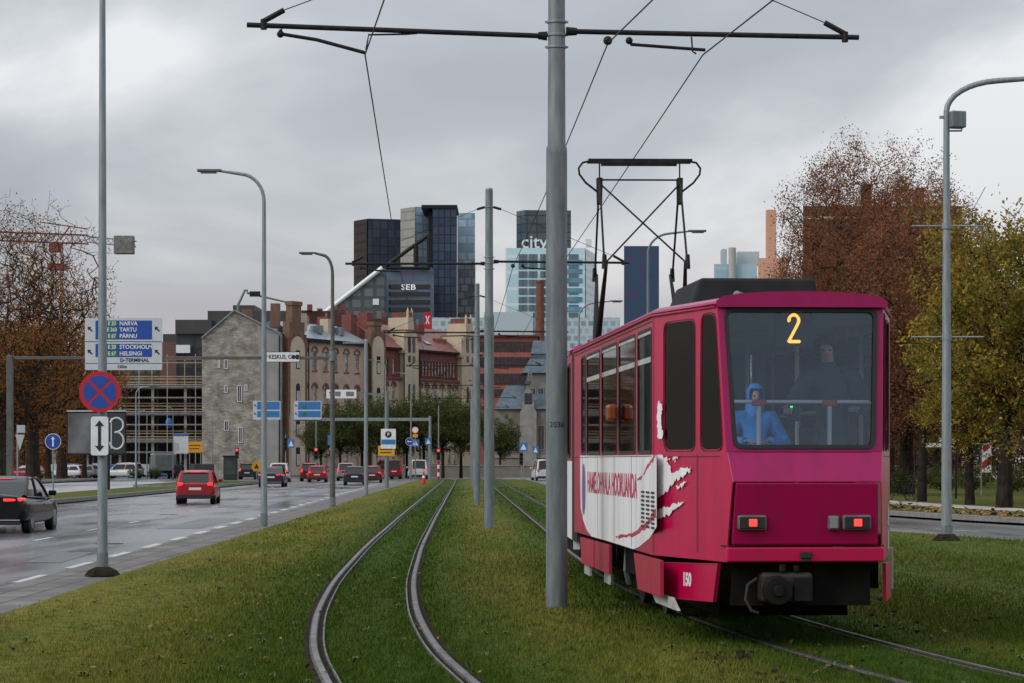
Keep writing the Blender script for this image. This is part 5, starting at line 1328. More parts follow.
for px, d, kd, pt, lab in ((84, 258, 'hatch', P_white, 'white car parked far left near the billboard posts'), (98, 262, 'hatch', P_silver, 'silver car parked before the blue site hoarding'), (141, 257, 'suv', P_white, 'white car parked before the concrete frame, beside the grey truck'), (43, 250, 'hatch', P_red, 'red car parked beyond the park tree on the far left')):
    make_car(kd, lab, (X(px, d), d, ROADZ + .001), pt, PI / 2 * .8, lit=0, group='cars parked before the building site')
# grey box truck and low trailer
t = thing('box_truck', 'grey canvas-topped truck parked before the concrete frame', 'truck', (X(166, 254), 254, ROADZ), .25)
k = MB(); k.bb(-1.1, 1.1, 0, 5, .8, 2.45); k.build('cargo_box', mat('truck canvas', (.10, .115, .11), (.14, .16, .155), 2, .7), t, bevel=.08)
k = MB(); k.bb(-1.12, 1.12, .02, 5, 2.45, 2.62); k.build('pale_roof', mat('truck roof', (.25, .32, .31), None, rough=.6), t, bevel=.06); k = MB(); k.bb(-1.05, 1.05, 5.2, 6.8, .6, 2.3); k.build('cab', P_grey, t, bevel=.1)
k = MB(); k.bb(-.9, .9, 0, 6.6, .55, .78); k.build('chassis', M['dark'], t)
for s in (-1, 1):
    for y in (.9, 2.0, 5.8): k = MB(); k.cyl((s * .8, y, .45), (s * 1.1, y, .45), .45, .45, 20); k.build('wheel', M['tyre'], t)
    k = MB(); k.box((s * .8, -.02, .68), (.3, .05, .1)); k.build('tail_light', M['tail_dim'], t)
t = thing('trailer', 'low dark trailer parked below the limestone house', 'trailer', (X(204.5, 246), 246, ROADZ), .3)
k = MB(); k.bb(-1.0, 1.0, 0, 3.2, .55, 1.55); k.build('cargo_box', mat('trailer dark', (.05, .05, .05), None, rough=.6), t, bevel=.04)
for s in (-1, 1): k = MB(); k.cyl((s * .85, 1.5, .32), (s * 1.05, 1.5, .32), .32, .32, 16); k.build('wheel', M['tyre'], t)
t = thing('advertising_column', 'dark green advertising column beside the crossing', 'column', (X(230.5, 215), 215, -.1))
k = MB(); k.bb(-.6, .6, -.35, .35, 0, 2.05); k.build('body', mat('dark green metal', (.012, .022, .018), None, rough=.5), t, bevel=.05); k = MB(); k.bb(-.5, .5, -.365, -.35, .5, 1.75); k.build('poster', mat('dark poster sheet', (.04, .05, .05), (.02, .03, .03), 2, .3), t)
k = MB(); k.bb(-.66, .66, -.4, .4, 2.05, 2.2); k.build('cap', M['black_metal'], t, bevel=.04)
# blue hoarding along the building site
t = thing('site_hoarding', 'low blue and white site hoarding before the concrete frame', 'fence', (X(112, 270), 270, ROADZ))
for q in range(9):
    k = MB(); k.bb(-7 + q * 1.6, -7 + q * 1.6 + 1.54, -.03, .03, .3, 1.5 + .1 * (q % 2)); k.build('panel', M['sign_lblue'] if q % 3 else M['sign_grey'], t); k = MB(); k.bb(-7.03 + q * 1.6, -6.97 + q * 1.6, -.05, .05, 0, 1.7); k.build('post', M['galv_dark'], t)

# ------------------------------------------------------------------ people
M['skin'] = mat('skin', (.42, .25, .18), (.36, .2, .15), 12, .5); M['blue_coat'] = mat('bright blue coat', (.018, .25, .72), (.014, .19, .58), 9, .7, 0, .3, 40)
M['dark_coat'] = mat('dark coat', (.014, .018, .024), (.022, .028, .034), 8, .8, 0, .3, 40); M['grey_coat'] = mat('grey coat', (.30, .28, .25), (.20, .185, .17), 8, .8, 0, .3, 30)
M['denim'] = mat('dark trousers', (.02, .022, .03), None, rough=.85); M['hair'] = mat('dark hair', (.015, .011, .008), None, rough=.6); M['eye'] = mat('eye', (.01, .01, .01), None, rough=.1)
def skin_obj(name, verts, edges, radii, m, parent, root=0, lv=1):
    me = bpy.data.meshes.new(name); bm = bmesh.new(); ly = bm.verts.layers.skin.verify(); vv = []
    for i, p in enumerate(verts):
        v = bm.verts.new(p); r = radii[i]; v[ly].radius = (r, r) if not hasattr(r, '__len__') else r; v[ly].use_root = (i == root); vv.append(v)
    for a, b in edges: bm.edges.new((vv[a], vv[b]))
    bm.to_mesh(me); bm.free(); me.materials.append(m)
    o = bpy.data.objects.new(name, me); COL.objects.link(o); o.parent = parent
    s = o.modifiers.new('skin', 'SKIN'); s.use_smooth_shade = True; s.branch_smoothing = .6
    u = o.modifiers.new('soft', 'SUBSURF'); u.levels = lv; u.render_levels = lv
    return o
def person(label, loc, rz, height, coat, elbows, hands, lean=(0, 0), head=(0, 0, 0), hood=False, sit=False, group=None, far=False):
    """standing figure, facing -y at rz = 0; joints given for a 1.75 m body and scaled"""
    t = thing('person', label, 'person', loc, rz, group); s = height / 1.75
    V = Vector; pel = V((0, 0, .94)); lx, ly = lean
    if sit: pel = V((0, .1, .62))
    sp_ = pel + V((lx * .3, ly * .3, .22)); ch = pel + V((lx * .75, ly * .75, .40)); nk = pel + V((lx, ly, .54)); hb_ = nk + V((head[0] * .3, head[1] * .3, .065)); hc = hb_ + V((head[0], head[1], .095)); ht_ = hc + V((0, .01, .105))
    J = [pel, sp_, ch, nk, hb_, hc, ht_]; Rr = [.13, .125, .14, .070, .066, (.088, .104), .066]
    E = [(0, 1), (1, 2), (2, 3), (3, 4), (4, 5), (5, 6)]
    arms = []
    for si, sgn in enumerate((-1, 1)):
        sh = ch + V((sgn * .185, 0, .07)); el = V(elbows[si]) ; hd = V(hands[si]); i = len(J)
        J += [sh, el, hd, hd + (hd - el).normalized() * .08]; Rr += [.024, .024, .024, (.042, .022)]; E += [(2, i), (i, i + 1), (i + 1, i + 2), (i + 2, i + 3)]; arms.append((sh, el, hd))
        if not far:
            pal = J[-1]; fd = (hd - el).normalized(); sd2 = fd.cross(V((0, 0, 1))).normalized()
            for q in range(4):
                a = pal + sd2 * (.03 - .02 * q) + fd * .02; c = a + fd * (.035 + .008 * (q in (1, 2))) + V((0, 0, -.012)); e2 = c + fd * .02 + V((0, 0, -.028)); n = len(J)
                J += [a, c, e2]; Rr += [.010, .009, .008]; E += [(i + 3, n), (n, n + 1), (n + 1, n + 2)]
            n = len(J); a = hd + fd * .04 + sd2 * .04; J += [a, a + fd * .035 + sd2 * .012]; Rr += [.011, .009]; E += [(i + 2, n), (n, n + 1)]
    legs = []
    for sgn in (-1, 1):
        hp = pel + V((sgn * .095, 0, -.06))
        kn, an, to = (V((sgn * .11, -.32, .58)), V((sgn * .11, -.30, .09)), V((sgn * .12, -.46, .035))) if sit else (V((sgn * .105, -.02, .50)), V((sgn * .11, .02, .09)), V((sgn * .13, -.14, .035)))
        i = len(J); J += [hp, kn, an, to]; Rr += [.065, .044, .032, .035]; E += [(0, i), (i, i + 1), (i + 1, i + 2), (i + 2, i + 3)]; legs.append((hp, kn, an))
    nose = len(J); J += [hc + V((0, -.118, -.01))]; Rr += [.012]; E += [(5, nose)]
    sc = lambda L_: [p * s for p in L_]; BS = [r * .78 if i < 4 else r for i, r in enumerate(Rr)]
    Rr = BS
    rs = lambda L_: [tuple(q * s for q in r) if hasattr(r, '__len__') else r * s for r in L_]
    skin_obj('body', sc(J), E, rs(Rr), M['skin'], t, 0, 1 if far else 2)
    C = [pel + V((0, 0, -.14)), pel, sp_, ch, ch + V((lx * .1, ly * .1, .11))]; CR = [.17, .165, .162, .172, .095]; CE = [(0, 1), (1, 2), (2, 3), (3, 4)]
    for sh, el, hd in arms: i = len(C); C += [sh, el, hd]; CR += [.112, .074, .054]; CE += [(3, i), (i, i + 1), (i + 1, i + 2)]
    skin_obj('coat', sc(C), CE, rs(CR), coat, t, 1, 2)
    for sh, el, hd in arms:
        k = MB(); k.tube([p * s for p in (sh.lerp(ch, .25), sh, sh.lerp(el, .5), el, el.lerp(hd, .5), hd)], [q * s for q in (.10, .098, .086, .074, .066, .054)], 12); k.build('sleeve', coat, t, smooth=True)
    Tt = [pel + V((0, 0, -.04))]; TR_ = [.14]; TE = []
    for hp, kn, an in legs: i = len(Tt); Tt += [hp, kn, an]; TR_ += [.10, .072, .055]; TE += [(0, i), (i, i + 1), (i + 1, i + 2)]
    skin_obj('trousers', sc(Tt), TE, rs(TR_), M['denim'], t, 0, 1)
    h = (hc + V((0, .018, .035))) * s
    k = MB(); k.ball(h, .118 * s, 18, 12, (.96, 1.05, 1.12) if hood else (.86, .98, .9))
    k.v = [v for v in k.v]
    front = [i for i, v in enumerate(k.v) if v[1] < h.y - (.045 if hood else .03) * s and v[2] < h.z + (.075 if hood else .05) * s]
    fs = [f for f in k.f if not all(i in set(front) for i in f)]; k.f = fs; k.m = [0] * len(fs)
    ho = k.build('hood' if hood else 'hair', coat if hood else M['hair'], t, smooth=True)
    if True:
        k = MB(); q_ = (nk + V((0, .012, 0))) * s; k.tube([(q_.x, q_.y, q_.z - .07 * s), (q_.x + (h.x - q_.x) * .4, q_.y + (h.y - q_.y) * .4, h.z - (.10 if hood else .125) * s)], [.13 * s, (.10 if hood else .078) * s], 14); k.build('collar', coat, t, smooth=True)
    if not far:
        k = MB()
        for sg in (-1, 1): k.ball((hc.x * s + sg * .031 * s, (hc.y - .094) * s, (hc.z + .012) * s), .011 * s, 8, 6)
        k.build('eyes', M['eye'], t)
        k = MB(); k.box((hc.x * s, (hc.y - .097) * s, (hc.z - .052) * s), (.045 * s, .012 * s, .009 * s)); k.build('mouth', mat('lips', (.3, .1, .09), None, rough=.5), t)
    return t
def in_tram(x, y, z): return tram_mx @ Vector((x, y, z))
fl_ = .931
person('child in a bright blue hooded coat standing at the rear window of the tram', in_tram(-.33, .60, fl_), TW, 1.31, M['blue_coat'], [(-.36, .0, 1.10), (.36, .0, 1.10)], [(-.16, -.26, 1.12), (.14, -.26, 1.12)], head=(.01, -.01, 0), hood=True)
person('adult in a dark coat leaning over the handrail behind the tram window', in_tram(.40, .74, fl_), TW, 1.74, M['dark_coat'], [(-.36, -.10, 1.22), (.28, -.05, 1.14)], [(-.44, -.30, 1.16), (.16, -.28, 1.14)], lean=(-.06, -.06), head=(-.03, -.02, 0))
person('seated passenger in a grey coat behind the corner window of the tram', in_tram(-.70, 1.95, fl_), TW + .5, 1.72, M['grey_coat'], [(-.36, .0, .92), (.36, .0, .92)], [(-.14, -.28, .82), (.14, -.28, .82)], sit=True)
k = MB(); k.box((0, 0, 0), (.10, .05, .15)); o = k.build('camera_bag', M['black'], None, bevel=.015); tag(o, 'small dark device with a green light held by the adult on the tram', 'device'); o.location = in_tram(-.03, .36, 2.02)
k = MB(); k.box((-.02, -.03, .05), (.02, .01, .014)); k.build('green_light', mat('green lamp', (.02, .4, .05), None, emit=(.05, 1, .15), estr=1.2), o)
for px, d, lab, co in ((177, 240, 'pedestrian in dark clothes walking beside the grey truck', M['dark_coat']), (181.5, 243, 'second pedestrian in dark clothes beside the grey truck', M['denim'])):
    person(lab, (X(px, d), d, ROADZ), PI * .8, 1.75, co, [(-.3, .02, 1.15), (.3, .02, 1.15)], [(-.28, -.06, .92), (.28, -.06, .92)], far=True, group='pedestrians at the crossing')
# ------------------------------------------------------------------ trees
def wood_mesh(lines, minr=.012):
    k = MB()
    for pts, rad, lev in lines:
        k.tube(pts, [max(r, minr) for r in rad], 10 if lev == 0 else 6 if lev == 1 else 4 if lev == 2 else 3, lev < 2)
    return k
def leaf_mesh(tips, n, size, jit, seed, nm=1, zlo=None, prob=None, clump=True):
    rng = np.random.RandomState(seed); P = np.array([tuple(t[0]) for t in tips])
    if prob is not None:
        w = np.array([prob(p) for p in P]); w = w / w.sum(); idx = rng.choice(len(P), n, p=w)
    else: idx = rng.randint(0, len(P), n)
    c = P[idx] + rng.randn(n, 3) * jit
    a = rng.randn(n, 3); a /= np.linalg.norm(a, axis=1, keepdims=True); b = rng.randn(n, 3); b -= a * (a * b).sum(1, keepdims=True); b /= np.linalg.norm(b, axis=1, keepdims=True)
    s = (size * (.6 + .8 * rng.rand(n)))[:, None]
    V = np.stack([c - a * s, c - b * s * .55, c + a * s, c + b * s * .55], 1)
    me = bpy.data.meshes.new('crown'); me.vertices.add(n * 4); me.vertices.foreach_set('co', V.astype(np.float32).ravel())
    me.loops.add(n * 4); me.loops.foreach_set('vertex_index', np.arange(n * 4, dtype=np.int32)); me.polygons.add(n); me.polygons.foreach_set('loop_start', np.arange(0, n * 4, 4, dtype=np.int32))
    # clumps share a tint: the material of a leaf follows the twig it grows on
    tint = rng.choice(nm, len(P), p=None)[idx]; tint = np.where(rng.rand(n) < .3, rng.randint(0, nm, n), tint)
    me.polygons.foreach_set('material_index', tint.astype(np.int32)); me.update(); me.validate()
    return me
def leafm(name, c, tr=.42):
    m = mat(name, c, tuple(v * .72 for v in c), 1.1, .7, spec=.2); nt = m.node_tree; N = nt.nodes; L = nt.links
    b = N['Principled BSDF']; t = N.new('ShaderNodeBsdfTranslucent'); mx = N.new('ShaderNodeMixShader'); mx.inputs[0].default_value = tr
    L.new(b.inputs['Base Color'].links[0].from_socket, t.inputs['Color']); L.new(b.outputs[0], mx.inputs[1]); L.new(t.outputs[0], mx.inputs[2]); L.new(mx.outputs[0], N['Material Output'].inputs['Surface'])
    return m
LV = {
 'russet': [leafm('russet leaf', (.27, .115, .055)), leafm('dull red leaf', (.32, .115, .058)), leafm('brown leaf', (.16, .085, .048))],
 'gold': [leafm('olive gold leaf', (.30, .235, .038)), leafm('gold leaf', (.46, .33, .04)), leafm('olive leaf', (.14, .14, .028)), leafm('ochre leaf', (.32, .19, .034)), leafm('dull olive leaf', (.20, .18, .038))],
 'orange': [leafm('orange brown leaf', (.32, .12, .026)), leafm('rust leaf', (.18, .075, .027)), leafm('dark amber leaf', (.33, .16, .03))],
 'bare': [leafm('late orange leaf', (.36, .135, .028)), leafm('late rust leaf', (.24, .09, .03)), leafm('late amber leaf', (.38, .18, .035)), leafm('twig brown', (.11, .07, .048))],
 'green': [leafm('dark green leaf', (.048, .070, .020)), leafm('green leaf', (.080, .105, .026)), leafm('yellowing leaf', (.13, .12, .028))],
 'umber': [leafm('umber leaf', (.13, .070, .038)), leafm('russet umber leaf', (.20, .09, .042)), leafm('dark umber leaf', (.075, .048, .03))],
}
PROTO = {}
def crown_tree(seed, H_, spread, trunk_h, trunk_r, nt, zlow, zc, pw=2.9, rmin=.010, lump=.16, expo=.45, limbs=8, curve=.10):
    """a crown grown twig by twig: points spread through an uneven dome are joined, nearest first, to the wood already there"""
    rng = np.random.RandomState(seed)
    P = [np.array([0, 0, -.2])]; par = [-1]; mids = [None]
    def add(p, pa): P.append(np.array(p, float)); par.append(pa); return len(P) - 1
    off = rng.randn(2) * .12
    i1 = add((off[0] * .5, off[1] * .5, trunk_h * .5), 0); top = add((off[0], off[1], trunk_h), i1)
    sx = spread / 2
    for c in range(limbs):
        a = c * 2.4 + rng.uniform(-.4, .4); el = rng.uniform(.45, 1.35); L_ = rng.uniform(.45, .72); q = top if c % 2 else add((off[0], off[1], trunk_h * (1 + .12 * (c % 3))), top)
        dr = np.array([math.cos(a) * math.cos(el) * sx, math.sin(a) * math.cos(el) * sx, math.sin(el) * (H_ - trunk_h)]) * L_
        b = P[q].copy()
        for k in range(1, 6):
            t = k / 5; p = b + dr * np.array([t, t, t ** .85]) + rng.randn(3) * .06 * spread * .1; q = add(p, q)
    nb = len(P)
    ph = rng.rand(6) * 6.28
    d = rng.randn(nt, 3); d /= np.linalg.norm(d, axis=1, keepdims=True)
    az = np.arctan2(d[:, 1], d[:, 0]); lum = 1 + lump * (np.sin(az * 3 + ph[0] + d[:, 2] * 2) * .6 + np.sin(az * 5 + ph[1]) * .4 * np.cos(d[:, 2] * 4 + ph[2]) + .5 * np.sin(d[:, 2] * 6 + az * 2 + ph[3]))
    r = rng.rand(nt) ** (1 / pw) * lum
    T_ = d * r[:, None]; T_[:, 0] *= sx; T_[:, 1] *= sx; T_[:, 2] = zc + np.where(T_[:, 2] > 0, T_[:, 2] * (H_ - zc), T_[:, 2] * (zc - zlow))
    T_ = T_[np.argsort(np.linalg.norm(T_ - P[top], axis=1))]
    A = np.zeros((nb + 2 * nt + 4, 3)); A[:nb] = np.array(P); n = nb
    for t in T_:
        D = np.linalg.norm(A[3:n] - t, axis=1) + .7 * np.maximum(0, A[3:n, 2] - t[2] + .15)
        i = int(np.argmin(D)) + 3; b = A[i]
        m = (b + t) / 2 + np.array([0, 0, -curve * abs(t[2] - b[2]) * .5]) + rng.randn(3) * .022 * np.linalg.norm(t - b)
        j = add(m, i); A[n] = m; n += 1
        k = add(t, j); A[n] = t; n += 1
    N_ = len(P); cnt = np.zeros(N_); hasc = np.zeros(N_, bool)
    for i in range(N_): 
        if par[i] >= 0: hasc[par[i]] = True
    for i in range(N_ - 1, -1, -1):
        if not hasc[i]: cnt[i] = 1
        if par[i] >= 0: cnt[par[i]] += cnt[i]
    rad = rmin * cnt ** expo; k_ = trunk_r / rad[1]
    rad = np.where(cnt > 6, rad * (1 + (k_ - 1) * np.clip((np.log(cnt) - 1.8) / (np.log(cnt[1]) - 1.8), 0, 1)), rad)
    kids = [[] for _ in range(N_)]
    for i in range(N_):
        if par[i] >= 0: kids[par[i]].append(i)
    lines = []
    st = [0]; seen = set()
    stack = [(0, None)]
    while stack:
        i, pa = stack.pop()
        pts = [P[pa], P[i]] if pa is not None else [P[i]]; rr_ = [min(rad[pa], rad[i] * 1.25), rad[i]] if pa is not None else [rad[i] * 1.4]
        c = i
        while kids[c]:
            b = max(kids[c], key=lambda q: cnt[q])
            for o in kids[c]:
                if o != b: stack.append((o, c))
            pts.append(P[b]); rr_.append(rad[b]); c = b
        lines.append(([Vector(p) for p in pts], list(rr_), 0 if rr_[0] > trunk_r * .5 else 1 if rr_[0] > .05 else 3))
    tips = [(Vector(P[i]), None) for i in range(nb, N_)]
    return lines, tips
def proto_tree(key, seed, H_, spread, trunk_h, trunk_r, leaves, n, size, jit, nt, zlow, zc, bark='bark', prob=None, rmin=.010, **kw):
    lines, tips = crown_tree(seed, H_, spread, trunk_h, trunk_r, nt, zlow, zc, rmin=rmin, **kw)
    wm = wood_mesh(lines, rmin).mesh('trunk'); wm.materials.append(M[bark])
    lm = leaf_mesh(tips, n, size, jit, seed + 1, len(LV[leaves]), prob=prob)
    for m in LV[leaves]: lm.materials.append(m)
    PROTO[key] = (wm, lm)
def put_tree(key, name, label, x, y, z=0.0, rz=0.0, s=1.0, group=None, sz=None):
    t = thing(name, label, 'tree', (x, y, z), rz, group); t.scale = (s, s, sz or s)
    for nm, me in (('trunk', PROTO[key][0]), ('crown', PROTO[key][1])):
        o = bpy.data.objects.new(nm, me); COL.objects.link(o); o.parent = t
    return t
# the big russet tree behind the tram
proto_tree('russet', 5, 16.4, 9.8, 4.4, .27, 'russet', 120000, .050, .26, 3000, 2.6, 8.6, rmin=.012, limbs=11, lump=.15)
put_tree('russet', 'russet_tree', 'tall broad russet tree rising behind the tram roof', X(864, 112), 112, -.02, .4)
put_tree('russet', 'russet_tree', 'tall russet tree rising just left of the lamp post with the floodlight', X(908, 119), 119, -.02, 2.6, .97)
proto_tree('gold', 12, 10.7, 6.8, 3.2, .23, 'gold', 30000, .072, .19, 1400, 2.8, 6.4, rmin=.011, lump=.26, prob=lambda p: 1.0 if math.sin(p[0] * 2.1 + 1) * math.sin(p[1] * 2.3) + math.sin(p[2] * 2.2 + p[0]) > -.35 else .05)
put_tree('gold', 'golden_tree', 'golden-olive tree with a thick dark trunk at the right edge', X(1004, 84), 84, -.02, .8)
put_tree('gold', 'golden_tree', 'golden-olive tree with a leaning trunk right behind the lamp post', X(970, 90), 90, -.02, 3.0, .66)
put_tree('gold', 'golden_tree', 'golden-olive tree cut off by the right edge, behind the thick trunk', X(1068, 95), 95, -.02, 1.9, 1.12)
proto_tree('thin', 19, 13, 6.0, 4.8, .16, 'russet', 30000, .062, .22, 1200, 3.6, 8.2)
put_tree('thin', 'russet_tree', 'slim dark-trunked russet tree between the tram and the lamp post', X(922, 97), 97, -.02, 1.0, .95)
proto_tree('umber', 23, 13.5, 9.5, 3.8, .24, 'umber', 22000, .09, .26, 1100, 3.2, 7.4, rmin=.012, lump=.2)
for px, d, s, lab in ((868, 142, .92, 'umber park tree behind the tram, under the tall russet tree'), (903, 150, .95, 'umber park tree left of the slim trunk, deep in the park'), (935, 160, .88, 'umber park tree seen between the slim trunk and the lamp post'),
                      (968, 150, .80, 'umber park tree behind the leaning golden tree'), (1002, 165, 1.0, 'umber park tree behind the thick trunk at the right edge'), (1030, 140, .9, 'umber park tree cut off by the right edge'), (985, 190, 1.1, 'farthest umber park tree on the right'), (890, 185, 1.15, 'large umber park tree in front of the brown brick block'), (925, 205, 1.15, 'distant umber park tree beside the brown brick block')):
    put_tree('umber', 'park_tree', lab, X(px, d), d, -.03, px * .37, s, 'umber trees of the park on the right')
put_tree('russet', 'russet_tree', 'distant thin russet tree in front of the orange chimney', X(792, 190), 190, -.03, 2.2, .78, sz=.95)
put_tree('thin', 'russet_tree', 'small russet tree peeping over the tram roof by the blue panelled tower', X(668, 260), 260, -.1, 2.2, 1.25)
put_tree('umber', 'park_tree', 'umber tree low in the park hidden mostly by the tram', X(830, 170), 170, -.03, .7, .9, 'umber trees of the park on the right')
# bare trees on the far left
lowp = lambda p: (1.0 if p[2] < 12 else .30) * (1 if math.sin(p[0] * 1.3 + 2) * math.sin(p[2] * 1.1 + p[1]) > -.1 else .2)
proto_tree('bare', 31, 21.2, 13.4, 5.0, .48, 'bare', 24000, .085, .26, 4600, 4.2, 11.5, 'bark_grey', prob=lowp, rmin=.012, limbs=13, lump=.18, expo=.49)
put_tree('bare', 'bare_tree', 'big half-bare tree on the left with orange leaves on its lower boughs', X(33, 186), 186, -.1, .9)
put_tree('bare', 'bare_tree', 'half-bare tree cut off by the left edge of the photo', X(-2, 178), 178, -.1, 2.6, .98)
put_tree('bare', 'bare_tree', 'half-bare tree standing farther back between the two big ones', X(62, 236), 236, -.1, 4.4, .92)
proto_tree('orange', 37, 13.0, 9.5, 3.0, .25, 'orange', 9000, .10, .32, 900, 2.0, 7.0, 'bark_grey', rmin=.018, lump=.24)
for px, d, s, lab in ((8, 205, 1.1, 'rust-leaved tree low at the left edge'), (48, 225, 1.05, 'rust-leaved tree behind the round blue arrow sign'), (84, 246, .95, 'rust-leaved tree beside the pale billboard'), (22, 260, 1.1, 'rust-leaved tree far back on the left')):
    put_tree('orange', 'rust_tree', lab, X(px, d), d, -.1, px * .2, s, 'rust-leaved trees on the left')
# clipped dark street trees in front of the beige brick house
proto_tree('street', 41, 8.8, 6.2, 3.0, .15, 'green', 13000, .095, .22, 620, 3.0, 5.8, rmin=.016, lump=.30, prob=lambda p: 1.0 if math.sin(p[0] * 2.1 + 1) * math.sin(p[1] * 2.3) + math.sin(p[2] * 2.6 + p[0]) > -.4 else .1)
for px, d, s, lab in ((321, 268, .78, 'yellowing street tree beside the brown stair tower'), (340, 262, .95, 'dark street tree behind the gantry lamp post'), (362, 268, 1.0, 'dark street tree behind the plain grey mast'), (386, 262, 1.0, 'dark street tree behind the cantilever post'),
                      (407, 270, .95, 'dark street tree behind the crossing signs'), (424, 264, 1.05, 'dark street tree behind the traffic cone'), (443, 262, 1.02, 'dark street tree behind the striped traffic light post'), (461, 268, 1.05, 'dark street tree left of the catenary masts'), (500, 282, .8, 'yellowing street tree beside the small stone palace')):
    put_tree('street', 'street_tree', lab, X(px, d), d, ROADZ, px * .31, s, 'street trees before the brick house')
# low shrubs
proto_tree('shrub', 51, 1.5, 2.2, .15, .04, 'green', 2600, .05, .09, 160, .15, .7, rmin=.008, limbs=5)
for px, d, s, lab in ((135, 244, .7, 'small round shrub in front of the white parked car'), (155, 240, .7, 'small round shrub in front of the grey truck'), (898, 118, .9, 'dark shrub by the park path next to the tram'), (1018, 128, 1.0, 'dark shrub at the right edge of the park'), (975, 135, 1.1, 'dark shrub behind the banner in the park'), (940, 132, 1.0, 'dark shrub below the finger post')):
    put_tree('shrub', 'shrub', lab, X(px, d), d, -.08, px, s)['category'] = 'shrub'

# ------------------------------------------------------------------ buildings
BZ = -.35
def tower(name, label, pts, ztop, m, cat='building', roofm=None, z0=BZ):
    """pts: ground outline as (pixel column, depth)"""
    poly = [(X(px, d), d) for px, d in pts]
    t = thing(name, label, cat, (0, 0, 0)); c = (sum(p[0] for p in poly) / len(poly), min(p[1] for p in poly)); t.location = (c[0], c[1], z0)
    k = MB(); k.prism([(p[0] - c[0], p[1] - c[1]) for p in poly], 0, ztop - z0, 0, 1); k.build('wall', [m, roofm or M['conc_dark']], t)
    return t, c
D0 = 1000.0
T = lambda py, d=D0: Z(py, d)
m_dark = panel_mat('dark tower cladding', (.020, .028, .046), (.040, .052, .075), (.012, .016, .026), 3.2, 3.5, .18, .3, spec=.35)
m_dark2 = panel_mat('brown tower cladding', (.065, .056, .053), (.05, .044, .042), (.035, .03, .03), 2.2, 3.5, .5, .85, spec=.1)
m_navy = panel_mat('navy curtain wall', (.020, .036, .070), (.038, .062, .105), (.010, .016, .030), 2.4, 3.4, .22, .25, spec=.35)
m_blue = panel_mat('blue curtain wall', (.20, .32, .42), (.34, .48, .58), (.17, .24, .30), 4.5, 3.4, .25, .15)
m_beige = panel_mat('pale side cladding', (.25, .24, .225), (.31, .30, .275), (.17, .17, .16), 3.0, 3.4, .3, .4)
m_lite = panel_mat('pale checkered glass', (.10, .19, .27), (.38, .50, .57), (.18, .25, .31), 4.0, 3.4, .35, .2, offset=.5)
m_check = panel_mat('grey checkered glass', (.06, .075, .09), (.26, .29, .31), (.09, .10, .11), 3.0, 3.0, .3, .3, offset=.5)
m_seb = panel_mat('blue grey cladding', (.085, .115, .165), (.11, .145, .20), (.075, .095, .13), 6, 3.4, .12, .3)
m_grey = panel_mat('grey frame cladding', (.085, .10, .108), (.13, .145, .15), (.05, .06, .065), 4.5, 4.2, .7, .5)
m_hotel = panel_mat('pale cyan facade', (.42, .62, .68), (.48, .67, .72), (.62, .72, .75), 60, 6.4, .65, .35)
m_hotel_r = panel_mat('cyan glass end wall', (.10, .22, .30), (.30, .44, .50), (.42, .52, .56), 6, 3.2, .9, .25)
m_pattern = mat('mottled teal and violet cladding', (.010, .060, .11), (.055, .035, .10), .6, .35, detail=1.5, lo=.46, hi=.60)
m_slate = panel_mat('slate tower', (.040, .058, .072), (.075, .105, .125), (.025, .036, .046), 4.0, 3.4, .3, .25)
m_ltblue = panel_mat('pale blue glass block', (.26, .42, .50), (.36, .52, .60), (.40, .48, .52), 5, 3.4, .4, .2)
m_orange = panel_mat('orange plaster', (.58, .31, .21), (.60, .33, .22), (.54, .29, .20), 6, 6, .08, .8)
m_lattice = panel_mat('pale lattice roof', (.30, .40, .45), (.14, .21, .25), (.40, .48, .50), 2.2, 2.2, .4, .4, offset=.5)

# dark slab tower: brown end wall turned to the left, dark front
t, c = tower('office_tower', 'dark slab tower with brown end wall, leftmost of the skyline', [(355, 1009), (368, 1000), (402, 1004), (389, 1030)], T(218.5), m_dark)
P = [(X(355, 1009) - c[0], 1009 - c[1]), (X(368, 1000) - c[0], 1000 - c[1])]
k = MB(); k.add([(P[0][0] - .5, P[0][1] - .2, 0), (P[1][0] - .5, P[1][1] - .2, 0), (P[1][0] - .5, P[1][1] - .2, T(219) - BZ), (P[0][0] - .5, P[0][1] - .2, T(219) - BZ)], [(0, 1, 2, 3)], 0, [[(0, 0), (37, 0), (37, 100), (0, 100)]]); k.build('end_wall', m_dark2, t)
t, c = tower('office_tower', 'pale blue glass tower with beige end wall behind the slanted roof', [(401, 993), (415.5, 985), (434, 989), (420, 1020)], T(210.5), m_blue)
k = MB(); P = [(X(401, 993) - c[0], 993 - c[1]), (X(415.5, 985) - c[0], 985 - c[1])]
k.add([(P[0][0] - .2, P[0][1] - .4, 0), (P[1][0] - .2, P[1][1] - .4, 0), (P[1][0] - .2, P[1][1] - .4, T(211) - BZ), (P[0][0] - .2, P[0][1] - .4, T(211) - BZ)], [(0, 1, 2, 3)], 0, [[(0, 0), (26, 0), (26, 100), (0, 100)]]); k.build('end_wall', m_beige, t)
t, c = tower('office_tower', 'navy glass tower, tallest of the skyline, with an overhanging top', [(432.5, 960), (457, 960), (457, 990), (432.5, 990)], T(208.2, 960), m_navy)
k = MB(); k.bb(X(421.5, 960) - c[0], X(457.2, 960) - c[0], -.6, 29, T(208.3, 960) - BZ, T(205, 960) - BZ); k.bb(X(428, 960) - c[0], X(432.5, 960) - c[0], 4, 25, T(262, 960) - BZ, T(208.3, 960) - BZ); k.build('roof_overhang', m_navy if False else M['black_metal'], t)
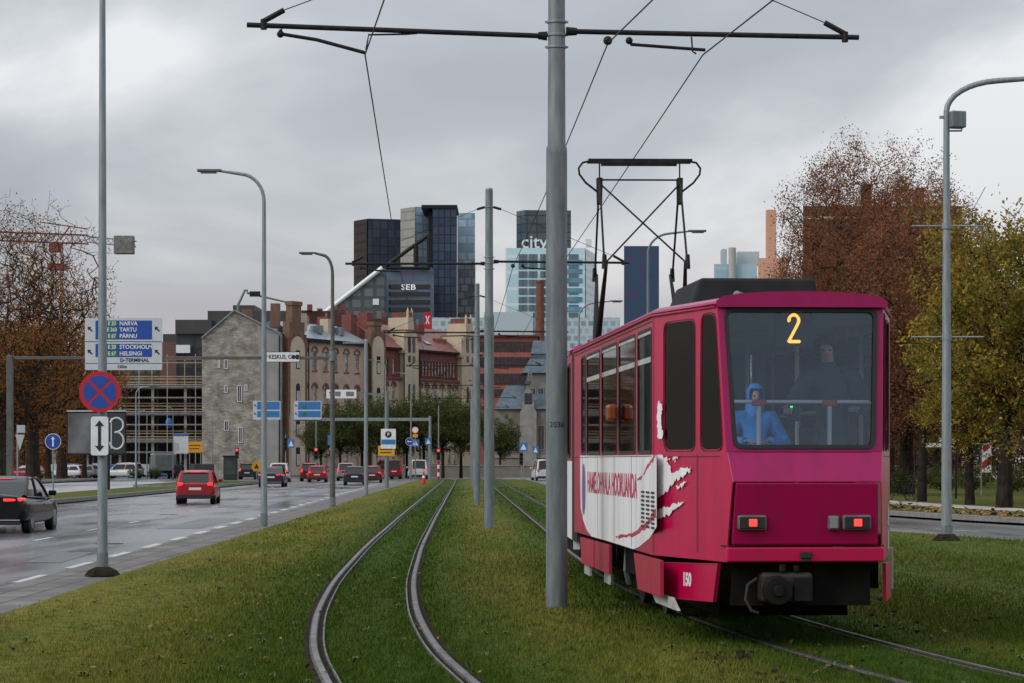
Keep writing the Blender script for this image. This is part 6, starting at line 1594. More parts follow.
t, c = tower('office_tower', 'narrow pale checkered glass tower right of the navy one', [(457.5, 1000), (475, 1000), (475, 1030), (457.5, 1030)], T(213), m_lite)
k = MB(); k.prism([(X(457.3, 1000) - c[0], -.5), (X(475.2, 1000) - c[0], -.5), (X(475.2, 1000) - c[0], 10), (X(457.3, 1000) - c[0], 10)], 0, T(264) - BZ); k.build('lower_storeys', m_check, t)
# blue grey bank block with slanted roof frame
t, c = tower('bank_building', 'blue grey bank block with dark window bands and a slanted steel frame', [(381, 930), (434, 930), (434, 955), (381, 955)], T(268.5, 930), m_seb)
for py in (286.5, 294, 302, 309.5):
    k = MB(); k.bb(X(389, 930) - c[0], X(430, 930) - c[0], -.35, -.05, T(py + 2, 930) - BZ, T(py - 2, 930) - BZ); k.build('window_band', M['car_glass'], t)
k = MB(); text_on(k, 'SEB', 2.9, (X(408.5, 930) - c[0], -.6, T(287.5, 930) - BZ), th=.2, bold=.02, sx=1.3); k.build('lettering', mat('lit white letters', (.7, .72, .75), None, emit=(.9, .95, 1), estr=.25), t)
def bar(k, p, q, r, d, c): k.cyl((X(p[0], d) - c[0], d - c[1], T(p[1], d) - BZ), (X(q[0], d) - c[0], d - c[1], T(q[1], d) - BZ), r, r, 8)
k = MB(); bar(k, (386, 266), (430, 234), .75, 928, c); bar(k, (429, 234), (429, 266), .9, 928, c); bar(k, (416, 246), (416, 266), 1.0, 928, c); bar(k, (386, 268), (430, 268), .6, 928, c); k.build('slanted_frame', M['black_metal'], t)
# slanted white roof edge and the grey frame below it
t, c = tower('glass_hall', 'grey framed glass hall under a long slanting white roof edge', [(318, 905), (384, 905), (384, 925), (318, 925)], T(318, 905), m_grey)
k = MB(); pts = [(326, 312), (381.5, 269), (384, 269), (384, 320), (318, 320), (318, 316)]
q = [(X(p, 905) - c[0], T(y, 905) - BZ) for p, y in pts]; k.flat(q, -.2, 19); 
me = k; o = k.build('gable_front', m_grey, t)
ul = o.data.uv_layers.new(name='UVMap')
for lp in o.data.loops:
    v = o.data.vertices[lp.vertex_index].co; ul.data[lp.index].uv = (v.x + 40, v.z)
k = MB(); a = Vector((X(325, 905) - c[0], -.6, T(312.5, 905) - BZ)); b = Vector((X(382.5, 905) - c[0], -.6, T(267.8, 905) - BZ)); k.cyl(a, b, .85, .85, 8); k.build('white_roof_edge', M['white'], t)
k = MB(); k.bb(X(373, 905) - c[0], X(379, 905) - c[0], -.8, -.3, T(305, 905) - BZ, T(299, 905) - BZ); k.build('white_panel', M['white'], t)
# pale hotel with discrete windows, slate tower behind it
t, c = tower('office_tower', 'slate grey tower with white rooftop lettering behind the pale hotel', [(516.5, 991), (524, 985), (571, 987), (563, 1010)], T(210, 985), m_slate)
k = MB(); text_on(k, 'citypl', 7.6, (X(521, 983) - c[0], -2.2, T(242.5, 983) - BZ), th=.3, bold=.06, sx=1.0, align='LEFT'); k.build('lettering', mat('pale letters', (.60, .64, .68), None, emit=(1, 1, 1), estr=.06), t)
t, c = tower('hotel_building', 'pale cyan hotel block with rows of dark windows behind the first mast', [(505.5, 960), (585, 960), (596, 990), (518, 990)], T(248, 960), m_hotel)
u0, u1 = X(585, 960) - c[0], X(596, 990) - c[0]
k = MB(); k.add([(u0 + .3, -.3, 0), (u1 + .3, 29.7, 0), (u1 + .3, 29.7, T(249, 960) - BZ), (u0 + .3, -.3, T(249, 960) - BZ)], [(0, 1, 2, 3)], 0, [[(0, 0), (32, 0), (32, 90), (0, 90)]]); k.build('glass_end_wall', m_hotel_r, t)
k0 = MB(); k0.bb(-.95, .95, 0, .3, -.15, 2.35); wn = k0.build('window', mat('hotel window', (.10, .15, .18), None, rough=.15), t); first = True
for py in (257.5, 266, 274.5, 283, 291.5, 300, 308, 316):
    for px in (521, 525, 531, 535, 542.5, 546, 554, 559, 571, 576):
        o = wn if first else wn.copy()
        if not first: COL.objects.link(o); o.parent = t
        first = False; o.location = (X(px, 960) - c[0], -.25, T(py + 2.6, 960) - BZ)
for py in (262, 271, 280, 290, 299, 309):
    k = MB(); k.bb(X(566, 960) - c[0], X(582, 960) - c[0], -.3, -.02, T(py + 2.6, 960) - BZ, T(py - 2, 960) - BZ); k.build('window_band', m_hotel_r if False else mat('cyan glass band', (.06, .20, .28), (.12, .30, .38), .2, .15), t)
k = MB(); k.bb(X(586, 960) - c[0], X(592, 960) - c[0], 4, 6, T(246, 960) - BZ, T(238, 960) - BZ); k.build('rooftop_sign', M['white'], t)
tower('office_tower', 'square tower clad in patterned blue and violet panels', [(624, 800), (659, 800), (659, 830), (624, 830)], T(246, 800), m_pattern)
t, c = tower('glass_block', 'pale blue glass block with a round white shaft right of the patterned tower', [(714, 700), (757, 700), (757, 720), (714, 720)], T(264, 700), m_ltblue)
k = MB(); k.bb(X(722, 700) - c[0], X(727, 700) - c[0], 0, 5, T(264, 700) - BZ, T(249, 700) - BZ); k.bb(X(738, 700) - c[0], X(760, 700) - c[0], 2, 8, T(264, 700) - BZ, T(251, 700) - BZ); k.build('rooftop_storey', m_ltblue, t)
k = MB(); k.cyl((X(732, 700) - c[0], -.8, 0), (X(732, 700) - c[0], -.8, T(248, 700) - BZ), 1.1, 1.1, 14); k.build('round_shaft', M['tram_grey'], t)
t, c = tower('orange_building', 'orange plastered building with a tall square chimney behind the russet tree', [(758, 640), (788, 640), (788, 665), (758, 665)], T(258, 640), m_orange)
k = MB(); k.prism([(X(768, 640) - c[0], 3), (X(777.5, 640) - c[0], 3), (X(777.5, 640) - c[0], 6), (X(768, 640) - c[0], 6)], T(258, 640) - BZ, T(208.5, 640) - BZ); k.build('chimney', m_orange, t)
t, c = tower('shopping_hall', 'long low pale lattice hall below the skyline towers', [(432, 720), (620, 720), (620, 750), (432, 750)], T(317.5, 720), m_lattice)
k = MB(); k.bb(X(484, 718) - c[0], X(533, 718) - c[0], -2, 6, T(336, 718) - BZ, T(312, 718) - BZ); k.build('stair_block', m_ltblue, t)
# brown brick block behind the russet tree
m_bbrick = panel_mat('dark red brick', (.060, .022, .018), (.045, .018, .015), (.045, .03, .026), 1.2, .4, .04, .85, offset=.5)
t, c = tower('brick_block', 'large dark red brick block with a pale parapet behind the russet tree', [(803, 330), (962, 330), (962, 350), (803, 350)], T(206, 330), m_bbrick)
k = MB(); k.bb(X(802.5, 330) - c[0], X(940, 330) - c[0], -.15, 0, T(219, 330) - BZ, T(216.5, 330) - BZ); k.build('pale_cornice', M['tram_grey'], t); 
for px in (926, 934): k = MB(); k.bb(X(px, 330) - c[0], X(px + 6, 330) - c[0], -.2, -.02, T(214, 330) - BZ, T(209, 330) - BZ); k.build('window', M['sign_lblue'], t)
for px in (866, 919): k = MB(); k.bb(X(px, 330) - c[0], X(px + 8, 330) - c[0], 2, 5, T(206, 330) - BZ, T(182 if px < 900 else 186, 330) - BZ); k.build('chimney', m_bbrick, t)
k = MB()
for px in (965, 978): k.cyl((X(px - 10, 330) - c[0], 3, T(206, 330) - BZ), (X(px - 10, 330) - c[0], 3, T(198, 330) - BZ), .05)
k.build('antenna', M['black_metal'], t)

# ---- the concrete frame under construction
t = thing('concrete_frame', 'unfinished concrete frame building with timber guard rails', 'building', (X(126, 292), 292, BZ)); x0 = 0; W3 = X(206, 292) - X(126, 292); fl = [T(p, 292) - BZ for p in (440.5, 413, 386)]
tp = T(361, 292) - BZ
M['timber'] = mat('raw timber', (.42, .29, .17), (.28, .19, .11), 2, .8)
xl = -9.0
for z in fl:
    k = MB(); k.bb(xl, W3, 0, 12, z - .28, z); k.build('floor_slab', M['concrete'], t)
    for q in (.45, .85, 1.15): k = MB(); k.bb(xl, W3, -.06, -.02, z + q - .06, z + q + .06); k.build('guard_rail', M['timber'], t)
for x in np.arange(xl + .2, W3, 3.95):
    k = MB(); k.bb(x, x + .32, .05, .4, 0, fl[-1] - .28); k.build('column', M['concrete'], t)
    k = MB(); k.bb(x + .05, x + .27, 4, 4.3, 0, fl[-1] - .28); k.build('column', M['conc_dark'], t)
    k = MB(); k.bb(x + .04, x + .14, -.1, -.02, fl[-1], tp + .3); k.build('scaffold_pole', M['timber'], t)
k = MB(); k.bb(xl, W3, 8, 8.3, 0, fl[-1] - .3); k.build('core_wall', mat('shell wall', (.07, .062, .055), (.13, .115, .10), .6, .9), t)
M['scaf'] = mat('scaffold tube', (.36, .37, .37), (.26, .25, .23), 3, .5, .3)
for q in range(6): k = MB(); xx = xl + .5 + q * 3.4; k.cyl((xx, -.75, 0), (xx, -.75, tp + .8), .055, .055, 6); k.build('scaffold_pole', M['scaf'], t)
for z in [f + o_ for f in fl for o_ in (-1.4, .15)]: k = MB(); k.cyl((xl, -.8, z), (W3 - .4, -.8, z), .05, .05, 6); k.bb(xl, W3 - .4, -.75, -.2, z - .12, z - .06); k.build('scaffold_ledger', M['scaf'], t)
for q in range(14): k = MB(); xx = xl + .6 + q * 1.33; k.cyl((xx, .8, fl[-1]), (xx, .8, fl[-1] + 1.6 + (q * 7 % 5) * .22), .03, .03, 6); k.build('rebar', M['rust_metal'], t)
for z in (tp - .2, tp + .2): k = MB(); k.bb(xl, W3, -.1, -.05, z - .06, z + .06); k.build('guard_rail', M['timber'], t)
k = MB(); k.ball((X(169.5, 292) - X(126, 292), -.3, T(423, 292) - BZ), .5, 10, 8, (.9, .6, 1.3)); k.build('blue_tarpaulin', M['sign_lblue'], t)
# dark office block behind
m_off = panel_mat('dark office facade', (.025, .027, .03), (.045, .047, .05), (.02, .021, .023), 2.4, 3.2, .3, .35)
t, c = tower('office_block', 'dark grey stepped office block behind the concrete frame', [(163, 372), (345, 372), (345, 400), (163, 400)], T(334, 372), m_off)
k = MB(); k.bb(X(176, 372) - c[0], X(212, 372) - c[0], -.8, 12, T(334, 372) - BZ, T(320, 372) - BZ); k.bb(X(206, 372) - c[0], X(345, 372) - c[0], 2, 24, T(334, 372) - BZ, T(310, 372) - BZ); k.bb(X(230, 372) - c[0], X(252, 372) - c[0], 4, 20, T(310, 372) - BZ, T(303.5, 372) - BZ); k.build('upper_storey', mat('dark plant storey', (.035, .032, .033), (.05, .046, .046), .3, .6), t)
k = MB(); k.bb(X(172, 371) - c[0], X(190, 371) - c[0], -1.2, -.05, T(353, 371) - BZ, T(345, 371) - BZ); k.build('white_container', M['white'], t)
t, c = tower('brick_block', 'red brick corner behind the building site', [(160, 340), (176, 340), (176, 352), (160, 352)], T(342, 340), panel_mat('red brick', (.16, .06, .045), (.12, .045, .035), (.12, .08, .07), .6, .2, .03, .85, offset=.5))

t, c = tower('office_block', 'low brown grey block seen between the big direction sign and the concrete frame', [(96, 350), (168, 350), (168, 362), (96, 362)], T(359, 350), panel_mat('brown grey facade', (.06, .052, .046), (.09, .08, .07), (.04, .036, .032), 1.8, 1.6, .25, .7))
for px0, px1, top, lab in ((-120, 28, 372, 'long dark brick block far behind the left bare trees'), (30, 98, 392, 'low dark block behind the rust-leaved trees on the left')):
    tower('brick_block', lab, [(px0, 318), (px1, 318), (px1, 332), (px0, 332)], T(top, 318), panel_mat('dark brick facade', (.055, .042, .036), (.085, .066, .056), (.03, .027, .025), 2.4, 1.7, .3, .8))
def hedge(name, label, px0, px1, d, h, key, n, seed):
    x0, x1 = X(px0, d), X(px1, d); rng = np.random.RandomState(seed); W_ = x1 - x0
    tp_ = [(Vector((rng.uniform(0, W_), rng.normal(0, .9), (h * (.75 + .25 * math.sin(i * .37))) * rng.rand() ** .7)), None) for i in range(900)]
    t = thing(name, label, 'hedge', (x0, d, -.1)); me = leaf_mesh(tp_, n, .16, .45, seed, len(LV[key]))
    for m in LV[key]: me.materials.append(m)
    o = bpy.data.objects.new('foliage', me); COL.objects.link(o); o.parent = t
    k = MB()
    for i in range(60): x = rng.uniform(0, W_); k.cyl((x, rng.normal(0, .5), 0), (x + rng.normal(0, .4), rng.normal(0, .6), h * rng.uniform(.5, .95)), .06, .02, 4)
    k.build('stems', M['bark'], t)
hedge('hedge', 'tall dark hedge closing the park on the right, behind the tree trunks', 870, 1130, 222, 6.5, 'umber', 16000, 71)
hedge('hedge', 'dark untrimmed hedge far behind the parked cars on the left', -60, 92, 300, 4.0, 'orange', 9000, 72)

# ---- limestone house with the blank gable
m_lime = panel_mat('rubble limestone', (.36, .33, .28), (.205, .188, .16), (.26, .242, .212), .47, .21, .025, .9, offset=.5, bump=.5, noise=(.75, .55, 1.3))
m_plast = mat('grey plaster', (.22, .22, .21), (.28, .28, .265), .5, .85)
M['zinc'] = mat('wet zinc roof', (.20, .25, .29), (.27, .32, .36), .6, .35, .5)
M['redroof'] = mat('red sheet roof', (.20, .065, .052), (.15, .05, .042), .8, .5)
M['bluroof'] = mat('blue grey sheet roof', (.060, .085, .105), (.095, .125, .15), 1.5, .7, 0, .4, 4, spec=.25)
M['pane'] = mat('dark window pane', (.018, .02, .024), None, rough=.06, spec=.6); M['curtain'] = mat('pane with pale mottling', (.46, .49, .48), (.10, .11, .11), 1.3, .15, detail=1); M['wframe'] = mat('white window frame', (.5, .5, .5), None, rough=.5)
M['brownbrick'] = mat('brown brick', (.17, .095, .06), (.13, .07, .046), 1.3, .9, 0, .3, 12)
M['darkbrick'] = mat('dark red brick course', (.17, .055, .042), (.13, .042, .034), 1.2, .85, 0, .3, 12)
M['beige'] = mat('beige brick', (.46, .34, .26), (.38, .275, .21), .9, .9, 0, .3, 12)
M['cream'] = mat('cream plaster', (.50, .41, .30), (.43, .35, .255), .5, .85)
d = 288.0; dx_ = lambda px: X(px, d); xo = dx_(202); zt = lambda py: T(py, d) - BZ
t = thing('limestone_house', 'tall limestone house with a nearly blank gable and snow-grey roof', 'house', (xo, d, BZ))
xe = dx_(280.5) - xo; xa = dx_(234.5) - xo; zl, zr_, za = zt(338.5), zt(334), zt(311)
def wall_win(t, x, z, w, h, fm='wframe', arch=False, y=0.0, double=True):
    """window set in the wall plane y: frame proud of the wall, dark pane, glazing bar"""
    pts = (lambda a: archpts(x - w/2 + a, z + a, x + w/2 - a, z + h - a)) if arch else (lambda a: [(x - w/2 + a, z + a), (x + w/2 - a, z + a), (x + w/2 - a, z + h - a), (x - w/2 + a, z + h - a)])
    k = MB(); on_plane(k, [pts(0), pts(.10)], .10, (0, y, 0), (1, 0, 0), (0, 0, 1), .03); k.flat([(x - .03, z + .1), (x + .03, z + .1), (x + .03, z + h - .1), (x - .03, z + h - .1)], y - .05, .04)
    o = k.build('window', M[fm], t); k = MB(); k.flat(pts(.08), y - .012, .008); k.build('pane', M['pane'], o); return o
k = MB()
G = [(0, 0), (xe, 0), (xe, zr_), (xa, za), (0, zl)]
vs = [(p[0], 0, p[1]) for p in G] + [(p[0], 14, p[1]) for p in G]
k.add(vs, [(0, 1, 2, 3, 4)], 0, [[(p[0], p[1]) for p in G]]); k.add(vs, [(9, 8, 7, 6, 5), (0, 4, 9, 5), (1, 6, 7, 2)], 0, [[(p[0], p[1]) for p in G[::-1]], [(0, 0), (0, zl), (14, zl), (14, 0)], [(0, 0), (14, 0), (14, zr_), (0, zr_)]])
k.build('wall', m_lime, t)
k = MB(); k.flat([(dx_(262) - xo, 0), (xe, 0), (xe, zr_ - .1), (dx_(257) - xo, zt(325)), (dx_(260) - xo, zt(380))], -.03, .028); k.build('plaster_strip', m_plast, t)
k = MB()
for (a, b) in (((0, zl), (xa, za)), ((xa, za), (xe, zr_))):
    n = Vector((-(b[1] - a[1]), 0, b[0] - a[0])).normalized() * .16
    k.add([(a[0], -.25, a[1]), (b[0], -.25, b[1]), (b[0], 14, b[1]), (a[0], 14, a[1]), (a[0] + n.x, -.25, a[1] + n.z), (b[0] + n.x, -.25, b[1] + n.z), (b[0] + n.x, 14, b[1] + n.z), (a[0] + n.x, 14, a[1] + n.z)], [(0, 1, 5, 4), (4, 5, 6, 7), (1, 2, 6, 5), (3, 0, 4, 7), (2, 3, 7, 6), (0, 3, 2, 1)])
rf_ = k.build('roof', M['zinc'], t)
k = MB(); k.tube([(xe - .12, -.12, 0), (xe - .12, -.12, zr_ - .2)], .08, 6); k.build('downpipe', M['black_metal'], t)
for px, py, w in ((241, 306, 1.2), (270, 300, 1.1)): k = MB(); k.bb(dx_(px) - xo - w/2, dx_(px) - xo + w/2, 6, 7.2, zt(325), zt(py)); k.build('chimney', M['brownbrick'], rf_)
for px, py0, py1, w in ((226, 369, 359.5, .5), (226, 393, 385, .42), (239.5, 402, 385, .55), (246, 391, 384.5, .35), (240.5, 443, 427, .5), (226.5, 431, 420.5, .55), (219, 368, 360, .3)):
    wall_win(t, dx_(px) - xo, zt(py0), w, zt(py1) - zt(py0))
# ---- beige brick house: long wall turned away to the right; stair towers in brown brick
A = Vector((X(281, 290), 290, BZ)); B = Vector((X(484, 335), 335, BZ)); dv = (B - A); LW = dv.length; ang = math.atan2(dv.y, dv.x)
t = thing('brick_house', 'long beige and red brick house with corner towers and red roofs', 'house', A, ang)
def wu(px):  # distance along the wall under a pixel column
    s = (px - CX) / FPX; return (s * A.y - A.x) / (dv.x - s * dv.y) * LW
def wz(px, py):
    u = wu(px) / LW; return Z(py, A.y + dv.y * u) - BZ
u1, u2 = wu(383), wu(400)
def wall_panel(u0, u1, z0, z1, m, holes=(), th=.35, y=0.0, name='wall'):
    k = MB(); on_plane(k, [[(u0, z0), (u1, z0), (u1, z1), (u0, z1)]] + list(holes), th, (0, 0, 0), (1, 0, 0), (0, 0, 1), -th / 2 - y); return k.build(name, m, t)
def opening(u, z, w, h, arch, y=.16):
    pts = archpts(u - w/2, z, u + w/2, z + h) if arch else [(u - w/2, z), (u + w/2, z), (u + w/2, z + h), (u - w/2, z + h)]
    k = MB(); k.flat(pts, y + .05, .03); w_ = k.build('window', M['wframe'], t)
    k = MB()
    for sx in (-1, 1):
        for a, b in ((.03, .60), (.64, .93)): k.bb(u + sx * w * .25 - w * .2, u + sx * w * .25 + w * .2, y + .035, y + .046, z + h * a, z + h * b - (.12 if arch and b > .9 else 0))
    k.build('pane', M['curtain'], w_)  # panes carry a pale mottled colour
    k = MB(); k.bb(u - w/2 - .1, u + w/2 + .1, -.12, .0, z - .14, z - .02); k.build('sill', M['darkbrick'], t)
    return pts
def brow(u, z, w, m='darkbrick', y=0.0):
    """arched brick course over a window"""
    k = MB(); r0, r1 = w/2, w/2 + .28; n = 10
    o_ = [(u + r1 * math.cos(PI*i/n), z + r1 * math.sin(PI*i/n)) for i in range(n + 1)] + [(u + r0 * math.cos(PI*(n-i)/n), z + r0 * math.sin(PI*(n-i)/n)) for i in range(n + 1)]
    on_plane(k, [o_], .08, (0, 0, 0), (1, 0, 0), (0, 0, 1), .04 - y); k.build('brick_arch', M[m], t)
ze = wz(335, 343.5)
rows = ((wz(335, 371.5), 2.35, False), (wz(335, 404), 2.3, True), (wz(335, 437), 2.4, True), (wz(335, 466), 2.4, False))
ub, ue = wu(302.5), wu(366)
cols1 = [wu(p) for p in (304.8, 314.6, 325.6, 335.5, 346.3, 357)]
H1 = []
for z, h, ar in rows:
    for u in cols1: H1.append(opening(u, z, .95, h, ar))
wall_panel(ub, ue, 0, ze, M['beige'], H1)
for z, h, ar in rows[:3]:
    for u in cols1: brow(u, z + h - (.48 if ar else .1), .98, 'brownbrick')
k = MB(); k.bb(ub, ue, -.45, .1, ze - .05, ze + .35); k.build('cornice', M['black_metal'], t)
zr2 = ze + 2.6
k = MB(); k.add([(ub - .2, -.5, ze + .35), (ue + .2, -.5, ze + .35), (ue + .2, 4.5, zr2), (ub - .2, 4.5, zr2), (ue + .2, 9.5, ze + .35), (ub - .2, 9.5, ze + .35)], [(0, 1, 2, 3), (3, 2, 4, 5), (0, 3, 5), (1, 4, 2)]); rf_ = k.build('roof', M['zinc'], t)
for px, hgt in ((318, 2.6), (344, 2.2)): k = MB(); u = wu(px); k.bb(u - .6, u + .6, 2.0, 3.2, ze + .6, ze + hgt + 1.0); k.build('chimney', M['cream'], rf_)
for px in (329, 350): k = MB(); u = wu(px); k.box((u, 1.8, ze + 1.7), (.9, 1.4, 1.0)); k.build('dormer', M['zinc'], rf_)
def stair_tower(px0, px1, ptop, name='stair_tower'):
    a, b = wu(px0), wu(px1); zt_ = wz((px0 + px1) / 2, ptop); zs = wz(px0, 338); m_ = (a + b) / 2; w = b - a
    k = MB(); k.bb(a, b, -.6, .5, 0, zs); k.bb(a + w * .12, b - w * .12, -.55, .45, zs, zs + (zt_ - zs) * .45); k.bb(a + w * .27, b - w * .27, -.5, .4, zs + (zt_ - zs) * .45, zt_ - .5); k.bb(a + w * .24, b - w * .24, -.6, .45, zt_ - .5, zt_)
    for q in (.08, .36, .64, .92): k.bb(a + w * q - .16, a + w * q + .16, -.65, .2, zs, zs + .55)
    o = k.build(name, M['brownbrick'], t)
    k = MB(); on_plane(k, [archpts(a + .55, .2, b - .55, wz(m_, 0) if False else wz(px0, 335.5))], .06, (0, -.6, 0), (1, 0, 0), (0, 0, 1), .03); k.build('arched_field', M['cream'], o)
    for z, h, ar in rows: k = MB(); k.flat(archpts(m_ - .42, z, m_ + .42, z + h) if ar else [(m_ - .42, z), (m_ + .42, z), (m_ + .42, z + h * .95), (m_ - .42, z + h * .95)], -.70, .05); w_ = k.build('window', M['pane'], o); k = MB(); k.bb(m_ - .3, m_ - .05, -.715, -.702, z + .1, z + h * .6); k.bb(m_ + .05, m_ + .3, -.715, -.702, z + .1, z + h * .6); k.build('pale_sash', M['wframe'], w_)
    return o
stair_tower(283.5, 303, 301.5); stair_tower(366, 382, 322)
# red wing
ua, ubb = wu(382), wu(480); zre = wz(436, 353)
zc0, zc1 = wz(436, 379.5), wz(436, 360)
ncol = 13; us = [wu(416) + (wu(456) - wu(416)) * (i + .5) / ncol for i in range(ncol)]
H2 = [opening(u, zc0 + .45, .62, zc1 - zc0 - .7, False) for u in us] + [opening(wu(p), zc0 + .4, .7, zc1 - zc0 - .6, False) for p in (387, 394)]
lowz = [wz(436, 402), wz(436, 432), wz(436, 464)]
wall_panel(ua, ubb, zc0, zre, M['darkbrick'], H2)
us3 = [wu(p) for p in (386, 393.5, 420, 427, 434.5, 442, 449.5, 455)]
H3 = []
for z in lowz:
    for u in us3: H3.append(opening(u, z, .85, 2.2, True))
wall_panel(ua, ubb, 0, zc0 - .3, M['cream'], H3)
for z in lowz[:2]:
    for u in us3: brow(u, z + 2.2 - .43, .9)
k = MB(); k.bb(ua, ubb, -.4, .1, zc0 - .3, zc0); k.build('cornice', M['darkbrick'], t); k = MB(); k.bb(ua, ubb, -.5, .1, zre, zre + .25); k.build('cornice', M['black_metal'], t)
k = MB(); k.add([(ua, -.6, zre + .25), (ubb, -.6, zre + .25), (ubb, 4.5, zre + 3.6), (ua, 4.5, zre + 3.6), (ubb, 9.5, zre + .25), (ua, 9.5, zre + .25)], [(0, 1, 2, 3), (3, 2, 4, 5), (0, 3, 5), (1, 4, 2)]); rf_ = k.build('roof', M['redroof'], t)
for px, top in ((428.5, 320), (441, 324), (390, 312), (374, 314), (350, 316)): k = MB(); u = wu(px); k.bb(u - .75, u + .75, 3.0, 4.4, zre + .5, wz(px, top)); k.build('chimney', M['darkbrick'], rf_)
for px in (417, 433): k = MB(); u = wu(px); k.box((u, .9, zre + 1.35), (1.2, .8, .1), rx=.55); k.build('skylight', M['zinc'], rf_)
for (px0, px1, ptop) in ((400, 414, 317), (457.5, 474, 323)):
    a, b = wu(px0), wu(px1); m_ = (a + b) / 2; w = b - a; zt_ = wz(px0, ptop); zs = zre + .8
    k = MB(); k.bb(a, b, -.7, 3, 0, zs); k.bb(a + w * .1, b - w * .15, -.65, 2.8, zs, zs + (zt_ - zs) * .5); k.bb(a + w * .28, b - w * .3, -.6, 2.4, zs + (zt_ - zs) * .5, zt_); k.bb(a - .35, a + .5, -.8, 1.0, zs - 1.2, zs + .3)
    o = k.build('gable_tower', M['cream'], t)
    k = MB(); k.bb(a + w * .1 - .06, b - w * .15 + .06, -.72, 2.85, zs + (zt_ - zs) * .5, zs + (zt_ - zs) * .5 + .14); k.bb(a + w * .34, b - w * .36, -.5, 2.0, zt_, zt_ + .7); k.build('coping', M['darkbrick'], o)
    for q_ in (.06, .36, .64, .92):
        k = MB(); zz_ = zs + .1 if q_ in (.06, .92) else zt_ - .2; k.tube([(a + w * q_, -.4, zz_), (a + w * q_, -.4, zz_ + 1.0), (a + w * q_, -.4, zz_ + 1.5)], [.22, .2, .03], 6); k.build('pinnacle', M['cream'], o)
    for sx in (-.16, .16):
        for z, h in ((wz(px0, 352), 2.1), (wz(px0, 362), .9), (lowz[0], 2.2)):
            k = MB(); k.flat(archpts(m_ + sx * w - .3, z, m_ + sx * w + .3, z + h), -.76, .05); k.build('window', M['pane'], o)
for px in (303.5, 365.2, 399.2, 415): k = MB(); u = wu(px); zz_ = ze if px < 370 else zre; k.tube([(u, -.75, 0), (u, -.75, zz_)], .09, 6); k.build('downpipe', M['black_metal'], t)
for px in (421, 428, 447, 453): k = MB(); u = wu(px); k.box((u, 1.6, zre + 1.7), (.8, .8, .8)); k.build('dormer', M['redroof'], rf_)
for px, hh in ((309, 1.5), (326, 1.9), (338, 1.4), (356, 2.0), (424, 1.7), (436, 2.2), (446, 1.6)): k = MB(); u = wu(px); zz_ = (zr2 if px < 370 else zre + 3.6) - .4; k.cyl((u, 4.4, zz_), (u, 4.4, zz_ + hh), .16, .13, 8); k.build('flue_pipe', M['galv_dark'], t)
# taller brick blocks behind its roofs
t, c = tower('brick_block', 'dark red brick block with chimneys behind the zinc roof', [(302, 338), (346, 344), (346, 360), (302, 356)], T(311, 340), M['darkbrick'] if False else panel_mat('old red brick', (.13, .045, .036), (.10, .036, .03), (.10, .06, .05), .7, .25, .03, .85, offset=.5))
for px, py in ((308, 305), (318, 309), (334, 307), (341, 305)): k = MB(); k.bb(X(px, 340) - c[0], X(px + 4.5, 340) - c[0], .5, 2, T(311, 340) - BZ, T(py, 340) - BZ); k.build('chimney', M['darkbrick'], t)
t, c = tower('brick_block', 'dark red brick block behind the second stair tower', [(344, 350), (400, 356), (400, 372), (344, 366)], T(318, 352), panel_mat('old red brick wall', (.14, .05, .04), (.11, .04, .033), (.10, .06, .05), .7, .25, .03, .85, offset=.5))
for px, py in ((349, 311), (368, 314), (382, 313), (392, 316)): k = MB(); k.bb(X(px, 352) - c[0], X(px + 5, 352) - c[0], .5, 2, T(318, 352) - BZ, T(py, 352) - BZ); k.build('chimney', M['darkbrick'], t)
t = thing('banner', 'red banner with a white cross mark standing above the red roof', 'banner', (X(427.5, 352), 352, BZ))
k = MB(); k.bb(-.55, .55, -.1, .1, T(336, 352) - BZ, T(312, 352) - BZ); k.build('panel', M['sign_red'], t); zc = T(320, 352) - BZ
k = MB(); k.box((0, -.12, zc), (.16, .02, 1.3), ry=.4); k.box((0, -.125, zc), (.16, .02, 1.3), ry=-.4); k.build('white_mark', M['white'], t); k = MB(); k.bb(-.1, .1, -.05, .05, 0, T(336, 352) - BZ); k.build('mast', M['galv_dark'], t)
# coral office block
m_coral = mat('coral cladding', (.33, .10, .072), (.28, .085, .062), .5, .6)
d = 352; t, c = tower('coral_block', 'coral red office block with rows of dark windows behind the masts', [(469, d), (538, d), (538, d + 14), (469, d + 14)], T(336.5, d), m_coral)
M['dkglass'] = mat('dark ribbon glass', (.014, .016, .02), (.03, .033, .038), 1.5, .12)
for py0, py1 in ((341.5, 351.5), (357, 367), (373.5, 383.5), (389, 396)):
    for q in range(17):
        px = 470.5 + q * 4.0; k = MB(); k.bb(X(px, d) - c[0], X(px + 3.1, d) - c[0], -.12, -.01, T(py1, d) - BZ, T(py0, d) - BZ); k.build('window', M['dkglass'], t)
k = MB(); k.bb(X(469, d) - c[0] - .3, X(538, d) - c[0] + .3, -.6, 14, T(336.5, d) - BZ, T(335, d) - BZ); k.build('roof_edge', M['darkbrick'], t)
t = thing('factory_chimney', 'tall round red brick chimney beside the coral block', 'chimney', (X(540, 400), 400, BZ))
k = MB(); k.tube([(0, 0, 0), (0, 0, Z(281, 400) - BZ)], [1.0, .66], 20); k.build('shaft', M['darkbrick'] if False else mat('chimney brick', (.17, .065, .045), (.13, .05, .035), 2, .85), t); k = MB(); k.cyl((0, 0, Z(283, 400) - BZ), (0, 0, Z(280.5, 400) - BZ), .74, .74, 20); k.build('rim', M['darkbrick'], t)
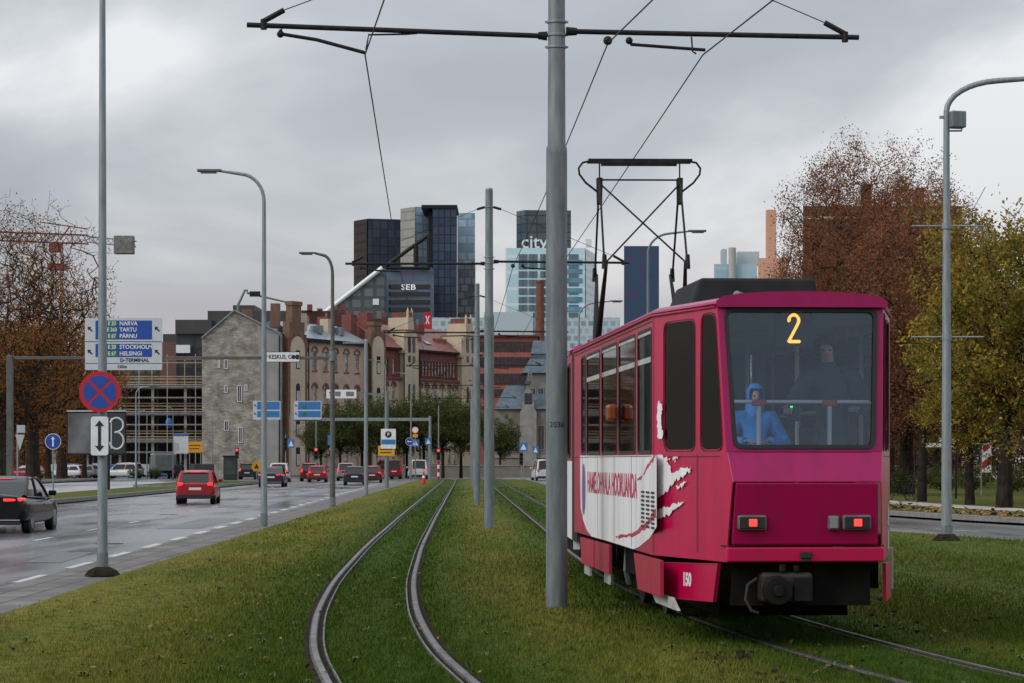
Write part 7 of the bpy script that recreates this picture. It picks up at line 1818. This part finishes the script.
# small stone palace with blue grey roofs
d = 300; t = thing('stone_palace', 'small stone palace with steep blue grey roofs beside the first mast', 'house', (X(495, d), d, BZ)); xo = X(495, d); q = lambda px: X(px, d) - xo; zt = lambda py: T(py, d) - BZ
M['sandstone'] = mat('grey sandstone', (.20, .18, .155), (.145, .13, .115), .9, .9, 0, .4, 6)
M['palestone'] = mat('pale stone dressing', (.26, .25, .225), (.2, .19, .17), 1.2, .85)
k = MB(); k.bb(q(495), q(600), 0, 10, 0, zt(409)); k.bb(q(527), q(572), 3, 12, zt(409), zt(372)); wl = k.build('wall', M['sandstone'], t)
k = MB(); k.add([(q(494), -.4, zt(409)), (q(601), -.4, zt(409)), (q(601), 5, zt(384)), (q(494) + 1.5, 5, zt(384)), (q(601), 10.4, zt(409)), (q(494), 10.4, zt(409))], [(0, 1, 2, 3), (3, 2, 4, 5), (0, 3, 5), (1, 4, 2)]); k.build('roof', M['bluroof'], t)
k = MB(); zz = (zt(372), zt(357), zt(352), zt(338)); a, b = q(522), q(577)
for i, (f0, f1, y0_, y1_) in enumerate(((0, .30, zz[0], zz[1]), (.34, .42, zz[2], zz[3]))):
    x0, x1 = a + (b - a) * (.5 * f0), b - (b - a) * (.5 * f0); x2, x3 = a + (b - a) * .5 * f1, b - (b - a) * .5 * f1; ya, yb = 2.6 + i * 2, 12.4 - i * 2
    k.add([(x0, ya, y0_), (x1, ya, y0_), (x1, yb, y0_), (x0, yb, y0_), (x2, ya + 2, y1_), (x3, ya + 2, y1_), (x3, yb - 2, y1_), (x2, yb - 2, y1_)], [(0, 1, 5, 4), (1, 2, 6, 5), (2, 3, 7, 6), (3, 0, 4, 7), (4, 5, 6, 7), (3, 2, 1, 0)])
k.bb(a + (b - a) * .2, b - (b - a) * .2, 4.7, 10, zz[1] - .1, zz[2]); k.build('turret_roof', M['bluroof'], t)
# stepped gable
k = MB(); g = [(520, 470), (520, 412), (522.5, 408), (522.5, 402), (524.5, 402), (524.5, 392), (526.5, 388), (526.5, 383), (530, 383), (530, 388), (532, 392), (532, 402), (534, 402), (534, 408), (536.5, 412), (536.5, 470)]
k.flat([(q(a_), zt(b_)) for a_, b_ in g], -.6, 1.2); k.build('stepped_gable', M['palestone'], t)
k = MB(); k.bb(q(525), q(531.5), -.9, -.5, zt(384), zt(381)); k.build('gable_cap', M['bluroof'], t)
for px, py0, py1, w in ((500, 452, 430, .8), (508.5, 452, 430, .9), (514.5, 452, 430, .8), (541, 450, 425, .9), (530, 376.5, 373, .5)):
    wall_win(t, q(px), zt(py0), w, zt(py1) - zt(py0), 'palestone')
for px in (526.3, 530.3): k = MB(); k.flat(archpts(q(px) - .22, zt(404), q(px) + .22, zt(393)), -.66, .05); k.build('gable_window', M['pane'], t)
for px in (533, 541, 549, 557, 565): wall_win(t, q(px), zt(402), .8, zt(387) - zt(402), 'palestone', y=3.0)
k = MB(); k.bb(q(494.8), q(600), -.12, -.002, zt(458), zt(455)); k.build('plinth_course', M['palestone'], t)
t, c = tower('town_house', 'grey town house with blue roof between the palace and the tram', [(560, 345), (640, 345), (640, 360), (560, 360)], T(358, 345), M['sandstone'] if False else panel_mat('grey stone facade', (.17, .165, .155), (.14, .135, .125), (.12, .115, .11), .9, .4, .03, .9, offset=.5))
# rooftops at the crossing: low wall to the right of the masts
t = thing('stone_wall', 'low grey stone wall behind the crossing at the far end of the tracks', 'wall', (X(460, 280), 280, ROADZ)); k = MB(); k.bb(-8, 11, 0, .4, 0, 1.25); k.build('wall', M['sandstone'], t); k = MB(); k.bb(-8.1, 11.1, -.06, .46, 1.25, 1.4); k.build('coping', M['palestone'], t)

# ---- tower crane far left and a boom over the limestone house
d = 420; t = thing('tower_crane', 'red tower crane with grey counterweight above the bare trees', 'crane', (X(57, d), d, BZ)); q = lambda px: X(px, d) - X(57, d); zt = lambda py: T(py, d) - BZ
M['crane_red'] = mat('crane red', (.22, .045, .035), (.17, .04, .032), 1, .6)
def truss(k, p0, p1, w, n):
    p0, p1 = Vector(p0), Vector(p1); a = (p1 - p0).normalized(); u = Vector((0, 1, 0)) if abs(a.y) < .9 else Vector((1, 0, 0)); v = a.cross(u).normalized(); C4 = [u * w/2 + v * w/2, u * w/2 - v * w/2, -u * w/2 - v * w/2, -u * w/2 + v * w/2]
    for c_ in C4: k.cyl(p0 + c_, p1 + c_, .09, .09, 5)
    for i in range(n):
        s, e = p0.lerp(p1, i / n), p0.lerp(p1, (i + 1) / n)
        for j in range(4): k.cyl(s + C4[j], e + C4[(j + 1) % 4], .06, .06, 4)
k = MB(); truss(k, (0, 0, 0), (0, 0, zt(243)), 1.7, 26); k.build('mast', M['crane_red'], t)
k = MB(); truss(k, (q(88), 0, zt(239.5)), (q(-60), 0, zt(234)), 1.5, 24); k.build('jib', M['crane_red'], t); k = MB(); truss(k, (q(86), 0, zt(239)), (q(136), 0, zt(244)), 1.0, 10); k.build('counter_jib', M['tram_grey'], t)
k = MB(); k.bb(q(114.5), q(134), -1, 1, zt(254), zt(236)); k.build('counterweight', M['conc_dark'], t, bevel=.1); k = MB(); k.cyl((q(88), 0, zt(229)), (q(40), 0, zt(222)), .12, .12, 6); k.cyl((q(60), 0, zt(240)), (q(70), 0, zt(226)), .15, .15, 6); k.build('tie_bar', M['crane_red'], t); k = MB(); k.bb(q(49), q(65), -1.6, 1.6, zt(270), zt(264)); k.build('platform', M['crane_red'], t); k = MB(); k.bb(q(50), q(60), -1.2, 1.2, zt(252), zt(244)); k.build('cabin', M['crane_red'], t)
d = 330; t = thing('pump_boom', 'folded grey pump boom reaching over the roofs behind the limestone house', 'crane', (X(238, d), d, BZ)); q = lambda px: X(px, d) - X(238, d); zt = lambda py: T(py, d) - BZ
k = MB(); k.tube([(0, 0, 0), (q(238), 0, zt(305)), (q(245), 0, zt(290)), (q(247), 0, zt(290)), (q(247.5), 0, zt(293)), (q(290), 0, zt(303)), (q(296), 0, zt(311))], [.22, .2, .16, .16, .16, .12, .10], 8); k.build('boom', M['galv_dark'], t); k = MB(); k.box((q(255), 0, zt(294)), (1.4, .6, .7)); k.build('joint', M['black_metal'], t)
